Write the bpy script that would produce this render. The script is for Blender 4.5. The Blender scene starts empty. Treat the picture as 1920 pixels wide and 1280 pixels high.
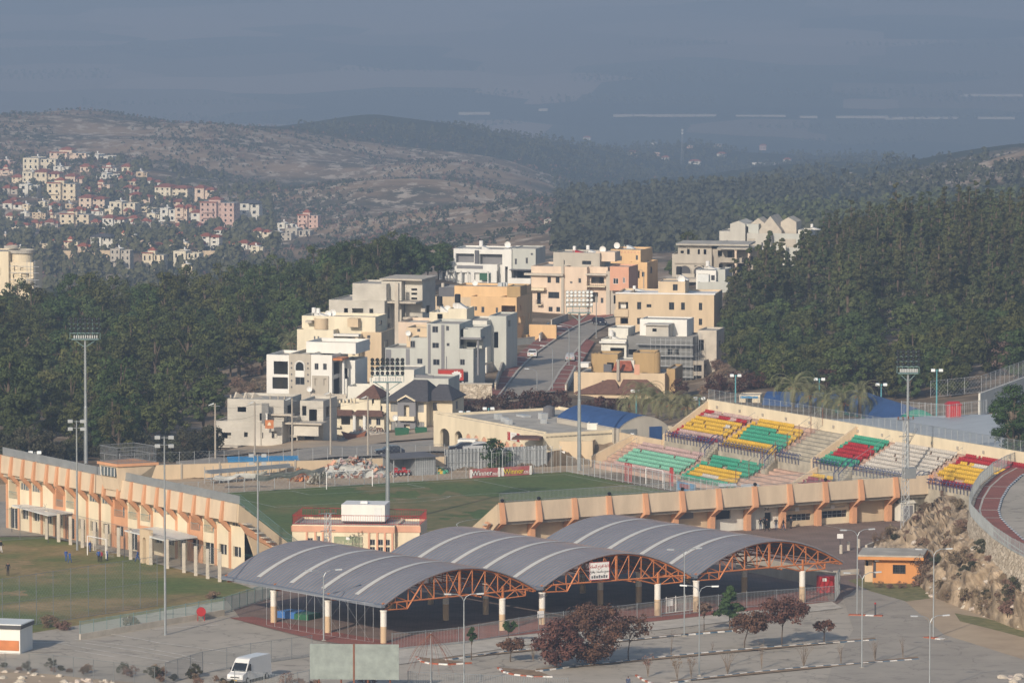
import bpy, bmesh, math, random
import numpy as np
from math import radians, sin, cos, tan, atan, atan2, pi, sqrt, hypot, exp, log
from mathutils import Vector, Matrix
random.seed(7)
SC = bpy.context.scene
COL = SC.collection
# ------------------------------------------------------------------ camera, sky, sun, exposure
FPX, YH, CAMH = 11500.0, -385.0, 98.0           # focal length in photo pixels, horizon row, camera height (m)
PITCH = atan((640 - YH) / FPX); CA, SA = cos(PITCH), sin(PITCH)
cam_data = bpy.data.cameras.new("camera"); cam = bpy.data.objects.new("camera", cam_data); COL.objects.link(cam)
cam.location = (0, 0, CAMH); cam.rotation_euler = (pi / 2 - PITCH, 0, 0)
cam_data.sensor_width = 36.0; cam_data.lens = 36.0 * FPX / 1920.0
cam_data.clip_start = 5.0; cam_data.clip_end = 60000.0
SC.camera = cam
SUN_EL, SUN_AZ = radians(25), radians(24)        # shadows run 24 degrees right of straight away from the camera
w = bpy.data.worlds.new("World"); SC.world = w; w.use_nodes = True
wn = w.node_tree.nodes; wl = w.node_tree.links
sky = wn.new("ShaderNodeTexSky"); sky.sky_type = 'NISHITA'; sky.sun_disc = False
sky.sun_elevation = SUN_EL; sky.sun_rotation = pi + SUN_AZ; sky.altitude = 300; sky.dust_density = 2.0
bg = wn["Background"]; bg.inputs[1].default_value = 0.105
wl.new(sky.outputs[0], bg.inputs[0])
sd = bpy.data.lights.new("sun", 'SUN'); sd.energy = 3.6; sd.angle = radians(0.6); sd.color = (1.0, 0.88, 0.74)
sun = bpy.data.objects.new("sun", sd); COL.objects.link(sun)
sdir = Vector((sin(SUN_AZ) * cos(SUN_EL), cos(SUN_AZ) * cos(SUN_EL), -sin(SUN_EL)))
sun.rotation_euler = sdir.to_track_quat('-Z', 'Y').to_euler(); sun.location = (-200, 300, 200)
vs = SC.view_settings; vs.view_transform = 'Standard'; vs.look = 'None'; vs.exposure = 0.1; vs.gamma = 1.0
SC.cycles.volume_bounces = 1; SC.cycles.max_bounces = 6; SC.cycles.diffuse_bounces = 2
HAZE_DENSITY = 1.85e-4; HAZE_COLOR = (0.378, 0.505, 0.70)

# ------------------------------------------------------------------ photo pixel -> world helpers
def ray(px, py):
    u = (px - 960) / FPX; v = (640 - py) / FPX
    return u, CA + v * SA, -SA + v * CA
def G(px, py, z=0.0):
    x, y, zz = ray(px, py); t = (z - CAMH) / zz
    return Vector((x * t, y * t, z))
def W(px, py, Y):
    x, y, zz = ray(px, py); t = Y / y
    return Vector((x * t, Y, CAMH + zz * t))
def S(Y): return FPX / (Y * CA + 80 * SA)        # pixels per metre at distance Y

# ------------------------------------------------------------------ object helpers
def tag(o, label=None, cat=None, group=None, kind=None):
    if label: o["label"] = label
    if cat: o["category"] = cat
    if group: o["group"] = group
    if kind: o["kind"] = kind
    return o
def thing(name, label, cat, loc=(0, 0, 0), rz=0.0, group=None):
    o = bpy.data.objects.new(name, None); COL.objects.link(o)
    o.location = loc; o.rotation_euler = (0, 0, rz); o.empty_display_size = 0.5
    return tag(o, label, cat, group)
def dup(root, loc, rz=None, label=None, group=None, scale=None):
    r = root.copy(); COL.objects.link(r); r.location = loc
    if rz is not None: r.rotation_euler = (0, 0, rz)
    if scale is not None: r.scale = scale if hasattr(scale, '__len__') else (scale,) * 3
    if label: r["label"] = label
    if group: r["group"] = group
    for ch in KIDS.get(root.name, []):
        c = ch.copy(); COL.objects.link(c); c.parent = r; KIDS.setdefault(r.name, []).append(c)
        for g in KIDS.get(ch.name, []):
            d = g.copy(); COL.objects.link(d); d.parent = c; KIDS.setdefault(c.name, []).append(d)
    return r
KIDS = {}
class MB:
    def __init__(s): s.v = []; s.f = []; s.m = []
    def face(s, pts, m=0):
        n = len(s.v); s.v += [tuple(p) for p in pts]; s.f.append(tuple(range(n, n + len(pts)))); s.m.append(m)
    def mesh(s, vs_, fs_, m=0):
        n = len(s.v); s.v += [tuple(p) for p in vs_]
        for f in fs_: s.f.append(tuple(i + n for i in f)); s.m.append(m)
    def box(s, x0, x1, y0, y1, z0, z1, m=0):
        s.mesh([(x0,y0,z0),(x1,y0,z0),(x1,y1,z0),(x0,y1,z0),(x0,y0,z1),(x1,y0,z1),(x1,y1,z1),(x0,y1,z1)],
               [(3,2,1,0),(4,5,6,7),(0,1,5,4),(1,2,6,5),(2,3,7,6),(3,0,4,7)], m)
    def hexa(s, p, m=0):                          # 8 points: bottom 4, top 4
        s.mesh(p, [(3,2,1,0),(4,5,6,7),(0,1,5,4),(1,2,6,5),(2,3,7,6),(3,0,4,7)], m)
    def prism(s, prof, t0, t1, fn, m=0):          # closed profile of (a,b), swept from t0 to t1; fn(t,a,b)->xyz
        n = len(prof); vv = [fn(t0, a, b) for a, b in prof] + [fn(t1, a, b) for a, b in prof]
        ff = [tuple(range(n - 1, -1, -1)), tuple(range(n, 2 * n))] + [(i, (i + 1) % n, (i + 1) % n + n, i + n) for i in range(n)]
        s.mesh(vv, ff, m)
    def tube(s, pts, r, n=6, m=0, cap=True):      # r: number or list
        pts = [Vector(p) for p in pts]; k = len(pts); rs = r if hasattr(r, '__len__') else [r] * k
        vv = []; ff = []
        for i, p in enumerate(pts):
            d = (pts[min(i + 1, k - 1)] - pts[max(i - 1, 0)]).normalized()
            a = d.cross(Vector((0, 0, 1)))
            if a.length < 1e-3: a = d.cross(Vector((0, 1, 0)))
            a.normalize(); b = d.cross(a)
            for j in range(n):
                t = 2 * pi * j / n; vv.append(p + (a * cos(t) + b * sin(t)) * rs[i])
        for i in range(k - 1):
            for j in range(n): ff.append((i*n+j, i*n+(j+1)%n, (i+1)*n+(j+1)%n, (i+1)*n+j))
        if cap: ff.append(tuple(range(n - 1, -1, -1))); ff.append(tuple(range((k-1)*n, k*n)))
        s.mesh(vv, ff, m)
    def bar(s, p0, p1, r, m=0): s.tube([p0, p1], r, 4, m)
    def lathe(s, prof, c=(0, 0, 0), n=12, m=0):   # (r,z) pairs round a vertical axis
        vv = []; ff = []
        for r, z in prof:
            for j in range(n): t = 2*pi*j/n; vv.append((c[0]+r*cos(t), c[1]+r*sin(t), c[2]+z))
        for i in range(len(prof) - 1):
            for j in range(n): ff.append((i*n+j, i*n+(j+1)%n, (i+1)*n+(j+1)%n, (i+1)*n+j))
        ff.append(tuple(range(n-1,-1,-1))); ff.append(tuple(range((len(prof)-1)*n, len(prof)*n)))
        s.mesh(vv, ff, m)
    def wall(s, fn, a0, a1, b0, b1, holes, d=0.22, m=0, mr=None):   # wall sheet with real openings and reveals
        hs = [(max(a0, h[0]), min(a1, h[1]), max(b0, h[2]), min(b1, h[3])) for h in holes]
        hs = [h for h in hs if h[1] - h[0] > .05 and h[3] - h[2] > .05]
        xs = sorted({a0, a1, *[h[0] for h in hs], *[h[1] for h in hs]}); zs = sorted({b0, b1, *[h[2] for h in hs], *[h[3] for h in hs]})
        for i in range(len(xs) - 1):
            for j in range(len(zs) - 1):
                cx, cz = (xs[i]+xs[i+1])/2, (zs[j]+zs[j+1])/2
                if any(h[0] < cx < h[1] and h[2] < cz < h[3] for h in hs): continue
                s.face([fn(xs[i],zs[j],0), fn(xs[i+1],zs[j],0), fn(xs[i+1],zs[j+1],0), fn(xs[i],zs[j+1],0)], m)
        mr = m if mr is None else mr
        for a, b, c, e in hs:
            for (p, q) in (((a,c),(b,c)), ((b,c),(b,e)), ((b,e),(a,e)), ((a,e),(a,c))):
                s.face([fn(p[0],p[1],0), fn(q[0],q[1],0), fn(q[0],q[1],d), fn(p[0],p[1],d)], mr)
    def build(s, name, mats, parent=None, loc=None, rz=None, smooth=False):
        me = bpy.data.meshes.new(name); me.from_pydata(s.v, [], s.f)
        if not isinstance(mats, (list, tuple)): mats = [mats]
        for mm in mats: me.materials.append(mm)
        if len(mats) > 1: me.polygons.foreach_set("material_index", s.m)
        if smooth: me.polygons.foreach_set("use_smooth", [True] * len(me.polygons))
        me.update(); o = bpy.data.objects.new(name, me); COL.objects.link(o)
        if parent is not None: o.parent = parent; KIDS.setdefault(parent.name, []).append(o)
        if loc is not None: o.location = loc
        if rz is not None: o.rotation_euler = (0, 0, rz)
        return o
def link_copy(src, parent, loc=(0, 0, 0), rz=0.0, name=None):
    c = src.copy(); COL.objects.link(c); c.parent = parent; c.location = loc; c.rotation_euler = (0, 0, rz)
    if parent is not None: KIDS.setdefault(parent.name, []).append(c)
    for g in KIDS.get(src.name, []):
        d = g.copy(); COL.objects.link(d); d.parent = c; KIDS.setdefault(c.name, []).append(d)
    return c
def frame2(P0, P1):
    d = Vector(P1) - Vector(P0); return atan2(d.y, d.x), hypot(d.x, d.y)

# ------------------------------------------------------------------ materials
MAT = {}
def mat(name, c, rough=0.85, var=0.13, scale=0.6, streak=False, c2=None, bump=0.0, metal=0.0, rnd=0.0, detail=6, thr=(0.35, 0.65), coord='Object', spec=0.3):
    m = bpy.data.materials.new(name); m.use_nodes = True; nt = m.node_tree; n = nt.nodes; l = nt.links
    b = n["Principled BSDF"]; b.inputs["Roughness"].default_value = rough; b.inputs["Metallic"].default_value = metal
    b.inputs["Specular IOR Level"].default_value = spec
    tc = n.new("ShaderNodeTexCoord"); mp = n.new("ShaderNodeMapping"); l.new(tc.outputs[coord], mp.inputs[0])
    if streak: mp.inputs["Scale"].default_value = (0.9, 0.9, 0.22); var *= .75
    nz = n.new("ShaderNodeTexNoise"); nz.inputs["Scale"].default_value = scale; nz.inputs["Detail"].default_value = detail; nz.inputs["Roughness"].default_value = 0.62
    l.new(mp.outputs[0], nz.inputs["Vector"])
    rp = n.new("ShaderNodeValToRGB"); l.new(nz.outputs["Fac"], rp.inputs[0])
    a = [max(0, x * (1 - var)) for x in c] if c2 is None else c2; d = [min(1, x * (1 + var * 0.7)) for x in c] if c2 is None else c
    rp.color_ramp.elements[0].position, rp.color_ramp.elements[1].position = thr
    rp.color_ramp.elements[0].color = (*a, 1); rp.color_ramp.elements[1].color = (*d, 1)
    out = rp.outputs[0]
    if rnd:
        oi = n.new("ShaderNodeObjectInfo"); hs = n.new("ShaderNodeHueSaturation")
        mr1 = n.new("ShaderNodeMapRange"); mr1.inputs[3].default_value = 0.5 - 0.045 * rnd * 2; mr1.inputs[4].default_value = 0.5 + 0.03 * rnd
        mr2 = n.new("ShaderNodeMapRange"); mr2.inputs[3].default_value = 1 - 0.42 * rnd; mr2.inputs[4].default_value = 1 + 0.42 * rnd
        ml = n.new("ShaderNodeMath"); ml.operation = 'FRACT'; mm = n.new("ShaderNodeMath"); mm.operation = 'MULTIPLY'; mm.inputs[1].default_value = 17.31
        l.new(oi.outputs["Random"], mr1.inputs[0]); l.new(oi.outputs["Random"], mm.inputs[0]); l.new(mm.outputs[0], ml.inputs[0]); l.new(ml.outputs[0], mr2.inputs[0])
        l.new(mr1.outputs[0], hs.inputs["Hue"]); l.new(mr2.outputs[0], hs.inputs["Value"]); l.new(out, hs.inputs["Color"]); out = hs.outputs[0]
    l.new(out, b.inputs["Base Color"])
    if bump:
        bp = n.new("ShaderNodeBump"); bp.inputs["Strength"].default_value = bump; bp.inputs["Distance"].default_value = 0.1
        n2 = n.new("ShaderNodeTexNoise"); n2.inputs["Scale"].default_value = scale * 6; n2.inputs["Detail"].default_value = 4; l.new(mp.outputs[0], n2.inputs["Vector"])
        l.new(n2.outputs["Fac"], bp.inputs["Height"]); l.new(bp.outputs[0], b.inputs["Normal"])
    MAT[name] = m; return m
def brickmat(name, c1, c2, mortar, scale, bw=0.5, rh=0.25, rough=0.9, msize=0.03, plane='XZ', coord='Object'):
    m = mat(name, c1, rough=rough); nt = m.node_tree; n = nt.nodes; l = nt.links
    br = n.new("ShaderNodeTexBrick"); br.inputs["Scale"].default_value = scale; br.inputs["Brick Width"].default_value = bw; br.inputs["Row Height"].default_value = rh
    br.inputs["Mortar Size"].default_value = msize; br.inputs["Color1"].default_value = (*c1, 1); br.inputs["Color2"].default_value = (*c2, 1); br.inputs["Mortar"].default_value = (*mortar, 1)
    tc = n.new("ShaderNodeTexCoord"); sp = n.new("ShaderNodeSeparateXYZ"); cb = n.new("ShaderNodeCombineXYZ"); l.new(tc.outputs[coord], sp.inputs[0])
    if plane == 'XZ':
        ad = n.new("ShaderNodeMath"); l.new(sp.outputs[0], ad.inputs[0]); l.new(sp.outputs[1], ad.inputs[1]); l.new(ad.outputs[0], cb.inputs[0]); l.new(sp.outputs[2], cb.inputs[1])
    else: l.new(sp.outputs[0], cb.inputs[0]); l.new(sp.outputs[1], cb.inputs[1])
    l.new(cb.outputs[0], br.inputs["Vector"])
    nz = n.new("ShaderNodeTexNoise"); nz.inputs["Scale"].default_value = 0.25; nz.inputs["Detail"].default_value = 5; l.new(tc.outputs[coord], nz.inputs["Vector"])
    mr = n.new("ShaderNodeMapRange"); mr.inputs[1].default_value = .3; mr.inputs[2].default_value = .7; mr.inputs[3].default_value = .78; mr.inputs[4].default_value = 1.12; l.new(nz.outputs[0], mr.inputs[0])
    mx = n.new("ShaderNodeMix"); mx.data_type = 'RGBA'; mx.blend_type = 'MULTIPLY'; mx.inputs[0].default_value = 1
    l.new(br.outputs["Color"], mx.inputs[6]); l.new(mr.outputs[0], mx.inputs[7])
    l.new(mx.outputs[2], n["Principled BSDF"].inputs["Base Color"]); return m
M = lambda k: MAT[k]
# walls and paints
mat("cream", (.74,.64,.46), streak=True); mat("tan", (.62,.49,.33), streak=True); mat("tan_panel", (.62,.50,.36), streak=True, var=.16)
mat("orange", (.64,.34,.19), streak=True); mat("orange_wall", (.72,.48,.25), streak=True); mat("kiosk_orange", (.62,.28,.10), streak=True)
mat("brown_tan", (.42,.29,.14), streak=True); mat("pink_cream", (.70,.56,.43), streak=True); mat("white_wall", (.76,.75,.70), streak=True, var=.08)
mat("bluegrey", (.50,.51,.465), streak=True, var=.1); mat("darkgrey", (.13,.13,.14), streak=True); mat("greytrim", (.22,.22,.23), streak=True)
mat("offwhite", (.70,.68,.60), streak=True); mat("stone_grey", (.47,.43,.36), streak=True); mat("pale_yellow", (.73,.66,.50), streak=True)
brickmat("block", (.60,.57,.50), (.55,.52,.45), (.46,.43,.37), 1.0, .45, .22, msize=.02)
brickmat("block_dark", (.25,.25,.24), (.22,.22,.21), (.19,.19,.18), 1.0, .45, .22, msize=.02)
m = mat("stonewall", (.6,.5,.38), rough=.9); nt = m.node_tree; n = nt.nodes; l = nt.links; tc = n.new("ShaderNodeTexCoord"); v1 = n.new("ShaderNodeTexVoronoi"); v2 = n.new("ShaderNodeTexVoronoi"); v2.feature = 'DISTANCE_TO_EDGE'
mpp = n.new("ShaderNodeMapping"); mpp.inputs["Scale"].default_value = (1, 1, 1.35); l.new(tc.outputs["Object"], mpp.inputs[0])
for vv in (v1, v2): vv.inputs["Scale"].default_value = 1.9; l.new(mpp.outputs[0], vv.inputs["Vector"])
sc_ = n.new("ShaderNodeSeparateColor"); l.new(v1.outputs["Color"], sc_.inputs[0]); rp = n.new("ShaderNodeValToRGB"); l.new(sc_.outputs[0], rp.inputs[0]); rp.color_ramp.elements[0].color = (.36,.29,.20,1); rp.color_ramp.elements[1].color = (.72,.63,.50,1)
me_ = n.new("ShaderNodeMapRange"); me_.inputs[2].default_value = .09; me_.inputs[3].default_value = .35; l.new(v2.outputs["Distance"], me_.inputs[0]); mx = n.new("ShaderNodeMix"); mx.data_type = 'RGBA'; mx.blend_type = 'MULTIPLY'; mx.inputs[0].default_value = 1; l.new(rp.outputs[0], mx.inputs[6]); l.new(me_.outputs[0], mx.inputs[7]); l.new(mx.outputs[2], n["Principled BSDF"].inputs["Base Color"])
mat("concrete", (.40,.36,.30), streak=True, var=.2); mat("concrete_lt", (.52,.47,.39), var=.15); mat("roof_grey", (.45,.42,.36), var=.2, scale=.4)
mat("roof_pale", (.60,.57,.50), var=.2, scale=.4); mat("salmon", (.66,.36,.24), streak=True)
mat("glass", (.025,.03,.035), rough=.12, var=.3, spec=.5); mat("glass_blue", (.10,.13,.15), rough=.15, spec=.5); mat("shutter", (.27,.27,.26), rough=.6, var=.08)
mat("frame_white", (.7,.69,.65), rough=.5); mat("frame_dark", (.07,.07,.075), rough=.5)
mat("tile_red", (.33,.10,.055), scale=2, var=.3); mat("tile_brown", (.16,.085,.06), scale=2, var=.25); mat("tile_dark", (.085,.083,.09), scale=2, var=.2)
mat("metal", (.30,.32,.33), rough=.5, metal=.3); mat("metal_pale", (.50,.52,.52), rough=.5, metal=.2); mat("galv", (.36,.39,.40), rough=.45, metal=.5)
mat("mesh_wire", (.28,.30,.30), rough=.5, metal=.4); mat("green_metal", (.22,.33,.32), rough=.5); mat("teal_pole", (.12,.36,.40), rough=.5)
mat("rust", (.22,.09,.05)); mat("black", (.018,.018,.02), rough=.5); mat("white", (.80,.79,.76), rough=.5, var=.06); mat("lampglass", (.75,.78,.78), rough=.15, spec=.6)
mat("truss_orange", (.52,.19,.07), rough=.55, var=.2); mat("navy", (.03,.045,.13), rough=.5); mat("red", (.42,.03,.03), rough=.5); mat("blue", (.05,.16,.42), rough=.6)
mat("pvc_blue", (.035,.085,.22), rough=.55, var=.15); mat("tarp_blue", (.04,.24,.48), rough=.5); mat("tarp_grey", (.46,.46,.42), rough=.7, var=.3); mat("sheet_white", (.70,.72,.70), rough=.4, var=.08)
mat("seat_yellow", (.66,.42,.05), rough=.5, var=.1); mat("seat_green", (.06,.33,.21), rough=.5, var=.1); mat("seat_mint", (.22,.50,.36), rough=.5, var=.12); mat("seat_red", (.38,.025,.03), rough=.5, var=.15)
mat("seat_maroon", (.26,.04,.06), rough=.5, var=.15); mat("seat_pink", (.50,.36,.33), rough=.6, var=.15); mat("seat_white", (.56,.52,.46), rough=.6, var=.12)
mat("terrace", (.52,.36,.28), var=.2, scale=.8); mat("terrace_grey", (.42,.38,.30), var=.25, scale=.8)
mat("membrane", (.46,.48,.48), rough=.5, var=.1, scale=.3); mat("green_net", (.03,.26,.19), rough=.7)
mat("bark", (.12,.09,.065), var=.3, scale=3); mat("bark_pale", (.21,.165,.125), var=.3, scale=3)
mat("skin", (.38,.22,.15), var=.05); mat("hair", (.02,.015,.012)); mat("cloth_blue", (.035,.09,.30), var=.15, scale=4); mat("cloth_red", (.30,.03,.04), var=.1)
mat("cloth_dark", (.02,.02,.025), var=.2, scale=4); mat("cloth_denim", (.07,.09,.15), var=.2, scale=4); mat("cloth_white", (.6,.6,.6))
mat("bin_green", (.03,.12,.06), rough=.5); mat("car_white", (.72,.72,.70), rough=.25, var=.03, spec=.5); mat("car_silver", (.42,.43,.44), rough=.25, var=.03, spec=.5); mat("car_dark", (.02,.022,.035), rough=.2, var=.05, spec=.5)
mat("tyre", (.015,.015,.015)); mat("truck_red", (.50,.05,.035), rough=.4); mat("billboard", (.27,.31,.29), rough=.7, var=.22, scale=.9, thr=(.3,.7))
mat("soil", (.30,.21,.13), var=.3, scale=1.2); mat("rock", (.46,.36,.25), c2=(.15,.11,.068), scale=.35, bump=.6, thr=(.38,.62)); mat("boulder", (.55,.49,.40), var=.25, scale=1.2, bump=.5, rnd=.3)
# ground covers
mat("asphalt", (.50,.445,.365), c2=(.385,.345,.28), scale=.09, detail=9, thr=(.3,.7), bump=.15)
def wear(name, crack=.1, stain=.35):                # cracks and oil stains with shapes of their own
    m = MAT[name]; nt = m.node_tree; n = nt.nodes; l = nt.links; b = n["Principled BSDF"]; src = b.inputs["Base Color"].links[0].from_socket; geo = n.new("ShaderNodeNewGeometry")
    dn = n.new("ShaderNodeTexNoise"); dn.inputs["Scale"].default_value = .5; dn.inputs["Detail"].default_value = 4; l.new(geo.outputs["Position"], dn.inputs["Vector"])
    ad = n.new("ShaderNodeVectorMath"); ad.operation = 'MULTIPLY_ADD'; l.new(dn.outputs["Color"], ad.inputs[0]); ad.inputs[1].default_value = (4, 4, 0); l.new(geo.outputs["Position"], ad.inputs[2])
    vo = n.new("ShaderNodeTexVoronoi"); vo.feature = 'DISTANCE_TO_EDGE'; vo.inputs["Scale"].default_value = .13; l.new(ad.outputs[0], vo.inputs["Vector"])
    r1 = n.new("ShaderNodeMapRange"); r1.inputs[1].default_value = .0; r1.inputs[2].default_value = .014; r1.inputs[3].default_value = 1 - crack * 4; r1.inputs[4].default_value = 1; l.new(vo.outputs["Distance"], r1.inputs[0])
    n2 = n.new("ShaderNodeTexNoise"); n2.inputs["Scale"].default_value = .33; n2.inputs["Detail"].default_value = 6; l.new(geo.outputs["Position"], n2.inputs["Vector"])
    r2 = n.new("ShaderNodeMapRange"); r2.inputs[1].default_value = .56; r2.inputs[2].default_value = .72; r2.inputs[3].default_value = 1; r2.inputs[4].default_value = 1 - stain; l.new(n2.outputs[0], r2.inputs[0])
    mm = n.new("ShaderNodeMath"); mm.operation = 'MULTIPLY'; l.new(r1.outputs[0], mm.inputs[0]); l.new(r2.outputs[0], mm.inputs[1])
    mx = n.new("ShaderNodeMix"); mx.data_type = 'RGBA'; mx.blend_type = 'MULTIPLY'; mx.inputs[0].default_value = 1; l.new(src, mx.inputs[6]); l.new(mm.outputs[0], mx.inputs[7]); l.new(mx.outputs[2], b.inputs["Base Color"])
wear("asphalt")
mat("road_asphalt", (.42,.375,.31), c2=(.33,.295,.245), scale=.15, detail=8, thr=(.3,.7)); wear("road_asphalt", .08, .25); mat("dirt", (.52,.41,.28), c2=(.38,.29,.20), scale=.2, detail=9, thr=(.3,.7))
brickmat("paving", (.27,.19,.15), (.23,.165,.135), (.18,.14,.12), 1.0, .9, .45, plane='XY'); brickmat("red_paving", (.34,.12,.085), (.28,.10,.075), (.22,.1,.08), 1.0, .8, .4, plane='XY')
mat("kerb_white", (.72,.70,.66), var=.2, scale=2); mat("kerb_blue", (.10,.16,.22), var=.3, scale=2); mat("kerb_red", (.40,.12,.06), var=.3, scale=2); mat("kerb_stone", (.52,.48,.41), var=.2)
mat("line_white", (.55,.57,.50), var=.3, scale=1.0); mat("line_worn", (.80,.77,.70), var=.35, scale=.6)
mat("grass", (.045,.075,.022), c2=(.028,.055,.018), scale=.12, detail=9, thr=(.3,.7)); mat("weeds", (.26,.23,.11), c2=(.14,.15,.055), scale=.8)
# ================================================================== TERRAIN
def leafmat(name, ca, cb, rnd=0.5, scale=0.5):
    m = mat(name, ca, c2=cb, rough=0.75, scale=scale, detail=3, thr=(.36, .64), rnd=rnd, spec=.15)
    return m
leafmat("pine_leaf", (.076,.105,.034), (.040,.060,.022), .75); leafmat("conifer_leaf", (.080,.095,.038), (.042,.054,.024), .6); leafmat("olive_leaf", (.12,.125,.06), (.07,.08,.035), .6)
leafmat("dry_leaf", (.155,.08,.052), (.085,.048,.034), .25, 1.2); leafmat("dry_crown", (.20,.15,.11), (.13,.10,.075), .3); leafmat("fresh_leaf", (.045,.085,.025), (.025,.05,.016), .2)
leafmat("palm_leaf", (.25,.25,.13), (.15,.16,.08), .3); leafmat("hedge_leaf", (.10,.052,.035), (.06,.034,.024), .3); leafmat("shrub_leaf", (.075,.078,.045), (.045,.05,.03), .5); leafmat("dry_shrub", (.27,.20,.13), (.17,.125,.08), .5)
leafmat("far_leaf", (.065,.078,.045), (.042,.052,.03), .5, .05)

A2 = Vector((0.485, -0.875, 0)); B2 = Vector((0.875, 0.485, 0))      # stadium axes: A towards the camera, B to the right
FR = G(1100, 885.5)                                                  # far right corner of the stadium pitch
WB, WO = [0, 5, 15, 50, 70, 100], [9.8, 10.0, 11.8, 20, 25, 32]
def wall_v(x, y):                                                    # distance beyond the line behind the far goal
    b = -(Vector((x, y, 0)) - FR).dot(B2); return (Vector((x, y, 0)) - FR).dot(-A2) - float(np.interp(b, WB, WO))
CP = []   # control points (px, py, distance)
def cp(*a): CP.extend(a)
cp((-200,905,850),(100,880,870),(400,880,880),(400,862,905),(620,850,915),(850,850,905),(850,825,945),(620,838,940),(640,825,975),(750,813,975),(500,845,950),(405,848,950))
cp((570,740,1050),(800,705,1090),(975,742,1060),(1010,665,1160),(1120,592,1270),(900,640,1190),(1080,590,1265),(920,540,1335),(1250,640,1180),(1250,722,1118),(1320,712,1115),(1160,745,1075),(1330,522,1350),(1450,502,1400),(700,660,1150),(620,690,1110))
cp((1000,835,930),(1200,800,960),(1250,775,1000),(1100,740,1060),(1340,760,960),(1500,770,960),(1700,790,940),(1900,790,900),(2100,800,880),(1500,720,1050),(1700,720,1050),(1900,720,1010))
cp((2000,462,1350),(1900,468,1350),(1750,482,1350),(1600,498,1350),(1480,515,1380),(1500,640,1150),(1700,600,1180),(1900,590,1180),(2150,560,1180),(1380,600,1200))
cp((-250,545,1350),(-300,690,1100),(-60,632,1250),(100,632,1250),(200,624,1280),(300,616,1300),(450,590,1300),(600,553,1300),(740,530,1300),(830,522,1340),(100,840,945),(250,850,940),(300,760,1050),(100,760,1060),(450,700,1110),(950,515,1420),(1150,515,1420))
cp((-200,640,1550),(200,640,1550),(600,610,1600),(900,570,1650),(1200,560,1650),(1400,540,1700),(1700,480,1700),(1950,450,1700))
cp((-200,575,2150),(0,550,2250),(250,540,2350),(420,515,2500),(600,470,2800),(800,455,2500),(1000,470,2100),(1200,478,2000),(1350,450,2150),(1500,440,2100),(1700,425,2200),(1950,405,2300))
cp((-250,400,3150),(100,400,3200),(250,430,2950),(400,430,3100),(560,425,3250),(250,370,3400),(100,330,3700),(-200,320,3900),(300,320,3800),(700,400,3300),(850,340,3700),(1000,400,3150),(1100,425,2800),(1000,350,3800),(700,320,4000),(500,300,4100))
cp((-300,218,4600),(0,224,4600),(150,228,4600),(300,243,4700),(450,242,4800),(540,241,4900),(700,242,5100),(850,252,5200),(1000,275,5400),(1150,308,5600),(1300,330,5600),(1100,365,4400),(1250,372,4000),(1400,385,3300),(1500,366,3000),(1650,352,2850),(1800,330,3000),(1900,304,3100),(2100,292,3200))
cp((-300,300,6000),(0,300,6000),(300,300,6200),(600,290,6400),(900,285,6500),(1150,285,6300),(1300,290,6400),(1450,300,6300),(1600,310,5200),(1700,305,5200),(1900,320,4600))
for px in (-400, 0, 400, 800, 1200, 1600, 2000, 2400):
    for Y in (8600, 9600, 12000, 16000, 26000): CP.append((px, YH + (CAMH + 402) * FPX / Y, Y))
_c = np.array([((p[0] - 960) / FPX * 13, log(p[2]) * 1.3, W(*p)[2]) for p in CP])
_d = np.hypot(_c[:, None, 0] - _c[None, :, 0], _c[:, None, 1] - _c[None, :, 1])
_n = len(_c); _K = np.zeros((_n + 3, _n + 3)); _K[:_n, :_n] = _d + np.eye(_n) * 0.004; _K[:_n, _n] = 1; _K[:_n, _n+1:] = _c[:, :2]; _K[_n, :_n] = 1; _K[_n+1:, :_n] = _c[:, :2].T
_wt = np.linalg.solve(_K, np.concatenate([_c[:, 2], np.zeros(3)]))
def rbf(x, y):
    x = np.asarray(x, float); y = np.asarray(y, float); u = x / y * 13; v = np.log(y) * 1.3; o = np.zeros(np.broadcast(x, y).shape)
    for i in range(_n): o += _wt[i] * np.hypot(u - _c[i, 0], v - _c[i, 1])
    return o + _wt[_n] + _wt[_n+1] * u + _wt[_n+2] * v
def hterr(x, y):
    x = np.asarray(x, float); y = np.asarray(y, float)
    wv = (x - FR.x) * -A2.x + (y - FR.y) * -A2.y - np.interp(-((x - FR.x) * B2.x + (y - FR.y) * B2.y), WB, WO)
    t = np.clip(wv / 1.2, 0, 1)
    nat = rbf(x, y)
    far = np.clip((y - 1500) / 1500, 0, 1)
    bump = far * (9 * np.sin(x / 97 + 1.3 * np.sin(y / 210)) * np.sin(y / 143 + x / 260) + 5 * np.sin(x / 41 + y / 77) * np.sin(y / 63 - x / 120))
    bump = np.where(nat < -320, bump * np.clip((nat + 400) / 80, 0, 1), bump)
    return np.where(t <= 0, -0.06, (nat + bump) * t - 0.06 * (1 - t))
def H1(x, y): return float(hterr(np.array([x]), np.array([y]))[0])
def T(px, py, y0=880.0, y1=26000.0):              # where the line of sight of a photo pixel meets the terrain
    x, y, z = ray(px, py); Y = np.geomspace(y0, y1, 2600); t = Y / y
    below = CAMH + z * t - hterr(x * t, Y)
    k = int(np.argmax(below < 0)) if (below < 0).any() else len(Y) - 1
    Yk = Y[k]; return Vector((x * Yk / y, Yk, H1(x * Yk / y, Yk)))

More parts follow.
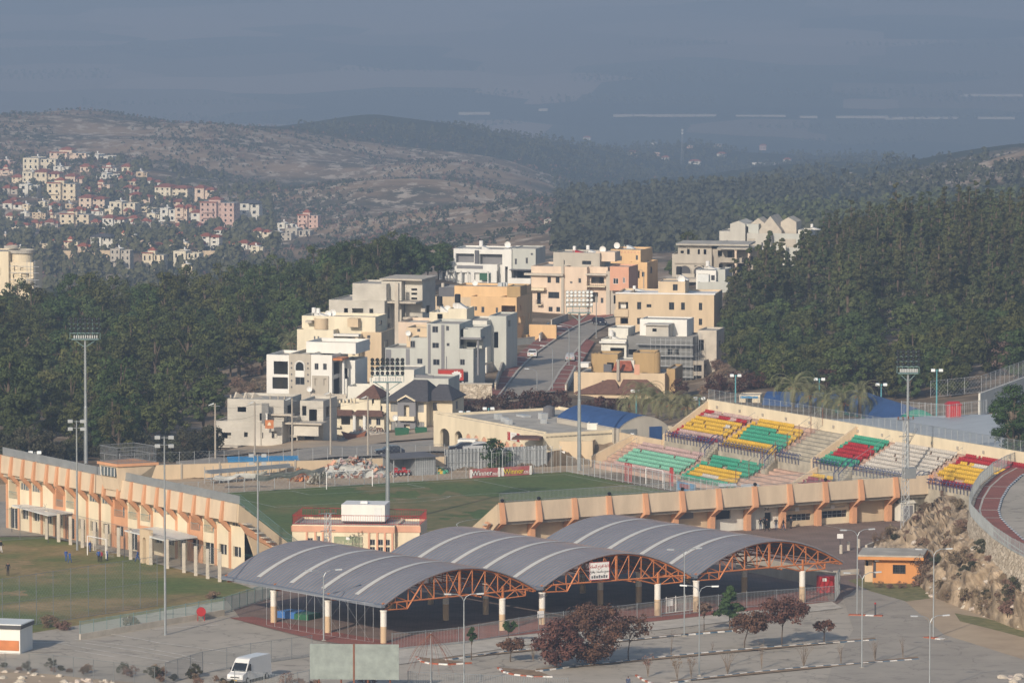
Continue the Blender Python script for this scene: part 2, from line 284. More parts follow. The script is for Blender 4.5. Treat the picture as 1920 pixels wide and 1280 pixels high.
def terrain():
    ua = np.linspace(-0.155, 0.155, 260); ya = np.concatenate([np.array([560., 620, 680, 740, 780]), np.arange(800, 1000, 1.6), np.geomspace(1000, 26000, 420)])
    U, Yg = np.meshgrid(ua, ya); X = U * Yg; Z = hterr(X, Yg)
    nr, nc = X.shape; v = np.stack([X, Yg, Z], -1).reshape(-1, 3)
    idx = np.arange(nr * nc).reshape(nr, nc)
    f = np.stack([idx[:-1, :-1], idx[:-1, 1:], idx[1:, 1:], idx[1:, :-1]], -1).reshape(-1, 4)
    me = bpy.data.meshes.new("terrain"); me.from_pydata(v.tolist(), [], f.tolist())
    me.polygons.foreach_set("use_smooth", [True] * len(me.polygons))
    px = U * FPX + 960; py = (CAMH - Z) * FPX / Yg + YH
    def zone(fn): return fn.astype(float).reshape(-1)
    forest = ((px > 540) & (Yg > 4900) & (Yg < 6800) & (py > 236)) | ((px > 1050) & (Yg > 1700) & (Yg < 6500) & (py < 470) & ~((px > 1540) & (py < 345) & (Yg > 2600) & (Yg < 3600)))
    forest = forest | ((px > 480) & (Yg > 4500) & (Yg < 5400))
    near = (Yg < 1480)
    for nm, a in (("forest", zone(forest)), ("near", zone(near)), ("plain", zone(Z < -345))):
        at = me.attributes.new(nm, 'FLOAT', 'POINT'); at.data.foreach_set("value", a)
    o = bpy.data.objects.new("terrain", me); COL.objects.link(o); o["kind"] = "structure"
    m = bpy.data.materials.new("terrain"); m.use_nodes = True; nt = m.node_tree; n = nt.nodes; l = nt.links; b = n["Principled BSDF"]; b.inputs["Roughness"].default_value = .95; b.inputs["Specular IOR Level"].default_value = .1
    geo = n.new("ShaderNodeNewGeometry")
    def noise(sc, det=8, sx=1, sy=1):
        mp = n.new("ShaderNodeMapping"); mp.inputs["Scale"].default_value = (sx, sy, 1); l.new(geo.outputs["Position"], mp.inputs[0])
        z = n.new("ShaderNodeTexNoise"); z.inputs["Scale"].default_value = sc; z.inputs["Detail"].default_value = det; z.inputs["Roughness"].default_value = .65; l.new(mp.outputs[0], z.inputs["Vector"]); return z.outputs[0]
    def ramp(x, stops):
        r = n.new("ShaderNodeValToRGB"); l.new(x, r.inputs[0]); e = r.color_ramp.elements
        while len(e) < len(stops): e.new(.5)
        for i, (p, c) in enumerate(stops): e[i].position = p; e[i].color = (*c, 1)
        return r.outputs[0]
    def mix(fac, a, c):
        x = n.new("ShaderNodeMix"); x.data_type = 'RGBA'
        l.new(fac, x.inputs[0]) if not isinstance(fac, float) else None
        l.new(a, x.inputs[6]); l.new(c, x.inputs[7]); return x.outputs[2]
    def attr(k): a = n.new("ShaderNodeAttribute"); a.attribute_name = k; return a.outputs["Fac"]
    scrub = ramp(noise(.012), [(.36, (.07,.07,.04)), (.46, (.155,.115,.07)), (.56, (.31,.215,.135)), (.68, (.38,.27,.165))])
    rockf = ramp(noise(.11, 9, 1, .5), [(.52, (0, 0, 0)), (.58, (1, 1, 1))]); rock = ramp(noise(.3), [(.3, (.32,.25,.18)), (.7, (.68,.58,.46))])
    big = ramp(noise(.0022, 3), [(.36, (0, 0, 0)), (.50, (1, 1, 1))])
    mm = n.new("ShaderNodeMath"); mm.operation = 'MULTIPLY'; l.new(rockf, mm.inputs[0]); l.new(big, mm.inputs[1])
    c = mix(mm.outputs[0], scrub, rock)
    nearc = ramp(noise(.09), [(.3, (.09,.07,.045)), (.5, (.20,.15,.10)), (.62, (.36,.28,.20)), (.72, (.52,.44,.34))])
    c = mix(attr("near"), c, nearc)
    c = mix(attr("forest"), c, ramp(noise(.03), [(.3, (.018,.026,.016)), (.7, (.04,.05,.028))]))
    vo = n.new("ShaderNodeTexVoronoi"); vo.inputs["Scale"].default_value = 1.0; vo.distance = 'MANHATTAN'
    mpv = n.new("ShaderNodeMapping"); mpv.inputs["Scale"].default_value = (.0022, .0011, .001); mpv.inputs["Rotation"].default_value = (0, 0, .12); l.new(geo.outputs["Position"], mpv.inputs[0]); l.new(mpv.outputs[0], vo.inputs["Vector"])
    sx = n.new("ShaderNodeSeparateColor"); l.new(vo.outputs["Color"], sx.inputs[0])
    fields = ramp(sx.outputs[0], [(0, (.02,.035,.02)), (.3, (.06,.075,.04)), (.5, (.13,.11,.07)), (.72, (.36,.27,.2)), (1, (.24,.20,.14))])
    c = mix(attr("plain"), c, fields)
    l.new(c, b.inputs["Base Color"]); me.materials.append(m)
    return o
terrain()

# ================================================================== SHEETS ON THE PLATEAU
LAYER = [0]
def sheet(name, pts, m, z=None, kind="structure"):
    z0 = 0.004 * LAYER[0] if z is None else z; LAYER[0] += 1
    mb = MB(); mb.face([(p.x, p.y, z0) for p in pts]); o = mb.build(name, m); o["kind"] = kind; return o
def grassmat(name, worn):
    m = mat(name, (.045,.075,.022)); nt = m.node_tree; n = nt.nodes; l = nt.links; geo = n.new("ShaderNodeNewGeometry")
    def noise(sc, det=6): z = n.new("ShaderNodeTexNoise"); z.inputs["Scale"].default_value = sc; z.inputs["Detail"].default_value = det; z.inputs["Roughness"].default_value = .6; l.new(geo.outputs["Position"], z.inputs["Vector"]); return z.outputs[0]
    r = n.new("ShaderNodeValToRGB"); l.new(noise(.055, 7), r.inputs[0]); e = r.color_ramp.elements
    st = [(.34,(.10,.15,.034)),(.47,(.16,.175,.05)),(.58,(.28,.21,.085)),(.72,(.44,.31,.16))] if worn else [(.40,(.085,.135,.032)),(.56,(.12,.155,.040)),(.64,(.20,.17,.06)),(.8,(.28,.21,.10))]
    while len(e) < 4: e.new(.5)
    for i, (p, c) in enumerate(st): e[i].position = p; e[i].color = (*c, 1)
    r2 = n.new("ShaderNodeMapRange"); l.new(noise(1.1, 4), r2.inputs[0]); r2.inputs[1].default_value = .3; r2.inputs[2].default_value = .7; r2.inputs[3].default_value = .75; r2.inputs[4].default_value = 1.2
    mx = n.new("ShaderNodeMix"); mx.data_type = 'RGBA'; mx.blend_type = 'MULTIPLY'; mx.inputs[0].default_value = 1; l.new(r.outputs[0], mx.inputs[6]); l.new(r2.outputs[0], mx.inputs[7]); l.new(mx.outputs[2], n["Principled BSDF"].inputs["Base Color"])
    return m
grassmat("pitch_grass", False); grassmat("training_grass", True)
V2 = lambda x, y: Vector((x, y, 0))
sheet("parking_lot", [V2(-95, 640), V2(110, 640), V2(110, 775), V2(60, 800), V2(-95, 800)], M("asphalt"))
sheet("dirt_strip", [FR - B2 * 95 + A2 * 2, FR - B2 * 95 - A2 * 30, FR - B2 * 66 - A2 * 24, FR - B2 * 17 - A2 * 12.2, FR - B2 * 1 - A2 * 9.6, FR + B2 * 8 - A2 * 9.5, FR + B2 * 8 + A2 * 2], M("dirt"))
fl, fm, fr_ = G(-300, 905), G(88, 1004), G(455, 1094)
sheet("training_pitch", [G(-400, 1010), G(88, 1006), G(452, 1095), G(500, 1112), G(60, 1186), G(-400, 1215)], M("training_grass"))
sheet("service_yard", [G(-400, 1008), G(88, 1004), G(452, 1093), G(560, 1075), G(560, 1030), G(20, 940), G(-400, 930)], M("road_asphalt"))
PO = G(1058, 889.6)                                                    # far right corner of the painted lines
def PP(a, b): return PO + A2 * a - B2 * b
sheet("stadium_pitch", [PP(-3.2, -2.2), PP(-3.2, 84), PP(92, 84), PP(92, -2.2)], M("pitch_grass"))
def worn_patch(name, c, ra, rb, m, n=44, seed=1):
    rr = random.Random(seed); mb = MB(); pts = []
    for i in range(n):
        t = 2 * pi * i / n; k = (.62 + .62 * rr.random()) * (1 + .25 * sin(3 * t + seed)); pts.append((c.x + ra * k * cos(t), c.y + rb * k * sin(t), .004 * LAYER[0]))
    LAYER[0] += 1; mb.face(pts); o = mb.build(name, m); o["kind"] = "structure"
mat("bare_soil", (.36,.25,.12), c2=(.19,.175,.065), scale=.5, thr=(.35,.6)); mat("bare_turf", (.24,.185,.08), c2=(.12,.135,.042), scale=.35, thr=(.35,.65))
for i, (px, py, ra, rb) in enumerate([(20,1058,2.6,5),(92,1070,1.9,1.4),(75,1078,1.5,1.3),(235,1140,2.6,2),(25,1112,2,2.5)]):
    worn_patch("bare_patch", G(px, py), ra, rb, M("bare_soil"), seed=i)
for i, (px, py, ra, rb) in enumerate([(720,918,5,5),(860,945,11,14),(760,962,7,12),(850,985,7,10)]):
    worn_patch("worn_turf", G(px, py), ra, rb, M("bare_turf"), seed=20 + i)
plaza_u, plaza_len = frame2(G(716,1206), G(1516,1131))
sheet("plaza", [G(455,1165), G(590,1200), G(720,1222), G(1560,1140), G(1640,1075), G(1740,1000), G(1770,975), G(1350,985), G(960,1015), G(700,1060), G(420,1120)], M("paving"))
sheet("red_paving_band", [G(430,1158), G(475,1156), G(600,1180), G(745,1205), G(720,1219), G(590,1199)], M("red_paving"))
sheet("red_paving_edge", [G(745,1216), G(735,1196), G(1010,1160), G(1240,1135), G(1540,1105), G(1556,1128), G(1250,1162), G(1015,1186)], M("red_paving"))
sheet("pavement", [G(700,1232), G(745,1215), G(1015,1187), G(1250,1163), G(1560,1128), G(1580,1140), G(1260,1178), G(1010,1206), G(720,1250)], M("kerb_stone"))
sheet("access_road", [G(1580,1120), G(1640,1090), G(1700,1130), G(1770,1190), G(1930,1240), G(2100,1262), G(2100,1420), G(1500,1420), G(1560,1250), G(1600,1180)], M("road_asphalt"))
sheet("dirt_verge", [G(1640,1090), G(1700,1078), G(1790,1130), G(1940,1190), G(2100,1230), G(2100,1262), G(1930,1240), G(1770,1190), G(1700,1130)], M("dirt"))
sheet("grass_verge", [G(1590,1088), G(1640,1080), G(1730,1100), G(1745,1122), G(1700,1128), G(1630,1108)], M("weeds"))
sheet("grass_verge", [G(1790,1150), G(1850,1160), G(1980,1195), G(1980,1212), G(1880,1185), G(1800,1165)], M("weeds"))
def strips(name, lines, m, wd=.12):
    mb = MB(); z = .004 * LAYER[0]; LAYER[0] += 1
    for pts in lines:
        for p, q in zip(pts, pts[1:]):
            d = (q - p); d.z = 0; d.normalize(); nn = Vector((-d.y, d.x, 0)) * wd / 2
            mb.face([(p.x+nn.x,p.y+nn.y,z),(q.x+nn.x,q.y+nn.y,z),(q.x-nn.x,q.y-nn.y,z),(p.x-nn.x,p.y-nn.y,z)])
    o = mb.build(name, m); o["kind"] = "structure"; return o
arc = lambda ca, cb, r, t0, t1, n=24: [PP(ca + r * cos(t0 + (t1 - t0) * i / n), cb + r * sin(t0 + (t1 - t0) * i / n)) for i in range(n + 1)]
strips("pitch_lines", [[PP(0,0),PP(78,0)],[PP(0,0),PP(0,70)],[PP(0,70),PP(78,70)],[PP(0,14.9),PP(16.5,14.9),PP(16.5,55.1),PP(0,55.1)],[PP(0,25.8),PP(5.5,25.8),PP(5.5,44.2),PP(0,44.2)],
    [PP(51,0),PP(51,70)], arc(51,35,9.15,0,2*pi,40), arc(11,35,9.15,-.92,.92)], M("line_white"), .13)
mbl = [[G(100,1205),G(200,1222),G(330,1243)],[G(60,1190+15),G(160,1206),G(290,1226),G(400,1245)],[G(200,1188),G(270,1200),G(300,1206),G(380,1216),G(440,1224)],[G(140,1199),G(250,1212),G(340,1228),G(365,1236)],[G(140,1220),G(215,1232)],[G(290,1180),G(410,1172)]]
strips("parking_lines", mbl, M("line_worn"), .14)
# road behind the far goal, and the street climbing between the houses, draped on the terrain
def drape(name, left, right, m, dz=.08, n=14, kind="structure"):
    mb = MB()
    def samp(pl, t):
        k = t * (len(pl) - 1); i = min(int(k), len(pl) - 2); return pl[i].lerp(pl[i+1], k - i)
    rows = n * (len(left) - 1)
    for r in range(rows):
        for c in range(6):
            q = []
            for (rr, cc) in ((r,c),(r,c+1),(r+1,c+1),(r+1,c)):
                p = samp(left, rr / rows).lerp(samp(right, rr / rows), cc / 6); q.append((p.x, p.y, H1(p.x, p.y) + dz))
            mb.face(q)
    o = mb.build(name, m); o["kind"] = kind; return o
TT = lambda px, py: T(px, py)
drape("lower_road", [TT(330,885), TT(560,868), TT(700,858), TT(810,849), TT(900,850)], [TT(330,868), TT(560,846), TT(700,836), TT(830,827), TT(905,838)], M("road_asphalt"), .3)
STL = [(928,752),(968,700),(1000,668),(1040,640),(1075,617),(1110,603),(1150,596),(1230,590)]; STR = [(1030,738),(1052,700),(1083,660),(1100,640),(1120,622),(1140,612),(1165,604),(1230,600)]
drape("street", [TT(*p) for p in STL], [TT(*p) for p in STR], M("road_asphalt"), .25)
drape("pavement", [TT(912,748),TT(945,700),TT(975,664),TT(1010,638),TT(1050,612),TT(1100,594),TT(1150,588)], [TT(938,748),TT(968,700),TT(1000,668),TT(1040,640),TT(1075,617),TT(1110,603),TT(1150,596)], M("red_paving"), .42)
drape("pavement", [TT(1026,740),TT(1048,702),TT(1080,662),TT(1100,640)], [TT(1062,738),TT(1078,704),TT(1100,668),TT(1115,645)], M("red_paving"), .42)
def bands(pl, pr, ts, name):
    for t in ts:
        k = t * (len(pl) - 1); i = min(int(k), len(pl) - 2)
        a = TT(*[pl[i][j] + (pl[i+1][j] - pl[i][j]) * (k - i) for j in (0, 1)]); c = TT(*[pr[i][j] + (pr[i+1][j] - pr[i][j]) * (k - i) for j in (0, 1)])
        d = (c - a).normalized(); nn = Vector((-d.y, d.x, 0)) * .35; mb = MB()
        mb.face([(p.x, p.y, p.z + .5) for p in (a - nn, c - nn, c + nn, a + nn)]); mb.build(name, M("kerb_stone"))["kind"] = "structure"
bands([(912,748),(945,700),(975,664),(1010,638),(1050,612)], [(938,748),(968,700),(1000,668),(1040,640),(1075,617)], [i / 16 for i in range(17)], "paving_band")
bands([(1026,740),(1048,702),(1080,662)], [(1062,738),(1078,704),(1100,668)], [i / 9 for i in range(10)], "paving_band")

drape("dirt_lot", [TT(325,866),TT(480,851),TT(620,840),TT(740,829),TT(835,823)], [TT(335,852),TT(480,836),TT(620,826),TT(720,815),TT(812,803)], M("dirt"), .22)
drape("street_kerb", [TT(*p) for p in STL[:-1]], [TT(p[0]+4,p[1]) for p in STL[:-1]], M("kerb_stone"), .5)
drape("street_kerb", [TT(p[0]-4,p[1]) for p in STR[:4]], [TT(*p) for p in STR[:4]], M("kerb_stone"), .5)
# ================================================================== VAULTED CANOPIES
mat("roof_sheet", (.215,.235,.27), c2=(.165,.185,.215), rough=.42, scale=.35, thr=(.3,.7), spec=.4); mat("seam", (.36,.27,.24), rough=.5); mat("skylight", (.57,.56,.52), rough=.4, var=.06)
E2 = Vector((-0.60, 0.80, 0))                                          # away from the camera, along the vaults
CC = [G(716,1206), G(1013,1171), G(1302,1148)]
CE = [G(1003,1103,4.6), G(1294,1078,4.6), G(1578,1052,4.6)]
CR = [G(942,1182), G(1233,1154), G(1516,1131)]
VL = 32.5
def vault(i, label):
    C0 = CC[i]; end = Vector((CE[i].x, CE[i].y, 0)); d = end - C0; L = d.length; e1 = d.normalized()
    root = thing("vaulted_canopy", label, "canopy", C0, 0, "solar-grey vaulted canopies over the plaza")
    rise, z0 = 3.45, 4.55
    P = lambda u, v, z: (e1 * u + E2 * v) + Vector((0, 0, z))
    N = 28
    def arch(t): return z0 + rise * (1 - (2 * t - 1) ** 2) ** 1.0 * (1 - .06 * (2 * t - 1) ** 2)
    mb = MB()
    for lay, dz in ((0, 0), (1, -.12)):
        for k in range(N):
            t0, t1 = k / N, (k + 1) / N
            mb.face([P(L*t0, -.5, arch(t0)+dz), P(L*t1, -.5, arch(t1)+dz), P(L*t1, VL, arch(t1)+dz), P(L*t0, VL, arch(t0)+dz)])
    for v in (-.5, VL):
        for k in range(N):
            t0, t1 = k / N, (k + 1) / N
            mb.face([P(L*t0, v, arch(t0)), P(L*t1, v, arch(t1)), P(L*t1, v, arch(t1)-.12), P(L*t0, v, arch(t0)-.12)])
    mb.build("roof_sheet", M("roof_sheet"), root, smooth=False)
    sf = [.19, .40, .60, .81]; mb = MB()
    ns = 44
    for j in range(ns + 1):
        v = -.4 + (VL + .3) * j / ns
        for k in range(N):
            t0, t1 = k / N, (k + 1) / N
            mb.face([P(L*t0, v-.035, arch(t0)+.035), P(L*t1, v-.035, arch(t1)+.035), P(L*t1, v+.035, arch(t1)+.035), P(L*t0, v+.035, arch(t0)+.035)])
            mb.face([P(L*t0, v-.035, arch(t0)), P(L*t1, v-.035, arch(t1)), P(L*t1, v-.035, arch(t1)+.035), P(L*t0, v-.035, arch(t0)+.035)])
    mb.build("roof_seams", M("seam"), root)
    for f_ in sf:
        mb = MB(); v0 = VL * f_
        for k in range(1, N - 1):
            t0, t1 = k / N, (k + 1) / N
            mb.face([P(L*t0, v0-.42, arch(t0)+.05), P(L*t1, v0-.42, arch(t1)+.05), P(L*t1, v0+.42, arch(t1)+.05), P(L*t0, v0+.42, arch(t0)+.05)])
        mb.build("skylight_strip", M("skylight"), root)
    cr = (CR[i] - C0); ur = cr.dot(e1)
    def truss(v, full):
        mb = MB(); n = 12; zb = z0 + .12
        top = [P(L*k/n, v, arch(k/n) - .22) for k in range(n + 1)]; bot = [P(L*k/n, v, zb) for k in range(n + 1)]
        mb.tube([P(L*k/24, v, arch(k/24) - .22) for k in range(25)], .10, 4); mb.tube([bot[0], bot[-1]], .10, 4)
        for k in range(1, n):
            mb.bar(top[k], bot[k], .065 if k != n // 2 else .15)
            if full: mb.bar(*((top[k], bot[k+1]) if k < n // 2 else (top[k], bot[k-1])), .05)
        ub = 3.6; zl = z0 - .75
        mb.bar(P(.3, v, zl + .1), P(ub, v, zl), .08); mb.bar(P(ub, v, zl), P(ub, v, zb), .08); mb.bar(P(ub, v, zl), P(L*.27, v, arch(.27) - .3), .11); mb.bar(P(1.9, v, zb), P(ub, v, zl), .05); mb.bar(P(.3, v, zl + .1), P(1.6, v, zb), .07); mb.bar(P(2.1, v, zl+.05), P(2.1, v, zb), .05)
        mb.bar(P(ur - 3.2, v, zb - .05), P(ur, v, zl), .08); mb.bar(P(ur, v, zl), P(ur + 3.4, v, zl + .1), .08); mb.bar(P(ur + 3.4, v, zl + .1), P(ur + 3.4, v, zb), .08); mb.bar(P(ur, v, zl), P(ur, v, zb + .6), .15)
        mb.bar(P(ur - 2.6, v, zb + 1.3), P(ur, v, zl), .08); mb.bar(P(ur + .4, v, zl), P(ur + 1.9, v, zb), .06); mb.bar(P(ur - 1.2, v, arch((ur-1.2)/L)-.3), P(ur + 3.4, v, zl + .1), .08); mb.bar(P(ur + 1.9, v, zb), P(ur + 2.4, v, zl+.08), .05)
        return mb
    for v, full in ((-.1, True), (10.9, True), (21.9, True), (VL - .3, True)): truss(v, full).build("truss", M("truss_orange"), root)
    mb = MB()
    for u in (.4, ur - 3.2, ur + 3.4, L - .3): mb.bar(P(u, -.1, z0 - .25), P(u, VL - .3, z0 - .25), .08)
    for k in range(2, 23, 2): mb.bar(P(L*k/24, 0, arch(k/24)-.2), P(L*k/24, VL-.3, arch(k/24)-.2), .045)
    mb.build("purlins", M("truss_orange"), root)
    mb = MB(); mb.hexa([P(-.45,-.5,z0-.32), P(.1,-.5,z0-.32), P(.1,VL,z0-.32), P(-.45,VL,z0-.32), P(-.45,-.5,z0-.02), P(.1,-.5,z0+.05), P(.1,VL,z0+.05), P(-.45,VL,z0-.02)]); mb.build("gutter", M("roof_sheet"), root)
    for v in (0, 11.2, 22.4):
        for u in (.25, ur):
            c = P(u, v, 0); mb = MB(); mb.lathe([(.37, 0), (.37, 3.7), (.42, 3.72), (.42, 3.9)], (0, 0, 0), 14, 0)
            o = mb.build("column", [M("column_paint")], root); o.location = c
    return root, P, L, arch
m = mat("column_paint", (.70,.64,.52), streak=True); nt = m.node_tree; n_ = nt.nodes
g_ = n_.new("ShaderNodeTexCoord"); sp_ = n_.new("ShaderNodeSeparateXYZ"); nt.links.new(g_.outputs["Object"], sp_.inputs[0])
r_ = n_.new("ShaderNodeValToRGB"); nt.links.new(sp_.outputs[2], r_.inputs[0]); r_.color_ramp.interpolation = 'CONSTANT'
mr_ = n_.new("ShaderNodeMath"); mr_.operation = 'DIVIDE'; mr_.inputs[1].default_value = 4; nt.links.new(sp_.outputs[2], mr_.inputs[0]); nt.links.new(mr_.outputs[0], r_.inputs[0])
r_.color_ramp.elements[0].color = (.58,.43,.27,1); r_.color_ramp.elements[1].position = .5; r_.color_ramp.elements[1].color = (.74,.71,.64,1)
nt.links.new(r_.outputs[0], n_["Principled BSDF"].inputs["Base Color"])
VA = vault(0, "leftmost grey vaulted canopy with orange trusses, nearest the training pitch")
VB = vault(1, "middle grey vaulted canopy with orange trusses and a red and white sign")
VC = vault(2, "rightmost grey vaulted canopy with orange trusses, nearest the orange kiosk")
def text_obj(name, body, size, m, parent, loc, rot, ext=.01, align='CENTER', sx=1.0):
    cu = bpy.data.curves.new(name, 'FONT'); cu.body = body; cu.size = size; cu.extrude = ext; cu.align_x = align; cu.align_y = 'CENTER'
    tmp = bpy.data.objects.new(name, cu); COL.objects.link(tmp); dg = bpy.context.evaluated_depsgraph_get(); dg.update(); me = bpy.data.meshes.new_from_object(tmp.evaluated_get(dg)); bpy.data.objects.remove(tmp); me.materials.clear(); me.materials.append(m)
    o = bpy.data.objects.new(name, me); COL.objects.link(o); o.parent = parent; o.location = loc; o.rotation_euler = rot; o.scale = (sx, 1, 1)
    KIDS.setdefault(parent.name, []).append(o); return o
def flat_sign(name, label, cat, P0, rz, w, h, base_m, frame_m=None, th=.06):
    t = thing(name, label, cat, P0, rz)
    mb = MB(); mb.box(0, w, -th, 0, 0, h); mb.build("panel", base_m, t)
    if frame_m:
        mb = MB()
        for a in ((0, w, 0, .06), (0, w, h - .06, h), (0, .06, .06, h - .06), (w - .06, w, .06, h - .06)): mb.box(a[0], a[1], -th - .03, -th - .002, a[2], a[3])
        mb.build("frame", frame_m, t)
    return t
# wedding-hall sign hung on the middle truss
root, P, L, arch = VB
e1 = (Vector(P(1, 0, 0))).normalized(); ang = atan2(e1.y, e1.x); p = Vector(root.location) + Vector(P(6.45, -.42, 4.95))
t = flat_sign("hall_sign", "red framed white sign with Arabic lettering hung on the middle canopy truss", "sign", p, ang, 2.75, 2.15, M("white"), M("red"))
_ar = {"l1": "\uFE8E\uFED7\uFECB\uFE94", }
text_obj("lettering", "ﻡﻼﺴﻟﺍ ﺡﺍﺮﻓﺍ ﺔﻋﺎﻗ", .52, M("red"), t, (1.37, -.08, 1.62), (pi/2, 0, 0), sx=.8)
text_obj("lettering", "ﺡﺍﺮﻓﺍﻭ ﺕﺎﺒﺳﺎﻨﻣ ﻊﻴﻤﺠﻟ", .40, M("black"), t, (1.37, -.08, 1.0), (pi/2, 0, 0), sx=.8)
mb = MB(); [mb.box(.25 + k * .33, .25 + k * .33 + .24, -.075, -.062, .2, .5 + .08 * (k % 2)) for k in range(7)]; mb.build("skyline_print", M("darkgrey"), t)
# small white notices and floodlamps under the canopies
for (px, py, lab) in ((1014,1150,"white notice board on post beside the second canopy column"),(1256,1128,"white notice board on the white gate between the canopies")):
    q = G(px, py + 22); t = thing("notice_board", lab, "sign", q, .6)
    mb = MB(); mb.box(-.45,.45,-.03,.03,.95,1.75); mb.build("panel", M("white"), t); mb = MB(); mb.bar((0,.06,0),(0,.06,1.7),.04); mb.build("post", M("galv"), t)
# white sliding gate between two columns
q0, q1 = G(1231,1152), G(1302,1143); rz, Lg = frame2(q0, q1); t = thing("gate", "white tubular gate standing between two canopy columns", "gate", q0 + Vector((0,-.6,0)), rz)
mb = MB()
for z in (.15, 1.9): mb.bar((0,0,z),(Lg,0,z),.05)
for k in range(5): mb.bar((Lg*k/4,0,.1),(Lg*k/4,0,2.1),.05)
mb.build("frame", M("frame_white"), t); mb = MB(); [mb.bar((Lg*k/40,0,.15),(Lg*k/40,0,1.9),.018) for k in range(41)]; mb.build("bars", M("metal_pale"), t)
# low dark wall, stage boxes and bits below the canopies
q0, q1 = G(1380,1068), G(1575,1108); rz, Lg = frame2(q0, q1); t = thing("low_wall", "dark grey low boundary wall under the rightmost canopy", "wall", q0, rz); mb = MB(); mb.box(0, Lg*.96, 0, .25, 0, 2.2); mb.build("wall", M("concrete"), t)
t = thing("platform", "blue sided platform with green steps beside the leftmost canopy", "platform", G(520,1158), -.55); mb = MB(); mb.box(0, 2.6, 0, 2.5, 0, .85); mb.build("body", M("blue"), t); mb = MB(); [mb.box(2.6 + .35*k, 4.6, -.3 + .3*k, 2.4, .0, .75 - .2 * k) for k in range(3)]; mb.build("steps", M("bin_green"), t)
t = thing("booth", "small red booth with a white plate under the rightmost canopy edge", "booth", G(1537,1112), .2); mb = MB(); mb.box(0,1.9,0,1.6,0,2.1); mb.build("body", M("red"), t); mb = MB(); mb.box(.35,.85,-.05,-.005,1.5,1.9); mb.build("plate", M("white"), t)

# ================================================================== FENCES
def fence(name, label, pts, h, kind="bars", step=2.5, bar=.16, wm="galv", pm=None, r=.035, arms=False, base=0, group=None, hz=None, concrete=False):
    P0 = pts[0]; t = thing(name, label, "fence", P0, 0, group); t0 = Vector(P0)
    pm = M(pm or wm); mb = MB(); pp = MB(); proto = None
    for a, b in zip(pts, pts[1:]):
        a = Vector(a); b = Vector(b); d = b - a; L = d.length; n = max(1, round(L / step)); dn = d.normalized()
        dz = Vector((0, 0, 1))
        for k in range(n + 1):
            p = a + d * k / n - t0
            if k == n and b != Vector(pts[-1]): continue
            if proto is None:
                q = MB()
                if concrete: q.box(-.22, .22, -.22, .22, 0, h * .92)
                else: q.bar((0, 0, 0), (0, 0, h), r)
                if arms: q.bar((0, 0, h), (.22, -.32, h + .38), r * .8); q.bar((0, 0, h), (-.22, .32, h + .38), r * .8)
                proto = q.build("post", pm, t, loc=p)
            else: link_copy(proto, t, p)
        if kind == "bars":
            nb = int(L / bar)
            for k in range(nb):
                p = a + d * (k + .5) / nb - t0; mb.tube([p + dz * (base + .08), p + dz * (h - .05)], .017, 3, cap=False)
            for z in (base + .2, h - .15): mb.bar(a - t0 + dz * z, b - t0 + dz * z, .025)
        else:
            sp = bar * 1.6; nb = int((L + h) / sp); H_ = h - base
            for k in range(nb):
                s0 = k * sp
                for sgn in (0, 1):
                    u0, u1, z0_, z1_ = s0, s0 - H_, 0, H_
                    if u0 > L: z0_ = u0 - L; u0 = L
                    if u1 < 0: z1_ = H_ + u1; u1 = 0
                    if z0_ >= z1_: continue
                    if sgn: u0, u1 = L - u0, L - u1
                    p, q = a + dn * u0 - t0 + dz * (base + z0_), a + dn * u1 - t0 + dz * (base + z1_)
                    mb.tube([p, q], .009, 3, cap=False)
            for z in (hz or (base + .05, h - .05)): mb.bar(a - t0 + dz * z, b - t0 + dz * z, .022)
    mb.build("bars" if kind == "bars" else "wire_mesh", M(wm), t)
    return t
L_ = lambda *p: [G(*q) for q in p]
fence("palisade_fence", "grey palisade fence along the near side of the training pitch", L_((150,1196),(300,1172),(420,1150),(520,1118)), 2.1, wm="green_metal")
t = thing("low_wall", "low worn plaster wall under the training pitch palisade", "wall", G(150,1199), frame2(G(150,1199), G(420,1153))[0]); mb = MB(); mb.box(0, frame2(G(150,1199), G(420,1153))[1], -.1, .12, 0, .7); mb.build("wall", M("concrete_lt"), t)
fence("ball_net_fence", "tall wire ball-stop fence beside the training pitch", L_((-60,1192),(100,1166),(295,1136)), 6.2, "mesh", 3.2, .35, "mesh_wire", r=.04, hz=(.1, 3.1, 6.1))
fence("pillar_fence", "fence of concrete pillars and wire before the left stand", L_((88,1010),(200,1037),(268,1054)), 4.1, "mesh", 3.9, .22, "mesh_wire", "concrete_lt", concrete=True, base=.4)
fence("pillar_fence", "right hand run of concrete pillar fence beyond the arched gateway", L_((283,1058),(345,1073),(412,1090)), 4.1, "mesh", 3.9, .22, "mesh_wire", "concrete_lt", concrete=True, base=.4)
fence("wire_fence", "galvanised wire fence closing the far end of the training pitch", L_((-80,1016),(-10,1014),(85,1008)), 4.2, "mesh", 4, .22, "mesh_wire", arms=True)
rz, Lg = frame2(G(267,1054), G(284,1058)); t = thing("gateway", "small cream gateway with an arched opening in the pillar fence", "gateway", G(266,1054), rz)
mb = MB(); nA = 10; w_, h_ = 2.6, 4.4
for s_ in (0, 1): mb.box(s_*1.8, s_*1.8+.8, -.3, .3, 0, h_)
for k in range(nA):
    a0, a1 = pi*k/nA, pi*(k+1)/nA; x0, x1 = 1.3-.5*cos(a0), 1.3-.5*cos(a1); z0_, z1_ = 2.9+.5*sin(a0), 2.9+.5*sin(a1); mb.hexa([(x0,-.3,z0_),(x1,-.3,z1_),(x1,.3,z1_),(x0,.3,z0_),(x0,-.3,h_),(x1,-.3,h_),(x1,.3,h_),(x0,.3,h_)])
mb.build("arch_wall", M("tan"), t)
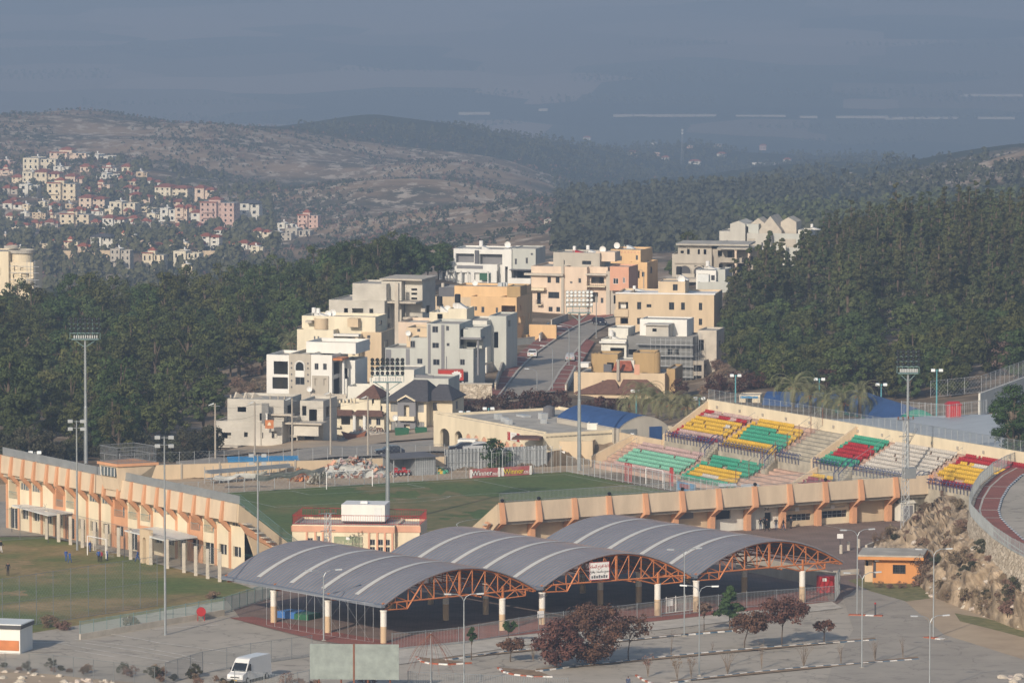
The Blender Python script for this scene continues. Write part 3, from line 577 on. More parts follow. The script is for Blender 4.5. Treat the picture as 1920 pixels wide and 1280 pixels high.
fence("mesh_fence", "low wire fence at the front edge of the parking lot", L_((-80,1258),(100,1266),(290,1290)), 2.4, "mesh", 3, .16, "mesh_wire")
fence("mesh_fence", "grey wire fence between the parking lot and the white van", L_((310,1283),(380,1262),(470,1246),(585,1230)), 2.5, "mesh", 3.6, .16, "mesh_wire")
fence("palisade_fence", "grey palisade fence right in front of the white van", L_((440,1292),(495,1298),(535,1302),(580,1292)), 2.3, bar=.2)
fence("palisade_fence", "grey palisade fence right of the blank billboard back", L_((765,1293),(900,1299),(1065,1306)), 2.2, bar=.2)
fence("palisade_fence", "long grey palisade fence along the canopy plaza pavement", L_((735,1219),(860,1208),(1010,1183),(1240,1157),(1400,1140),(1565,1128)), 2.1, bar=.2, step=4)
fence("palisade_fence", "short return of the plaza palisade beside the access road", L_((1565,1128),(1575,1112)), 3.2, bar=.12)
fence("cable_fence", "thin hanging wires along the left side of the leftmost canopy", L_((500,1172),(590,1188),(700,1204)), 4.6, "mesh", 1.5, 3, "metal_pale", r=.022)
# goals
def goal(label, P0, P1, h, back, net="white"):
    rz, w_ = frame2(P0, P1); t = thing("football_goal", label, "goal", P0, rz, "football goals"); mb = MB()
    mb.bar((0,0,0),(0,0,h),.07); mb.bar((w_,0,0),(w_,0,h),.07); mb.bar((0,0,h),(w_,0,h),.07); mb.build("frame", M("white"), t); mb = MB()
    n = int(w_ / .3)
    for k in range(n + 1): x = w_*k/n; mb.tube([(x,0,h),(x,back*.5,h-.1),(x,back,0)], .008, 3, cap=False)
    for k in range(8): z = h*k/8; y = back * (1 - .5 * (k / 8)); mb.tube([(0,0,z),(0,y,z),(w_,y,z),(w_,0,z)], .008, 3, cap=False)
    mb.build("net", M("metal_pale"), t); return t
goal("far white football goal before the scrap pile on the stadium pitch", PP(0,38.66), PP(0,31.34), 2.44, 1.6)
goal("white football goal on the training pitch before the pillar fence", G(164,1040), G(199,1047), 2.5, 1.2)
goal("small white goal at the pitch edge below the mint green seats", G(1211,908), G(1243,914), 2.4, .9)
# ball-game perimeter railings on the stadium pitch
fence("pitch_railing", "low grey railing behind the far goal of the stadium pitch", [PP(-2.6,72), PP(-2.6,36), PP(-2.6,12.4)], 1.9, "mesh", 2.4, .5, "metal_pale", r=.05)
fence("pitch_railing", "pale railing between the stadium pitch and the mint seats", [PP(-2.8,-2), PP(14,-2.6), PP(30,-3.2), PP(52,-3.5)], 2.5, "bars", 1.6, .35, "metal_pale", r=.05)
fence("corner_fence", "grey mesh fence beside the floodlight mast at the far pitch corner", [PP(-2.7,10.5), PP(-2.8,5), PP(-2.8,-1)], 3.6, "bars", 1.6, .5, "metal_pale", r=.05, arms=True)
for px, py, lab in ((1172,912,"red wire gate nearest the far corner of the coloured stand"),(1256,921,"narrow red wire gate below the yellow lower seats")):
    q = G(px, py-11); t = thing("gate", lab, "gate", q, atan2(A2.y, A2.x)); mb = MB(); wd = 1.8 if px < 1200 else .9
    for x in (0, wd/2, wd): mb.bar((x,0,0),(x,0,2.6),.06)
    for z in (.05, .9, 1.75, 2.6): mb.bar((0,0,z),(wd,0,z),.05)
    mb.build("frame", M("red"), t); mb = MB(); [mb.bar((wd*k/12,0,0),(wd*k/12,0,2.6),.02) for k in range(13)]; mb.build("bars", M("seat_red"), t)
# advertising boards behind the far goal
def adboard(b0, b1, label, bgcol, col):
    P0 = PP(-2.2, b0); P1 = PP(-2.2, b1); rz, w_ = frame2(P0, P1); t = thing("advertising_board", label, "sign", P0, rz, "boards behind the far goal")
    mb = MB(); mb.box(0, w_, -.05, .05, .05, 1.35); mb.build("panel", bgcol, t); mb = MB(); mb.box(0,.4,-.07,-.052,.1,1.3); mb.box(w_-.35,w_,-.07,-.052,.05,1.35); mb.build("end_marks", M("white"), t)
    text_obj("lettering", "Winner", 1.08, col, t, (w_*.40, -.09, .66), (pi/2, 0, 0), sx=.98, ext=.02); text_obj("lettering", ".co.il", .8, M("white"), t, (w_*.84, -.09, .55), (pi/2, 0, 0), sx=.8, ext=.02)
    text_obj("outline", "Winner", 1.16, M("black"), t, (w_*.40, -.062, .65), (pi/2, 0, 0), sx=1.02, ext=.004)
mat("ad_red", (.40,.09,.09), rough=.5, c2=(.45,.22,.20), scale=.5); mat("ad_yellow", (.75,.60,.05), rough=.5)
adboard(14.4, 9.6 - .2, "advertising board with white Winner lettering behind the far goal", M("ad_red"), M("white"))
adboard(9.2, 4.2, "advertising board with yellow Winner lettering behind the far goal", M("ad_red"), M("ad_yellow"))
# ================================================================== STANDS
def u_at(P0, d, px):                                                   # where a photo column meets a ground line
    k = (px - 960) / FPX; return (k * P0.y - P0.x) / (d.x - k * d.y)
# ---- front stand
P0, P1 = G(928,1031), G(1751,974); rz, LF = frame2(P0, P1); dF = (P1 - P0).normalized()
fs = thing("stadium_stand", "long low tan and orange stand behind the vaulted canopies with ticket windows", "grandstand", P0, rz)
RX = [941,1010,1078,1143,1212,1281,1350,1418,1484,1551,1618,1684,1751]; RU = [u_at(P0, dF, x) for x in RX]
HT = 6.1
fn = lambda u, v, z: (u, v, z)
for i, u in enumerate(RU):
    mb = MB(); mb.prism([(.35,HT+.05),(0,HT+.05),(-.5,3.75),(-.5,3.4),(1.45,2.3),(1.45,0),(2.3,0),(2.3,2.7),(.35,3.8)], u-.36, u+.36, fn); mb.build("rib", M("orange"), fs)
back = MB(); panel = MB(); sof = MB(); tr = MB(); slit = MB()
holes_by = {8: [(.06,.94,.8,1.7)], 9: [(.04,.96,.9,1.85)], 7: [(.58,.8,.0,2.2)], 6: [(.15,.62,1.7,2.9)], 10: [(.02,.14,0,2.1)]}
for i in range(12):
    a, b = RU[i] + .36, RU[i+1] - .36; w_ = b - a
    hs = [(a + w_*h[0], a + w_*h[1], h[2], h[3]) for h in holes_by.get(i, [])]
    mb = MB(); mb.wall(lambda p, q, d: (p, 2.5 + d, q), RU[i], RU[i+1], 0, 3.5, hs, .3); mb.build("back_wall", M("offwhite") if i in (6, 7) else M("tan") if i % 3 else M("cream"), fs)
    for h in hs:
        mb = MB(); mb.box(h[0], h[1], 2.78, 2.84, h[2], h[3], 0)
        if i in (8, 9):
            for k in range(1, 6): x = h[0] + (h[1]-h[0])*k/6; mb.box(x-.04, x+.04, 2.7, 2.775, h[2], h[3], 1)
            mb.box(h[0], h[1], 2.70, 2.775, (h[2]+h[3])/2-.03, (h[2]+h[3])/2+.03, 1)
        mb.build("ticket_window" if i in (8, 9) else "window" if i == 6 else "door", [M("glass"), M("metal")], fs)
    panel.hexa([(a,-.02,3.6),(b,-.02,3.6),(b,.3,3.6),(a,.3,3.6),(a,.12,HT),(b,.12,HT),(b,.35,HT),(a,.35,HT)])
    sof.box(a, b, .5, .8, 3.15, 3.55); sof.box(a, b, .8, 2.5, 3.4, 3.55)
    if i in (8, 9, 3): slit.box(a+w_*.12, a+w_*.42, 2.44, 2.495, 2.25, 2.38); slit.box(a+w_*.55, a+w_*.88, 2.44, 2.495, 2.25, 2.38) if i != 3 else None
panel.build("parapet", M("tan_panel"), fs); sof.build("soffit_beam", M("concrete"), fs); slit.build("vent_slit", M("concrete"), fs)
for i in (8, 9): mb = MB(); x = (RU[i]+RU[i+1])/2 - .1; mb.box(x-.3, x+.3, 2.38, 2.49, 2.1, 2.65); mb.build("light_box", M("white"), fs)
for k in range(9): tr.box(RU[0] - .4, RU[-1], .45 + k * 1.0, 1.45 + k * 1.0, 0 if k > 2 else 3.6, 5.5 - k * .58)
tr.build("terrace", M("terrace_grey"), fs)
mb = MB(); mb.prism([(.0,HT-.1),(9.6,.7),(9.6,0),(1.5,0),(1.5,2.2),(-.3,3.5)], RU[0]-.75, RU[0]-.4, fn); mb.build("end_wall", M("tan"), fs)
mb = MB(); [mb.box(RU[0]-2.0, RU[0]-.76, 1.0 + k*.55, 1.0 + k*.55 + .75, 3.2 - .62*k, 3.38 - .62*k) for k in range(6)]; mb.build("steps", M("concrete_lt"), fs)
mb = MB(); mb.prism([(.7,3.4),(4.4,-.2),(5.3,-.2),(1.6,3.6)], RU[0]-1.6, RU[0]-1.2, fn); mb.build("stringer", M("orange"), fs)
mb = MB(); nb = int(LF / .2)
for k in range(nb): x = RU[0] + (RU[-1]-RU[0])*k/nb; mb.tube([(x,.55,HT-.1),(x,.55,HT+1.25)], .016, 3, cap=False)
mb.bar((RU[0],.55,HT+1.2),(RU[-1],.55,HT+1.2),.03); mb.bar((RU[0],.55,HT+.15),(RU[-1],.55,HT+.15),.03); mb.build("railing", M("galv"), fs)
for i in (0, 1, 3, 5, 7, 9): mb = MB(); mb.lathe([(.05,0),(.2,.1),(.28,.35),(.1,.5)], (RU[i]+.1, .1, HT+.05), 8); mb.build("lamp", M("black"), fs)
text_obj("number", "52", .75, M("darkgrey"), fs, (RU[7] + (RU[8]-RU[7])*.62, 2.47, 2.75), (pi/2, 0, 0), sx=1.2)
for (i, f0, m_, nm, w_, h_, z) in ((2,.62,"sheet_white","wall_sign",1.5,.7,2.9),(3,.45,"sheet_white","wall_sign",1.7,.75,2.95),(5,.1,"greytrim","plaque",2.3,1.0,2.6)):
    mb = MB(); x = RU[i] + .45 + (RU[i+1]-RU[i]) * f0 * .8; mb.box(x, x + w_, 2.40, 2.49, z - h_/2, z + h_/2); mb.build(nm, M(m_), fs)
    if nm == "wall_sign": text_obj("lettering", "ﺓﺮﻛﺍﺬﺗ", .5, M("blue"), fs, (x + w_/2, 2.37, z), (pi/2, 0, 0), sx=.9)
mb = MB(); q = RU[11] + 1.2; mb.box(q, q + 2.2, .6, 2.2, 0, 2.4); mb.face([(q-.2,.4,2.4),(q+2.4,.4,2.4),(q+2.4,1.4,3.0),(q-.2,1.4,3.0)]); mb.build("door_lobby", M("offwhite"), fs); mb = MB(); mb.box(q+.4,q+1.9,.52,.595,.05,2.1); mb.build("double_door", M("greytrim"), fs)
# ---- left stand
P0, P1 = G(8,988), G(462,1070); rz, LL = frame2(P0, P1); dL = (P1 - P0).normalized()
ls = thing("stadium_stand", "tall cream and orange stand with clubhouse windows and balconies beside the training pitch", "grandstand", P0, rz)
def ztop(u, py):
    p = P0 + dL * u; return CAMH - (py - YH) * p.y / FPX
PX = [8,30,52,73,97,116,137,159,183,206,233,256,281,305,327,350,375,401,428,455]; PU = [u_at(P0, dL, x) for x in PX]
zt = lambda u: ztop(u, 853 + (PX_at(u) - 5) * .209)
def PX_at(u): p = P0 + dL * u; return 960 + FPX * p.x / p.y
VF = .0
walls = MB(); pan = MB(); pat = "BWWCOBCWWOBBWWCOBWWB"
for i in range(19):
    a, b = PU[i], PU[i+1]; w_ = b - a; z1 = zt((a + b) / 2); k = pat[i]; zr = z1 - 2.6
    if k in "BO":
        hs = [(a+.15*w_, b-.15*w_, 4.1, min(7.0, zr-.3))]
    elif k == "W": hs = [(a+.1*w_, b-.1*w_, 5.5, 6.5)]
    else: hs = []
    hs2 = [(a+.2*w_, b-.25*w_, 1.6, 2.9)] if k in "WCO" else [(a+.15*w_, b-.15*w_, .1, 2.8)]
    mb = MB(); mb.wall(lambda p, q, d: (p, VF + d, q), a, b, 3.5, zr + .8, hs, 1.2 if k in "BO" else .25); mb.build("upper_wall", M("orange") if k == "O" else M("cream"), ls)
    mb = MB(); mb.wall(lambda p, q, d: (p, VF + d, q), a, b, 0, 3.5, hs2, .3); mb.build("lower_wall", M("orange") if k in "OB" and i % 2 else M("cream"), ls)
    for h in hs:
        mb = MB()
        if k == "W":
            mb.box(h[0], h[1], .2, .26, h[2], h[3], 0); [mb.box(h[0]+(h[1]-h[0])*j/4-.05, h[0]+(h[1]-h[0])*j/4+.05, .1, .195, h[2], h[3], 1) for j in range(5)]; mb.build("window", [M("glass_blue"), M("concrete_lt")], ls)
        else:
            mb.box(h[0]-.1, h[1]+.1, 1.2, 1.3, h[2]-.3, h[3]+.3, 0); mb.box(h[0]+.3, h[0]+1.1, 1.1, 1.195, h[2], h[2]+2.1, 1); mb.build("balcony_back", [M("orange"), M("glass_blue")], ls)
            mb = MB(); mb.bar((h[0],-.04,5.0),(h[1],-.04,5.0),.03); [mb.bar((h[0]+(h[1]-h[0])*j/10,-.04,4.1),(h[0]+(h[1]-h[0])*j/10,-.04,5.0),.015) for j in range(11)]; mb.build("balcony_rail", M("green_metal"), ls)
    for h in hs2: mb = MB(); mb.box(h[0], h[1], .26, .32, h[2], h[3], 0); mb.box((h[0]+h[1])/2-.04,(h[0]+h[1])/2+.04,.18,.255,h[2],h[3],1); mb.build("window", [M("glass"), M("frame_white")], ls)
    pan.hexa([(a+.25,-1.2,z1-2.35),(b-.1,-1.2,z1-2.35),(b-.1,-.8,z1-2.35),(a+.25,-.8,z1-2.35),(a+.25,-1.05,zt(a)),(b-.1,-1.05,zt(b)),(b-.1,-.8,zt(b)),(a+.25,-.8,zt(a))])
    pan.box(a, b, -.8, .1, z1-2.5, z1-2.3)
    mb = MB(); mb.prism([(-.9,zt(a)+.05),(-1.25,zt(a)+.05),(-1.6,z1-2.2),(-1.6,z1-2.5),(-.12,z1-3.9),(-.12,0),(.02,0),(.02,z1-3.5),(-.9,z1-2.3)], a-.22, a+.22, fn); mb.build("rib", M("orange"), ls)
pan.build("parapet", M("tan_panel"), ls)
mb = MB()
for i in range(19):
    a, b = PU[i], PU[i+1]
    for k in range(11): mb.box(a, b, -.75 + k*.85, .1 + k*.85, 7.0 - k*.65 if k else 7, zt((a+b)/2) - .35 - k*.75)
mb.build("terrace", M("terrace_grey"), ls)
mb = MB()
for i in range(19):
    a, b = PU[i], PU[i+1]
    mb.hexa([(a,-.7,zt(a)),(b,-.7,zt(b)),(b,-.66,zt(b)),(a,-.66,zt(a)),(a,-.7,zt(a)+1.05),(b,-.7,zt(b)+1.05),(b,-.66,zt(b)+1.05),(a,-.66,zt(a)+1.05)])
mb.build("top_screen", M("metal"), ls)
ue = PU[-1]; ze = zt(ue)
mb = MB(); mb.prism([(-1.05,ze),(9.2,1.2),(9.2,0),(2.0,0),(0,ze-3.2),(-1.2,ze-2.3)], ue, ue+.35, fn); mb.build("end_wall", M("tan"), ls)
mb = MB(); mb.prism([(-1.2,ze-2.3),(7.2,1.6),(7.2,.9),(.0,ze-3.9)], ue+.35, ue+.7, fn); mb.build("stringer", M("orange"), ls)
mb = MB(); [mb.box(ue+.36, ue+1.5, -.6+.85*k, .2+.85*k, ze-2.55-.62*k, ze-2.4-.62*k) for k in range(9)]; mb.build("steps", M("concrete_lt"), ls)
mb = MB(); sl = (1.2-ze)/10.2
for k in range(60): v = -.9 + 10*k/60; z = ze + (v+1.05)*sl; mb.tube([(ue+.2,v,z),(ue+.2,v,z+1.25)], .02, 3, cap=False)
for dz in (.2, 1.2): mb.bar((ue+.2,-.9,ze+.1+dz),(ue+.2,9,ze+10*sl+dz),.03)
mb.build("end_railing", M("green_metal"), ls)
for lab_, c in (("",[(22,947),(97,943),(157,958),(90,966)]),("",[(233,994),(302,987),(370,1006),(309,1013)])):
    ii = Matrix.Rotation(-rz, 4, 'Z'); q = [ii @ (G(x, y, 3.6) - P0) for x, y in c]; mb = MB(); n_ = len(q)
    mb.hexa([(p.x,p.y,3.5) for p in q] + [(p.x,p.y,3.66) for p in q]); mb.build("awning", M("sheet_white"), ls)
    mb = MB(); mb.bar((q[3].x,q[3].y,3.42),(q[2].x,q[2].y,3.42),.06); mb.build("awning_beam", M("frame_dark"), ls)
    for p in (q[2], q[3], (q[2]+q[3])/2, q[0]): mb = MB(); mb.bar((p.x,p.y,0),(p.x,p.y,3.4),.06); mb.build("awning_post", M("frame_dark"), ls)
# press box on the rim of the left stand, with a mesh cage on its roof
ub = u_at(P0, dL, 206); uc = u_at(P0, dL, 236); zb = zt(ub)
mb = MB(); mb.hexa([(ub,-1.4,zb-1.5),(uc,-1.4,zb-1.5),(uc,3.0,zb-1.5),(ub,3.0,zb-1.5),(ub-.2,-1.9,zb+1.9),(uc+.4,-1.9,zb+1.9),(uc+1.6,3.4,zb+1.9),(ub-.2,3.4,zb+1.9)]); mb.hexa([(ub-.4,-2.1,zb+1.75),(uc+.6,-2.1,zb+1.75),(uc+1.8,3.6,zb+1.75),(ub-.4,3.6,zb+1.75),(ub-.4,-2.1,zb+2.1),(uc+.6,-2.1,zb+2.1),(uc+1.8,3.6,zb+2.1),(ub-.4,3.6,zb+2.1)], 1)
pb = mb.build("press_box", [M("tan_panel"), M("orange")], ls)
mb = MB(); mb.hexa([(ub+.5,-1.92,zb+.35),(uc-.1,-1.92,zb+.35),(uc-.1,-1.6,zb+.35),(ub+.5,-1.6,zb+.35),(ub+.4,-2.02,zb+1.55),(uc,-2.02,zb+1.55),(uc,-1.7,zb+1.55),(ub+.4,-1.7,zb+1.55)]); mb.build("window_band", M("glass_blue"), pb)
mb = MB(); [mb.box(ub+.5+(uc-ub-.6)*j/4-.06, ub+.5+(uc-ub-.6)*j/4+.06, -2.1, -2.03, zb+.4, zb+1.5) for j in range(5)]; mb.build("mullion", M("frame_white"), pb)
mb = MB(); z0 = zb + 2.1
for s0, s1 in (((ub,-1.9),(uc+.4,-1.9)),((uc+.4,-1.9),(uc+1.6,3.4)),((ub,-1.9),(ub,3.4)),((ub,3.4),(uc+1.6,3.4))):
    for k in range(26): x = s0[0]+(s1[0]-s0[0])*k/25; y = s0[1]+(s1[1]-s0[1])*k/25; mb.tube([(x,y,z0),(x,y,z0+2.1)], .022, 3, cap=False)
    for z in (z0+.1, z0+1.1, z0+2.1): mb.bar((*s0,z),(*s1,z),.04)
mb.build("roof_cage", M("metal"), ls)
# ---- coloured stand on the right
R0 = G(1150,868,.9); rz = atan2(A2.y, A2.x); RO = Vector((R0.x, R0.y, 0))
rs = thing("stadium_stand", "big open stand with green yellow red and white plastic seats on two tiers", "grandstand", RO, rz)
UMAX = 92.0; VU, ZU, NU, NL = 6.5, 5.4, 8, 7
lz = lambda i: .9 + .42 * i; uz = lambda j: ZU + .42 * j
mb = MB(); mb.box(-4, 47, -1.3, -.35, 0, .55)
for i in range(NL): mb.box(-4, 47, -.35 + .8*i, .45 + .8*i, 0, lz(i) - .42)
mb.box(-4, 47, .45 + .8*(NL-1), VU - .4, 0, lz(NL-1) - .1); mb.build("lower_terrace", M("terrace"), rs)
mb = MB()
for (a, b) in ((4.6, 35.5), (45.5, UMAX)):
    for j in range(NU + 1): mb.box(a, b, VU - .35 + .8*j, VU + .45 + .8*j, 0, uz(j) - .42)
mb.build("upper_terrace", M("terrace"), rs)
mb = MB()
for j in range(NU + 1): mb.box(35.5, 45.5, VU - .35 + .8*j, VU + .45 + .8*j, 0, uz(j) - .45)
for i in range(NL): mb.box(47, 62, -.35 + .8*i, .45 + .8*i, 0, lz(i) - .45)
mb.build("bare_terrace", M("terrace_grey"), rs)
mb = MB(); mb.box(4.4, UMAX, VU - .55, VU - .36, 0, ZU - .45); mb.build("tier_wall", M("terrace_grey"), rs)
VB_ = VU + .8 * (NU + 1) - .35; ZB_ = uz(NU) + 1.25
mb = MB(); mb.box(4.2, UMAX + 6, VB_, VB_ + .35, 0, ZB_); mb.build("rear_wall", M("cream"), rs)
mb = MB(); mb.prism([(VU-.6,ZU-.2),(VB_,ZB_-.3),(VB_,0),(VU-.6,0)], 4.1, 4.55, fn); mb.build("flank_wall", M("tan"), rs); mb = MB(); mb.prism([(VU-.6,ZU+.1),(VB_,ZB_-.3),(VB_,0),(VU-.6,0)], 45.0, 45.45, fn); mb.build("flank_wall", M("tan"), rs); mb = MB(); mb.prism([(-1.4,.9),(VU-.7,4.6),(VU-.7,0),(-1.4,0)], 46.6, 47.05, fn); mb.build("flank_wall", M("tan"), rs)
mb = MB(); [mb.box(7 + 6.4*k, 7.4 + 6.4*k, VB_ - .15, VB_ - .002, ZB_ - 1.1, ZB_ - .7) for k in range(14)]; mb.build("wall_lamp", M("concrete"), rs)
mb = MB(); mb.box(-14, 4.1, 5.6, 6.0, 0, 4.4); mb.prism([(-1.2,1.6),(5.6,4.3),(5.6,0),(-1.2,0)], -4.6, -4.1, fn); mb.build("side_wall", M("tan"), rs)
mb = MB(); mb.prism([(.2,1.5),(3.2,1.6),(6.2,4.5),(6.2,4.0),(3.4,.8),(.2,.7)], -5.6, -4.62, fn); mb.build("stair_parapet", M("white_wall"), rs)
seatm = {k: M("seat_" + k) for k in ("yellow", "green", "mint", "red", "maroon", "pink", "white")}
def seat_row(u0, u1, v, z, col):
    mb = MB(); mb.box(u0+.04, u1-.04, v-.03, v+.03, z-.14, z-.05); n = max(1, int((u1 - u0) / .5)); st = (u1 - u0) / n; rr = random.Random(int(u0*100 + v*10))
    for k in range(n):
        if rr.random() < .035: continue
        x = u0 + st * k + .03; w_ = st - .06
        mb.box(x, x + w_, v - .22, v + .2, z - .06, z + .02); mb.hexa([(x,v+.17,z),(x+w_,v+.17,z),(x+w_,v+.25,z),(x,v+.25,z),(x+.04,v+.27,z+.36),(x+w_-.04,v+.27,z+.36),(x+w_-.04,v+.33,z+.36),(x+.04,v+.33,z+.36)])
        mb.box(x + w_*.4, x + w_*.6, v-.05, v+.1, z-.42, z-.06)
    return mb.build("seat_row", seatm[col], rs)
def block(u0, u1, v0, zf, rows):
    for i, r in enumerate(rows):
        if isinstance(r, str): r = [(0, 1, r)]
        for a, b, c in r:
            if c: seat_row(u0 + (u1-u0)*a, u0 + (u1-u0)*b, v0 + .8*i, zf(i), c)
block(-.2, 17.6, 0, lz, ["pink", "mint", "mint", "mint", "mint", "pink", "pink"])
block(19.2, 34.0, 0, lz, ["green", [(0,.06,"green"),(.06,.3,"yellow"),(.3,.6,"white"),(.6,.95,"yellow")], [(0,.06,"green"),(.06,.9,"yellow")], [(0,.06,"green"),(.06,.85,"yellow"),(.85,1,"green")], [(0,.2,"green"),(.2,.4,"green"),(.5,1,"green")], [(.1,.6,"green"),(.62,1,"green")], "green"])
block(5.4, 18.4, VU, uz, [[(0,.15,"red"),(.15,.55,"pink"),(.55,1,"maroon")], [(0,.06,"red"),(.06,1,"pink")], [(0,.05,"red"),(.05,1,"yellow")], "yellow", [(0,.75,"yellow"),(.75,.85,"white"),(.85,1,"yellow")], "yellow", [(0,.08,"red"),(.08,.4,"pink"),(.4,.65,"red"),(.65,.78,"pink"),(.78,1,"red")], [(0,.2,"red"),(.2,1,"pink")]])
block(19.8, 34.6, VU, uz, ["yellow", [(0,.9,"yellow"),(.9,1,"green")], [(0,.1,"yellow"),(.15,1,"green")], [(0,.1,"yellow"),(.1,.95,"green"),(.95,1,"yellow")], [(0,.08,"yellow"),(.08,.9,"green"),(.9,1,"yellow")], [(0,.06,"yellow"),(.06,.55,"green"),(.6,1,"yellow")], [(0,.5,"yellow"),(.52,.95,"yellow")], [(.05,.7,"yellow")]])
block(46.2, 55.2, VU, uz, ["green", "green", [(0,.1,"green"),(.1,.95,"red")], [(0,.08,"green"),(.08,1,"red")], [(0,.1,"green"),(.1,1,"red")], [(0,.1,"green"),(.1,.85,"red"),(.85,1,"green")], "green", "green"])
block(56.8, 72.5, VU, uz, ["white"] * 8)
block(74.1, 91, VU, uz, [[(.2,.6,"red"),(.6,1,"maroon")], [(.15,.3,"yellow"),(.45,1,"yellow")], "yellow", "yellow", "yellow", [(0,.1,"red"),(.1,.3,"yellow"),(.3,.5,"white"),(.5,1,"yellow")], [(0,.6,"red"),(.6,1,"maroon")], [(0,.25,"red"),(.27,1,"red")]])
block(46.4, 53.0, 0, lz, [[], [], [], "maroon", "maroon", [(.0,.1,"yellow"),(.1,1,"maroon")], [(0,.9,"yellow")]])
def loops(u0, u1, v, z, m="navy", h=1.0):
    mb = MB(); n = max(1, int((u1-u0)/.85))
    for k in range(n + 1): u = u0 + (u1-u0)*k/n; mb.tube([(u,v-.25,z-.5),(u,v-.3,z+h*.5),(u,v-.1,z+h),(u,v+.15,z+h*.8)], .07, 4)
    mb.bar((u0,v-.25,z+h*.75),(u1,v-.25,z+h*.75),.065); mb.bar((u0,v-.28,z+h*.3),(u1,v-.28,z+h*.3),.05); mb.build("guard_rail", M(m), rs)
for a, b in ((5.2,17.6),(20.2,33.6),(36,42),(46,52.5),(56.4,73),(74,86)): loops(a, b, VU - .5, ZU - .5)
for u in (18.5, 34.9, 54.6, 73.0):                                    # stairs up through the tiers
    mb = MB(); [mb.box(u, u+1.3, VU - 2.6 + .3*k, VU - .4, 0, 3.4 + .28*k) for k in range(8)]; mb.build("stair", M("terrace_grey"), rs)
    mb = MB()
    for du in (0, 1.3):
        mb.tube([(u+du,VU-2.8,3.5),(u+du,VU-2.8,4.5),(u+du,VU-.6,6.4),(u+du,VU+.2,6.5),(u+du,VU+.2,5.6)], .07, 4)
        for k in range(5): mb.bar((u+du,VU-2.6+.5*k,3.6+.45*k),(u+du,VU-2.6+.5*k,4.6+.45*k),.03)
    mb.build("stair_rail", M("navy"), rs)
    mb = MB(); [mb.tube([(u+.65,VU+a,uz(0)+a*.52),(u+.65,VU+a,uz(0)+a*.52+.9),(u+.65,VU+a+2.4,uz(0)+(a+2.4)*.52+.9),(u+.65,VU+a+2.4,uz(0)+(a+2.4)*.52)], .03, 4) for a in (.4, 3.6)]; mb.build("handrail", M("metal"), rs)
for u in (-1.8, 18.4):
    mb = MB(); [mb.tube([(u,a,lz(0)+a*.52-.3),(u,a,lz(0)+a*.52+.7),(u,a+2.2,lz(0)+(a+2.2)*.52+.7),(u,a+2.2,lz(0)+(a+2.2)*.52-.3)], .03, 4) for a in (0, 2.8)]; mb.build("handrail", M("metal"), rs)
mb = MB(); nb = 60
for k in range(nb + 1): u = 4.4 + (UMAX + 5 - 4.4)*k/nb; mb.bar((u,VB_+.2,ZB_),(u,VB_+.2,ZB_+1.5),.03)
mb.bar((4.4,VB_+.2,ZB_+1.45),(UMAX+5,VB_+.2,ZB_+1.45),.03)
for k in range(330): u = 4.4 + (UMAX + .6)*k/330; mb.tube([(u,VB_+.2,ZB_),(u,VB_+.2,ZB_+1.45)], .014, 3, cap=False)
for z in np.linspace(.15,1.3,7): mb.bar((4.4,VB_+.2,ZB_+z),(UMAX+5,VB_+.2,ZB_+z),.013)
mb.build("top_fence", M("galv"), rs)
def RP(u, v, z=0): return RO + A2 * u + B2 * v + Vector((0, 0, z))
fence("divider_fence", "wire fence on posts dividing the coloured stand at the bare terraces", [RP(36.2, -1, 1), RP(36.2, VU-1, 4.5), RP(36.2, VB_, ZB_ - 1)], 2.6, "mesh", 2.4, .4, "mesh_wire", "rust", r=.05)
# scoreboard bits beside the stand's right end
t = thing("noticeboard", "dark blue board on legs in front of the red and yellow seats", "sign", G(1800,912), -.1); mb = MB(); mb.box(0,1.4,-.05,.05,.7,2.3); mb.build("panel", M("navy"), t); mb = MB(); [mb.bar((x,0.08,0),(x,.08,2),.04) for x in (.2,1.2)]; mb.build("legs", M("metal"), t)
t = thing("signboard", "white square board on a post at the right end of the front stand", "sign", G(1772,975), -.1); mb = MB(); mb.box(-.7,.5,-.05,.05,3.0,4.2); mb.build("panel", M("white"), t); mb = MB(); mb.bar((0,.08,0),(0,.08,3.4),.05); mb.build("post", M("metal"), t)
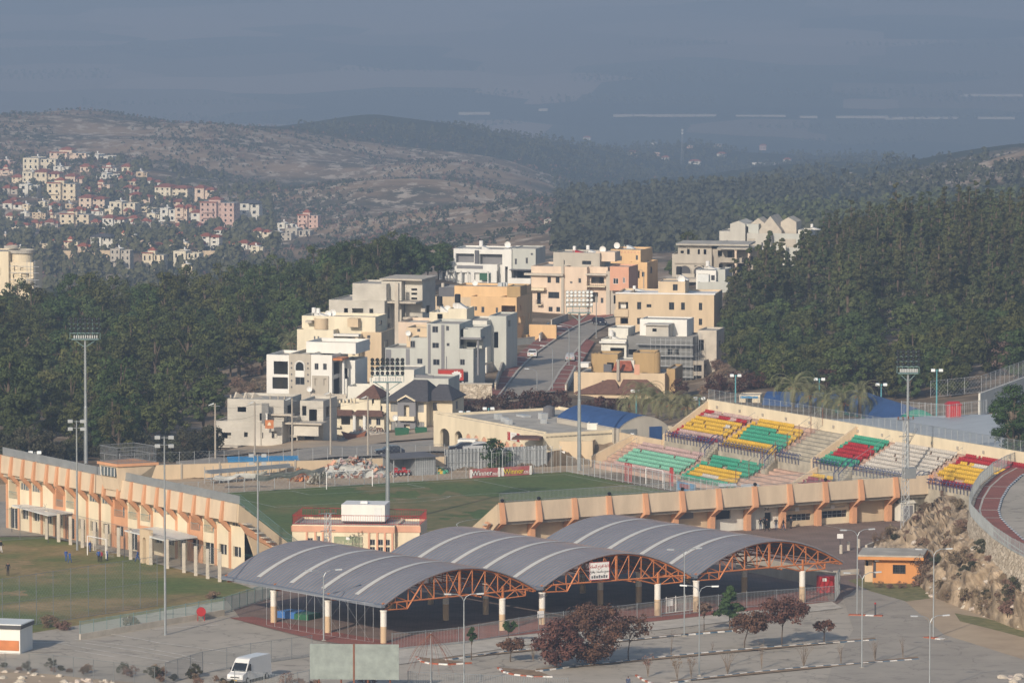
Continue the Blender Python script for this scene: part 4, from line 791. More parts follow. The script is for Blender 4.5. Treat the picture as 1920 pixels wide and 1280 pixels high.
# ================================================================== HOUSES
class House:
    def __init__(s, name, label, cat, px0, pyb, Y, rot=-12, group=None, below=6.0):
        s.px0, s.pyb, s.Y, s.s = px0, pyb, Y, S(Y); s.r = radians(rot); s.cr = cos(s.r); s.below = below
        s.loc = W(px0, pyb, Y); s.root = thing(name, label, cat, s.loc, s.r, group); s.acc = {}
    def lx(s, px): return (px - s.px0) / s.s / s.cr
    def lz(s, py): return (s.pyb - py) / s.s
    def mb(s, name, m):
        return s.acc.setdefault((name, m), MB())
    def vol(s, x0, x1, yt, yb=None, y=0.0, d=9.0, m="cream", wins=(), voids=(), swins=(), svoids=(), par=.5, roof="roof_grey", frame="greytrim", glass="glass", deep=.25, base=False, lv=()):
        a, b, z1 = s.lx(x0), s.lx(x1), s.lz(yt); z0 = -s.below if (yb is None or base) else s.lz(yb)
        R = lambda r: (s.lx(r[0]), s.lx(r[1]), s.lz(r[3]), s.lz(r[2]))
        w = s.mb("wall", m)
        H = [R(r) for r in list(wins) + list(voids)]
        w.wall(lambda p, q, k: (p, y + k, q), a, b, z0, z1, H, deep)
        SH = [(y + d * r[0], y + d * r[1], s.lz(r[3]), s.lz(r[2])) for r in list(swins) + list(svoids)]
        w.wall(lambda p, q, k: (b - k, p, q), y, y + d, z0, z1, SH, deep)
        w.wall(lambda p, q, k: (a + k, p, q), y, y + d, z0, z1, [(y + d * r[0], y + d * r[1], s.lz(r[3]), s.lz(r[2])) for r in lv], deep)
        w.face([(a, y + d, z0), (b, y + d, z0), (b, y + d, z1), (a, y + d, z1)])
        w.face([(a, y, z0), (b, y, z0), (b, y + d, z0), (a, y + d, z0)])
        t = .18; zr = z1 - par
        if par > 0.05:
            w.mesh([(a,y,z1),(b,y,z1),(b,y+d,z1),(a,y+d,z1),(a+t,y+t,z1),(b-t,y+t,z1),(b-t,y+d-t,z1),(a+t,y+d-t,z1)], [(0,1,5,4),(1,2,6,5),(2,3,7,6),(3,0,4,7)])
            w.mesh([(a+t,y+t,zr),(b-t,y+t,zr),(b-t,y+d-t,zr),(a+t,y+d-t,zr),(a+t,y+t,z1),(b-t,y+t,z1),(b-t,y+d-t,z1),(a+t,y+d-t,z1)], [(0,1,5,4),(1,2,6,5),(2,3,7,6),(3,0,4,7)])
        else: t = 0; zr = z1
        s.mb("roof", roof).face([(a+t,y+t,zr),(b-t,y+t,zr),(b-t,y+d-t,zr),(a+t,y+d-t,zr)])
        for (p, q, c, e) in [R(r) for r in wins]: s.window((p, q, c, e), lambda u, v, k: (u, y + k, v), frame, glass)
        for r in swins: s.window((y + d*r[0], y + d*r[1], s.lz(r[3]), s.lz(r[2])), lambda u, v, k: (b - k, u, v), frame, glass)
        return s
    def window(s, h, fn, frame="frame_white", glass="glass"):
        p, q, c, e = h; mb = MB(); f = .07; k0, k1 = .10, .17
        for (a0, a1, b0, b1) in ((p,q,c,c+f),(p,q,e-f,e),(p,p+f,c+f,e-f),(q-f,q,c+f,e-f),((p+q)/2-f/2,(p+q)/2+f/2,c+f,e-f)):
            mb.hexa([fn(a0,b0,k0),fn(a1,b0,k0),fn(a1,b0,k1),fn(a0,b0,k1),fn(a0,b1,k0),fn(a1,b1,k0),fn(a1,b1,k1),fn(a0,b1,k1)])
        o = mb.build("window", M(frame), s.root); mb = MB(); mb.face([fn(p+f,c+f,k1-.02),fn(q-f,c+f,k1-.02),fn(q-f,e-f,k1-.02),fn(p+f,e-f,k1-.02)]); g = mb.build("pane", M(glass), o)
    def box(s, name, m, x0, x1, yt, yb, y0, y1):
        s.mb(name, m).box(s.lx(x0), s.lx(x1), y0, y1, s.lz(yb), s.lz(yt)); return s
    def one(s, name, m, x0, x1, yt, yb, y0, y1):
        mb = MB(); mb.box(s.lx(x0), s.lx(x1), y0, y1, s.lz(yb), s.lz(yt)); mb.build(name, M(m), s.root); return s
    def cyl(s, name, m, cx, r, yt, yb, y, squash=1.0, roof="roof_grey"):
        mb = MB(); c = (s.lx(cx), y, 0); R = r / s.s; mb.lathe([(R, s.lz(yb)), (R, s.lz(yt)), (R-.2, s.lz(yt)), (R-.2, s.lz(yt)-.5)], c, 28); mb.build(name, M(m), s.root); return s
    def balcony(s, x0, x1, py, y0=-1.2, y1=0.0, m="cream", h=.95, rail=None):
        a, b, z = s.lx(x0), s.lx(x1), s.lz(py); mb = MB(); mb.box(a, b, y0, y1 - .002, z - .2, z)
        if rail:
            o = mb.build("balcony", M(m), s.root); r = MB(); r.bar((a,y0+.05,z+h),(b,y0+.05,z+h),.03); [r.bar((a+(b-a)*k/10,y0+.05,z),(a+(b-a)*k/10,y0+.05,z+h),.02) for k in range(11)]; r.build("railing", M(rail), o)
        else: mb.box(a, b, y0, y0+.15, z, z+h); mb.box(b-.15, b, y0+.15, y1-.002, z, z+h); mb.box(a, a+.15, y0+.15, y1-.002, z, z+h); mb.build("balcony", M(m), s.root)
        return s
    def tank(s, px, pyt, pyb, y, m="white", stand="frame_white"):
        z0, z1 = s.lz(pyb), s.lz(pyt); x = s.lx(px); mb = MB(); zm = z0 + (z1-z0)*.42; r = min(.55, max(.32, (z1-zm)*.42))
        mb.lathe([(r,0),(r,z1-zm-.1),(r*.8,z1-zm)], (x,y,zm), 12); mb.build("water_tank", M(m), s.root)
        mb = MB(); [mb.bar((x+i*r*.7,y+j*r*.7,z0),(x+i*r*.7,y+j*r*.7,zm),.04) for i in (-1,1) for j in (-1,1)]; mb.hexa([(x+.3,y-.8,z0+.1),(x+2.0,y-.8,z0+.1),(x+2.0,y+.8,z0+.1),(x+.3,y+.8,z0+.1),(x+.3,y-.8,zm),(x+.35,y-.8,zm),(x+.35,y+.8,zm),(x+.3,y+.8,zm)]); mb.build("tank_stand", M(stand), s.root); return s
    def dish(s, px, py, y, r=.55):
        x, z = s.lx(px), s.lz(py); mb = MB(); vv = [(0,-.02,0)]; n = 14
        vv = [(x, y, z)] + [(x + r*k*cos(2*pi*j/n) , y - .22*k*k - .25*k*sin(2*pi*j/n)*0, z + r*k*sin(2*pi*j/n)) for k in (.5, 1) for j in range(n)]
        ff = [(0, 1+j, 1+(j+1)%n) for j in range(n)] + [(1+j, 1+n+j, 1+n+(j+1)%n, 1+(j+1)%n) for j in range(n)]
        mb.mesh(vv, ff); mb.bar((x,y+.05,z-.1),(x,y+.3,z-1.4),.04); mb.bar((x,y,z-.2),(x,y-.6,z),.02); mb.build("satellite_dish", M("white"), s.root, smooth=False); return s
    def hip(s, m, x0, x1, ye, yr, y0, y1, apex=None, ridge=0.4, name="roof"):
        a, b, z0, z1 = s.lx(x0), s.lx(x1), s.lz(ye), s.lz(yr); c = (a+b)/2 if apex is None else s.lx(apex); ym = (y0+y1)/2; rl = (b-a)*ridge/2
        mb = MB(); mb.mesh([(a,y0,z0),(b,y0,z0),(b,y1,z0),(a,y1,z0),(c-rl,ym,z1),(c+rl,ym,z1)], [(0,1,5,4),(1,2,5),(2,3,4,5),(3,0,4),(3,2,1,0)]); mb.box(a, b, y0, y1, z0-.15, z0-.003); mb.build(name, M(m), s.root); return s
    def column(s, px, pyt, pyb, y, r=.2, m="white_wall"):
        mb = MB(); mb.lathe([(r*1.5,0),(r*1.5,.15),(r,.2),(r,s.lz(pyt)-s.lz(pyb)-.25),(r*1.6,s.lz(pyt)-s.lz(pyb))], (s.lx(px),y,s.lz(pyb)), 12); mb.build("column", M(m), s.root); return s
    def arch_hole(s, x0, x1, yt, yb, y, m, fill="glass", rim=None):   # arched panel set into a wall
        a, b, z0, z1 = s.lx(x0), s.lx(x1), s.lz(yb), s.lz(yt); r = (b-a)/2; n = 12; c = (a+b)/2
        prof = [(a,z0),(b,z0),(b,z1-r)] + [(c+r*cos(pi*k/n), z1-r+r*sin(pi*k/n)) for k in range(1, n)] + [(a,z1-r)]
        mb = MB(); mb.prism(prof, y-.03, y+.02, lambda t, p, q: (p, t, q)); mb.build("arch", M(fill), s.root)
        if rim:
            mb = MB(); mb.tube([(a,y-.05,z0),(a,y-.05,z1-r)] + [(c-r*cos(pi*k/n), y-.05, z1-r+r*sin(pi*k/n)) for k in range(1,n)] + [(b,y-.05,z1-r),(b,y-.05,z0)], .13, 4); mb.build("arch_trim", M(rim), s.root)
        return s
    def done(s):
        for (n, m), mb in s.acc.items(): mb.build(n, M(m), s.root)
        return s.root
HG = None
Hs = lambda label, *a, name="house", cat="house", **k: House(name, label, cat, *a, **k)
# H1 grey unfinished house nearest the scrap yard
h = Hs("raw grey concrete house shell with dark openings, lowest left behind the scrap yard", 402, 853, 960, -14, name="unfinished_house")
h.vol(402,490,788, None, 0, 9, "block", voids=[(415,434,809.6,820.6),(458.5,465.5,808,817),(452.6,470,833,848)], par=.3)
h.vol(423,530,747,790, 1.2, 10, "block", voids=[(442,458.5,762,771.6),(484,492.5,773,787)], swins=(), svoids=[(.2,.5,760,785)], base=True, par=.4)
h.vol(490,530,787, None, .25, 8, "block", voids=[(492,494,808,819),(510,520,805,818.5)], svoids=[(.15,.6,795,845)], par=.2)
h.vol(530,548,780, None, 3.5, 7, "block", voids=[(533,544,800,815),(533,546,820,846)], par=.3); h.vol(548,592,752, None, 5, 8, "block", voids=[(552,560,762,780),(556,575,812,840),(565,580,768,790)], svoids=[(.2,.5,765,785)], par=.4)
h.box("slab","concrete_lt",395,452,833,836,-1.6,0).box("slab","concrete_lt",530,600,790,793,1.5,5).box("slab","concrete_lt",500,548,773,776,0.4,2).one("stair_wall","block",545,592,795,815,2.2,2.5)
for x in (425,455,500,515,527): h.box("rebar_post","concrete",x,x+2.5,741,747,2,2.3)
for x0 in (430,448,463): h.mb("roof_upstand","concrete_lt").prism([(0,0),(1.6,0),(.3,.9)], h.lx(x0), h.lx(x0)+.25, lambda t,p,q,zz=h.lz(747): (t+p*.8, 2.5+p, zz+q))
h.one("fin_wall","block_dark",494,507,752,790,-.6,-.3); h.column(505,770,800,-1,.15); h.done()
t = thing("hanging_banner", "brick red square banner with pale print hanging before the grey concrete house", "banner", W(497, 803, 955), -.1); mb = MB(); mb.box(0,1.35,0,.03,0,1.35); mb.build("cloth", M("truss_orange"), t); mb = MB(); mb.prism([(.4,.5),(.95,.5),(.9,.8),(.68,1.05),(.45,.8)], -.02, -.003, lambda k,a,b: (a,k,b)); mb.build("print", M("cream"), t)
# H2 white house with arch
h = Hs("white house with a tall arched grey centre panel and open left terraces", 500, 742, 1035, -16)
h.vol(500,543,664, None, 0, 9, "white_wall", voids=[(513.5,540.5,676,700.6),(511,540.5,706,728)], deep=.3, par=.5); h.vol(543,584,661, None, -.15, 9, "stone_grey", wins=[(555,572.5,705,719)], par=.5, roof="roof_pale")
h.arch_hole(555,572.5,675,692,-.18,"glass","glass","white_wall").one("arch_panel","white_wall",555,572.5,692.3,704.6,-.22,-.155); h.vol(584,624,662, None, 0, 9, "white_wall", wins=[(591,598.4,678,690),(607,614,678,690)], svoids=[(.1,.55,676,700),(.1,.6,708,740)], par=.5)
h.vol(558,652,643,664, 5, 8, "white_wall", par=.6); h.vol(587,618,701, None, -.25, .24, "stone_grey", voids=[(592,597,706,719),(609,614,706,719)], par=0, deep=.2)
for py in (677,686,698,710,722): [h.box("stone_stud","darkgrey",x,x+2,py,py+3,-.3,-.151) for x in (547,578)]
h.vol(624,654,675, None, 4, 7, "white_wall", par=.4, voids=[(630,640,690,710)]); h.column(640,672,738,1.6,.22).box("slab","truss_orange",623,642,668,672,.3,4).column(638,700,738,2.6,.15); h.dish(586,725,-1.2,.5)
h.one("bollard_wall","concrete_lt",590,655,733,742,-1.5,-1.2); h.done()
# H3 cream house with cylinder tower
h = Hs("cream flat roofed house with a round tower and solar tanks, behind the white arched house", 557, 668, 1085, -14)
h.vol(557,626,617, None, 0, 8, "pale_yellow", wins=[(589,592,629,641),(596,599,629,641)]); h.vol(557,696,594,622, 3.2, 8, "pale_yellow", base=True, swins=[(.3,.6,604,612)]); h.cyl("tower","tan",594,13,598,618,3.0); h.box("slab","concrete_lt",568,580,602,606,1.5,3.2)
h.vol(626,672,625, None, 1.4, 7, "pale_yellow", wins=[(631,637,634,642),(641,647,634,642)], swins=[(.2,.5,632,642)], voids=[(650,656,628,650)]).box("slab","white_wall",626,674,624,628,-.2,1.4).balcony(655,668,655,-.2,1.4,"cream"); h.vol(670,708,622, None, 3, 9, "tan", wins=[(681,687,628,634),(681,687,640,646)], swins=[(.2,.5,640,655)], par=.4)
h.column(669,628,690,.6,.35,"cream").tank(574.5,580,597,5).tank(583,581,597,5).dish(599,592,6,.6).dish(607,590,6.5,.6).one("roof_hatch","tan",648,668,596,612,1.5,3.19).done()
# H4 tall grey unfinished block behind
h = Hs("tall raw grey concrete block with slatted wing, highest of the unfinished houses on the left", 617, 690, 1150, -17, name="unfinished_building", cat="building")
h.vol(617,722,561, None, 0, 12, "block", voids=[(645.5,653,576,591.6),(661,682,576,592),(693.5,701,576,591.6)], svoids=[(.15,.3,575,595),(.5,.65,575,595),(.15,.3,605,625),(.5,.65,605,625)], par=.25)
h.vol(654,718,531,564, 2.4, 9, "block", base=True, svoids=[(.2,.5,540,556)], par=.3); h.vol(702,740,527, None, 4.5, 7, "block", voids=[(706,715.5,546,564)], par=.3); h.vol(742,775,523, None, 6.0, 8, "block", voids=[(754,765,541,545),(754,765,549,553),(754,765,558,562)], svoids=[(.3,.6,575,590)], par=.2)
h.box("slab","concrete_lt",722,776,563,566,1.5,6).one("pillar","concrete_lt",738,745,528,650,1.0,1.7).box("slab","concrete_lt",700,780,522,525,4,14).box("slab","concrete_lt",745,766,593,597,3,6); h.vol(722,748,600, None, 5, 6, "block_dark", voids=[(726,742,620,650)], par=.2); h.done()
# H5 blue grey block
h = Hs("pale blue-grey stepped block with dark vertical stripes and shuttered windows", 721, 722, 1065, -13, name="apartment_building", cat="building")
h.vol(721,801,652, None, .6, 9, "bluegrey", wins=[(768,775.5,638,650),(781,791,671,681)], par=.3); h.vol(768,801,632,655, 1.0, 8, "bluegrey", wins=[(768.5,776,638,650)], base=True, par=.3)
h.vol(801,862,604, None, 0, 10, "bluegrey", wins=[(811,822,609,621),(837,842.5,608,617),(811,823.5,640,650),(838,843.4,640,646),(812.5,824.7,671,682)], swins=[], svoids=[(.1,.45,615,645)], glass="glass", par=.4)
h.vol(862,888,650, None, 0.05, 9, "bluegrey", wins=[(863,872,670,681)], swins=[(.2,.5,655,668)], par=.3); h.vol(862,899,613, 652, 3, 6, "bluegrey", voids=[(868,886,640,650)], par=.3).box("slab","greytrim",860,902,629,633,.4,3.2).balcony(868,900,629,.6,3,"bluegrey",1.4).one("pillar","greytrim",893,896,632,700,.8,1.2)
for x0, x1, yt in ((803,808,606),(828,834,606),(760,767,653),(722,732,655),(837,838.5,665)): h.box("stripe","greytrim",x0,x1,yt,722,-.08 if x0 > 800 else .52,-.003 if x0 > 800 else .597)
h.vol(747,801,618, 655, 6, 6, "tan", wins=[(767,773,618+2,626)], par=.4); h.dish(752,628,5.5,.5).dish(770,690,-.6,.6).done()
# H6 cream house with tank tower
h = Hs("cream house with a low roof tower carrying black and white tanks, behind the blue-grey block", 747, 660, 1120, -13)
h.vol(747,801,603, None, 0, 10, "pink_cream", wins=[(766,773,618,623),(778,785,618,623)], par=.5, roof="roof_pale"); h.vol(798,842,586,606, 3, 7, "pale_yellow", voids=[(813,823,589,599)], base=True, par=.2); h.vol(836,871,578,606, 2, 6, "pale_yellow", base=True, par=.3)
h.vol(862,916,597, None, -1, 10, "offwhite", voids=[(908,914.5,609,625)], par=.3).vol(912,945,590, None, 2, 9, "bluegrey", voids=[(922,930,620,650)], svoids=[(.2,.4,600,612)], par=.3); h.box("planter","concrete_lt",782,790,580,586,3,4); h.tank(815,557,588,4,"black").tank(849,552,580,4,"black").dish(830,580,4.2,.65).dish(843,575,5.5,.65).tank(786,607,630,-1.2).done()
# H7 orange block
h = Hs("wide orange-yellow house with a balcony corner, beside the street", 808, 690, 1195, -15, name="apartment_building", cat="building")
h.vol(808,883,555, None, .25, 11, "tan", wins=[(823,831,569,576),(837,842,572,579),(864,869,572,579),(873,878,572,579)], par=.35); h.vol(883,939,553, None, 0, 12, "orange_wall", wins=[(890.5,895,572,579.4),(903,908.5,572,583),(930,934,573,583)], par=.35)
h.vol(939,969,553, None, .0, 12, "orange_wall", voids=[(940.5,967,569,590),(940.5,967,599,614)], svoids=[(.2,.3,570,580),(.12,.5,592,606),(.7,.8,590,603)], deep=.5, par=.35); h.vol(842,967,537,556, 4, 8, "orange_wall", base=True, par=.4); h.vol(810,842,541, 557, 5, 7, "darkgrey", base=True, par=.2); h.vol(943,968,535, 555, 3.2, 5, "brown_tan", par=.2)
for py in (590,614): h.balcony(939,969,py,-1.3,0,"orange_wall",1.0)
h.one("glass_block","glass_blue",944,951,600,613,-.06,-.004); h.vol(980,1031,607.5, None, 5, .4, "orange_wall", par=0); h.vol(953,980,634-8, None, 4, 4, "brown_tan", voids=[(957,965,630,637)], par=.2)
for k in range(3): h.one("solar_tube","metal_pale",922+k*4,930+k*4,530,537,4.6+k*.5,4.9+k*.5)
h.tank(815,540-6,545+2,6,"concrete_lt").dish(879,531,5,.6).done()
# H8 white modern house
h = Hs("white modern house with charcoal recesses and a grey right wing, highest left of the street", 824, 545, 1335, -14)
h.vol(848,887,466,497, 1.2, 10, "white_wall", voids=[(852,887,475,492)], par=.3, deep=1.6, roof="roof_pale", base=True); h.vol(887,958,466,500, 1.0, 10, "white_wall", voids=[(897,940,475,495),(946,953,476,503)], deep=1.6, par=.3, base=True); h.one("fin","darkgrey",889,896,468,497,.6,1.0)
h.box("recess_wall","greytrim",849,957,469,500,2.65,2.8)
h.vol(835,934,493,505, -.6, 7, "white_wall", par=.2, base=True).one("stripe","greytrim",858,907,496,502,-.68,-.604); h.vol(828,934,505, None, -1.2, 7, "white_wall", voids=[(832,853,509,526),(857,866,509,526),(870,884,509,540),(892,915,509,526)], deep=1.4, par=.1); h.one("parapet_box","greytrim",824,852,525,536,-2.6,-1.25).one("parapet_box","greytrim",890,934,527,537,-2.6,-1.25)
h.vol(946,960,464, None, -.3, 10, "white_wall", voids=[(948,953,497,536)], par=.1); h.vol(960,1004,463,503, 0.2, 9, "bluegrey", wins=[(965,969,482,493),(985.5,989.6,480,491),(995,999,471,475)], par=.2); h.vol(962,996,503, None, 1.8, 6, "darkgrey", voids=[(966,990,507,522)], par=.1); h.box("slab","darkgrey",958,998,501.5,503,-1.4,.19).balcony(958,998,526,-1.4,1.7,"white_wall",1.0); h.one("hedge_box","bin_green",904,922,509,522,-2.2,-1.4)
for x in (830,843,856,869,882,920): h.column(x,505.5,527,-2.2,.16)
h.tank(894,452,468,4).dish(942,459,5,.7).dish(879,531,-3.5,.55).done()
# H9 cream and pink big house
h = Hs("large pinkish cream house with a concrete pillar strip, left of the upper street", 996, 593, 1268, -17, name="apartment_building", cat="building")
h.vol(996,1058,498, None, 0, 12, "pink_cream", wins=[(1026.5,1033,517.7,529),(1042,1049,517.7,529),(1028,1048.5,546,558),(1028.6,1036,574,583),(1043,1050,574,583)], voids=[(1007,1014,548,570)], frame="frame_dark", par=.4); h.vol(1058,1100,498, None, .1, 12, "pink_cream", wins=[(1068.5,1073,525.5,529),(1084,1089,519,528)], par=.4)
h.one("pillar","stone_grey",1053,1057.6,484,590,-.3,-.004); h.box("cornice","concrete_lt",985,1058,511,515,-1.0,-.004).box("slab","cream",985,1024,538,543,-1.6,-.004).balcony(1008,1018,569,-1.3,-.01,"cream",.9,"frame_dark")
h.vol(1027,1114,474,499, 4, 8, "stone_grey", wins=[(1042,1048.5,489,497),(1081,1098,489,496)], base=True, par=.3, frame="frame_dark"); h.vol(1100,1135,498, None, 1.6, 10, "pink_cream", voids=[(1104,1128,517,529),(1103,1117,546,565)], wins=[(1122,1127,556,566)], par=.4); h.balcony(1100,1134,533,-.2,1.6,"cream",.9,"frame_dark").box("cornice","concrete_lt",1098,1137,510,513,-.2,1.6)
h.vol(1135,1142,505, None, .4, 9, "stone_grey", par=.3, svoids=[(.1,.3,545,575)]); h.vol(1145,1180,495, 540, -.8, 7, "salmon", wins=[(1151,1160.6,517,527.5),(1169,1173.4,515,525.5)], par=.3, frame="white"); h.vol(1142,1176,540, None, .8, 6, "stone_grey", voids=[(1148,1154,550,566)], par=.1)
h.tank(1061.5,463,476,6,"white","red").tank(1087,461,475,6).dish(1115,468,6,.7).one("roof_box","pink_cream",1104,1140,472,490,5,9).done()
# H10 orange house behind
h = Hs("bright orange house with a black roof tank, behind the pinkish cream house", 1141, 545, 1330, -18)
h.vol(1141,1197,468, None, 1.5, 9, "orange_wall", wins=[(1157,1162,480,489),(1188,1192,478,487)], par=.4); h.vol(1180,1213,490, None, 0, 8, "orange_wall", voids=[(1195,1199,506,520)], wins=[(1203,1208,508,517)], swins=[(.3,.5,500,512)], par=.3, frame="frame_dark")
for k in range(9): h.box("roof_stud","salmon",1143+k*6,1145+k*6,471,474,1.42,1.497)
h.one("red_band","tile_red",1178,1192,520,531,-.08,-.004).tank(1164,450,468,4,"black","sheet_white").dish(1147,462,4,.7).done()
# H11 long tan house
h = Hs("long plain tan house with two rows of dark windows, right of the street", 1154, 645, 1178, -9, name="apartment_building", cat="building")
xs = [(1194.4,1202,0),(1212,1221,1),(1254,1263.7,0),(1276.5,1283.7,0),(1309.7,1316,0)]; wn_ = [(a,b,565,579) if not k else (a,b,569,575) for a,b,k in xs] + [(a,b,595,607) for a,b,k in xs if not k]
h.vol(1178,1338,550, None, 0, 13, "tan", wins=wn_, par=.35, roof="white", frame="frame_dark"); h.vol(1154,1178,549, None, .05, 12, "tan", voids=[(1159,1177.5,565.5,579),(1163,1177.5,595,607)], deep=1.5, par=.35, roof="white"); h.box("parapet_band","tan",1152,1178,580,593,-.25,.04)
h.one("parapet_cap","white",1154,1340,547.5,550,-.1,.3); h.vol(1228.5,1279,529,552, 4, 6, "tan", wins=[(1256,1265,534,546)], par=.15, frame="frame_dark"); h.box("niche_wall","white_wall",1160,1172,566,578,1.3,1.4); h.tank(1265,502,528,6,"black").dish(1271,525,5,.75).tank(1180,540,550,7).done()
# H12 scaffolded shell
h = Hs("grey block house under scaffolding with white upper storey, in front of the long tan house", 1129, 718, 1122, -14, name="unfinished_building", cat="building")
h.vol(1175,1298,628, None, 0, 10, "block_dark", voids=[(1178,1194,653,663),(1251,1260,651,661),(1264,1272,651,661),(1262,1270,682,692),(1253,1262,704,714)], svoids=[(.2,.6,640,660),(.2,.6,672,690),(.2,.6,700,716)], par=.3); h.vol(1129,1176,634, None, -.8, 8, "offwhite", voids=[(1146,1172,650,667)], par=.3, roof="roof_pale"); h.vol(1208,1250,608, 632, 1.2, 7, "block", voids=[(1220,1228,634-20,620)], par=.1, base=True)
h.vol(1188,1276,600, 624, 5, 6, "white_wall", par=.2, base=True).box("slab","roof_pale",1205,1252,606,608,.6,8).box("slab","white_wall",1127,1176,638,641,-1.6,-.8); h.vol(1298,1333,618, None, 4.2, 7, "concrete_lt", svoids=[(.3,.6,640,655)], voids=[(1300,1309,636,656)], par=.3); h.vol(1129,1166,618,640, 5, 6, "offwhite", base=True, par=.3); h.vol(1298,1318,672, None, .2, 4, "concrete", voids=[(1300,1314,680,692),(1300,1314,700,716)], svoids=[(.2,.8,680,692),(.2,.8,700,716)], par=.1)
mb = MB()
for k in range(9): x = h.lx(1222 + 9.4*k); mb.bar((x,-1.2,h.lz(720)),(x,-1.2,h.lz(630)),.035)
for py in (642,663,682,702): mb.box(h.lx(1195),h.lx(1302),-1.5,-.5,h.lz(py)-.03,h.lz(py)+.03)
for k in range(5): x = h.lx(1299); mb.bar((x+.6,k*2-.4,h.lz(720)),(x+.6,k*2-.4,h.lz(622)),.035)
for py in (642,663,682,702): mb.bar((h.lx(1299)+.6,-.4,h.lz(py)),(h.lx(1299)+.6,8,h.lz(py)),.04); mb.bar((h.lx(1222),-1.2,h.lz(py-9)),(h.lx(1298),-1.2,h.lz(py-9)),.03)
mb.build("scaffold", M("metal_pale"), h.root); h.tank(1137,622,640,4).dish(1140,668,-1.5,.6).done()
# H13 brown tan villa
h = Hs("brown-tan villa with rounded walls and dark tile roofs, at the foot of the street", 1076, 738, 1062, -10, name="villa", cat="villa")
h.vol(1076,1246,697, None, 0, 12, "tan", par=.4, wins=[(1128,1140,712,724)]); h.vol(1109,1151,666,700,4.0,6,"brown_tan",base=True,par=.4,voids=[(1131,1144,682,697)]).cyl("round_wall","brown_tan",1110,10,666,700,4.95); h.vol(1181,1221,662,700,3.4,6,"brown_tan",base=True,par=.4).cyl("round_wall","brown_tan",1221,10,662,700,4.4); h.vol(1150,1184,676,700, 3, 5, "offwhite", base=True, voids=[(1130,1145,682,694)], par=.2); h.hip("tile_red",1146,1183,693,676,1.2,5,None,.7); h.one("chimney","concrete",1157,1162,672,711,-.6,.0)
h.hip("tile_brown",1081,1168,733,708,-3,3.5,1148,.1).hip("tile_brown",1160,1243,733,707,-3,3.5,1190,.5).box("wall_low","tan",1084,1240,733,742,-2.6,-.01); h.vol(1246,1262,690, None, 2, 9, "brown_tan", par=.3); h.one("mural","salmon",1189,1199,681,700,-.05,-.004).one("door_recess","darkgrey",1130,1145,682,697,.9,.97)
h.one("pergola","white_wall",1080,1100,682,690,2,5).done()
# H14 veranda house far right
h = Hs("unfinished beige house with arches and a columned veranda under a flat roof", 1260, 525, 1335, -10, name="unfinished_house")
h.vol(1260,1334,476, None, 0, 10, "stone_grey", voids=[(1302,1320,497,520)], par=.3); h.arch_hole(1272,1296,497,512,-.03,"x","frame_dark","concrete_lt").arch_hole(1300,1322,498,512,-.03,"x","frame_dark","concrete_lt"); h.vol(1270,1333,458,478, .8, 9, "stone_grey", voids=[(1287,1292,466.5,480),(1307,1311,467,480),(1318,1323,467,480),(1275,1281,470,475)], base=True, par=.1)
h.box("roof_slab","roof_grey",1268,1404,456,459,-.6,10).box("roof_slab","roof_grey",1348,1414,461,464,-3.5,4); h.vol(1334,1372,466, None, 1.2, 9, "concrete", voids=[(1344,1352,469,480),(1362,1371,470,482),(1346,1353,494,515),(1361,1371,495,520)], par=.1); h.vol(1372,1416,466, None, 3.5, 7, "concrete", voids=[(1378,1392,494,520),(1400,1408,480,490)], svoids=[(.2,.5,480,500)], par=.1); h.balcony(1346,1392,488,-1.6,1.1,"concrete",.9)
for x in (1382.5, 1407): h.column(x,465,520,-3,.28,"pink_cream")
h.one("stud_band","concrete",1265,1330,492,494,-.3,-.035).box("terrace_slab","concrete_lt",1255,1420,519,525,-5,-.05); h.done()
mat("stone_pale", (.54,.52,.46), streak=True)
# H15 white gabled house
h = Hs("white-grey house with four sharp gables, highest on the right hill", 1348, 508, 1410, -14)
def gable(h, x0, xa, x1, ye, ya, y0, d, m):
    mb = h.mb("gable", m); P_ = [(h.lx(x0),h.lz(ye)),(h.lx(xa),h.lz(ya)),(h.lx(x1),h.lz(ye))]; zb = [(h.lx(x1),h.lz(508)),(h.lx(x0),h.lz(508))]; mb.prism(P_ + zb, y0, y0 + d, lambda t, p, q: (p, t, q))
h.vol(1348,1378,433, None, .3, 9, "stone_pale", wins=[(1361,1364,450,454),(1368,1371,450,454)], par=.2); gable(h,1369,1384,1397,419,413,-.2,9,"stone_pale"); h.vol(1393,1420,419, None, .8, 8, "bluegrey", voids=[(1394.5,1401,424,455)], par=.1); gable(h,1403,1416,1428,419,409,3,6,"concrete_lt"); gable(h,1420,1441,1462,431,404,1.2,9,"concrete_lt"); gable(h,1456,1470,1485,416,407,4,6,"concrete_lt"); h.vol(1458,1482,417, None, 4.2, 6, "bluegrey", par=.1)
h.vol(1402,1446,435, None, -1.2, 9, "stone_pale", wins=[(1428.5,1432,452,461),(1436.5,1440,452,461)], par=.2); h.one("dark_panel","stone_grey",1404,1417,445,461,-1.27,-1.204).vol(1446,1500,436, None, 1.0, 8, "bluegrey", wins=[(1480,1484,449,454),(1461,1464,450,455)], par=.2); h.one("grey_panel","stone_grey",1458,1489,446,461,.9,.997).vol(1490,1512,430, None, 3, 6, "offwhite", par=.2); h.vol(1415,1445,473, None, -1.4, 1, "darkgrey", par=.1); h.one("pillar","offwhite",1467,1474,456,508,-1.4,-.7)
h.tank(1514,419,430,4).done()
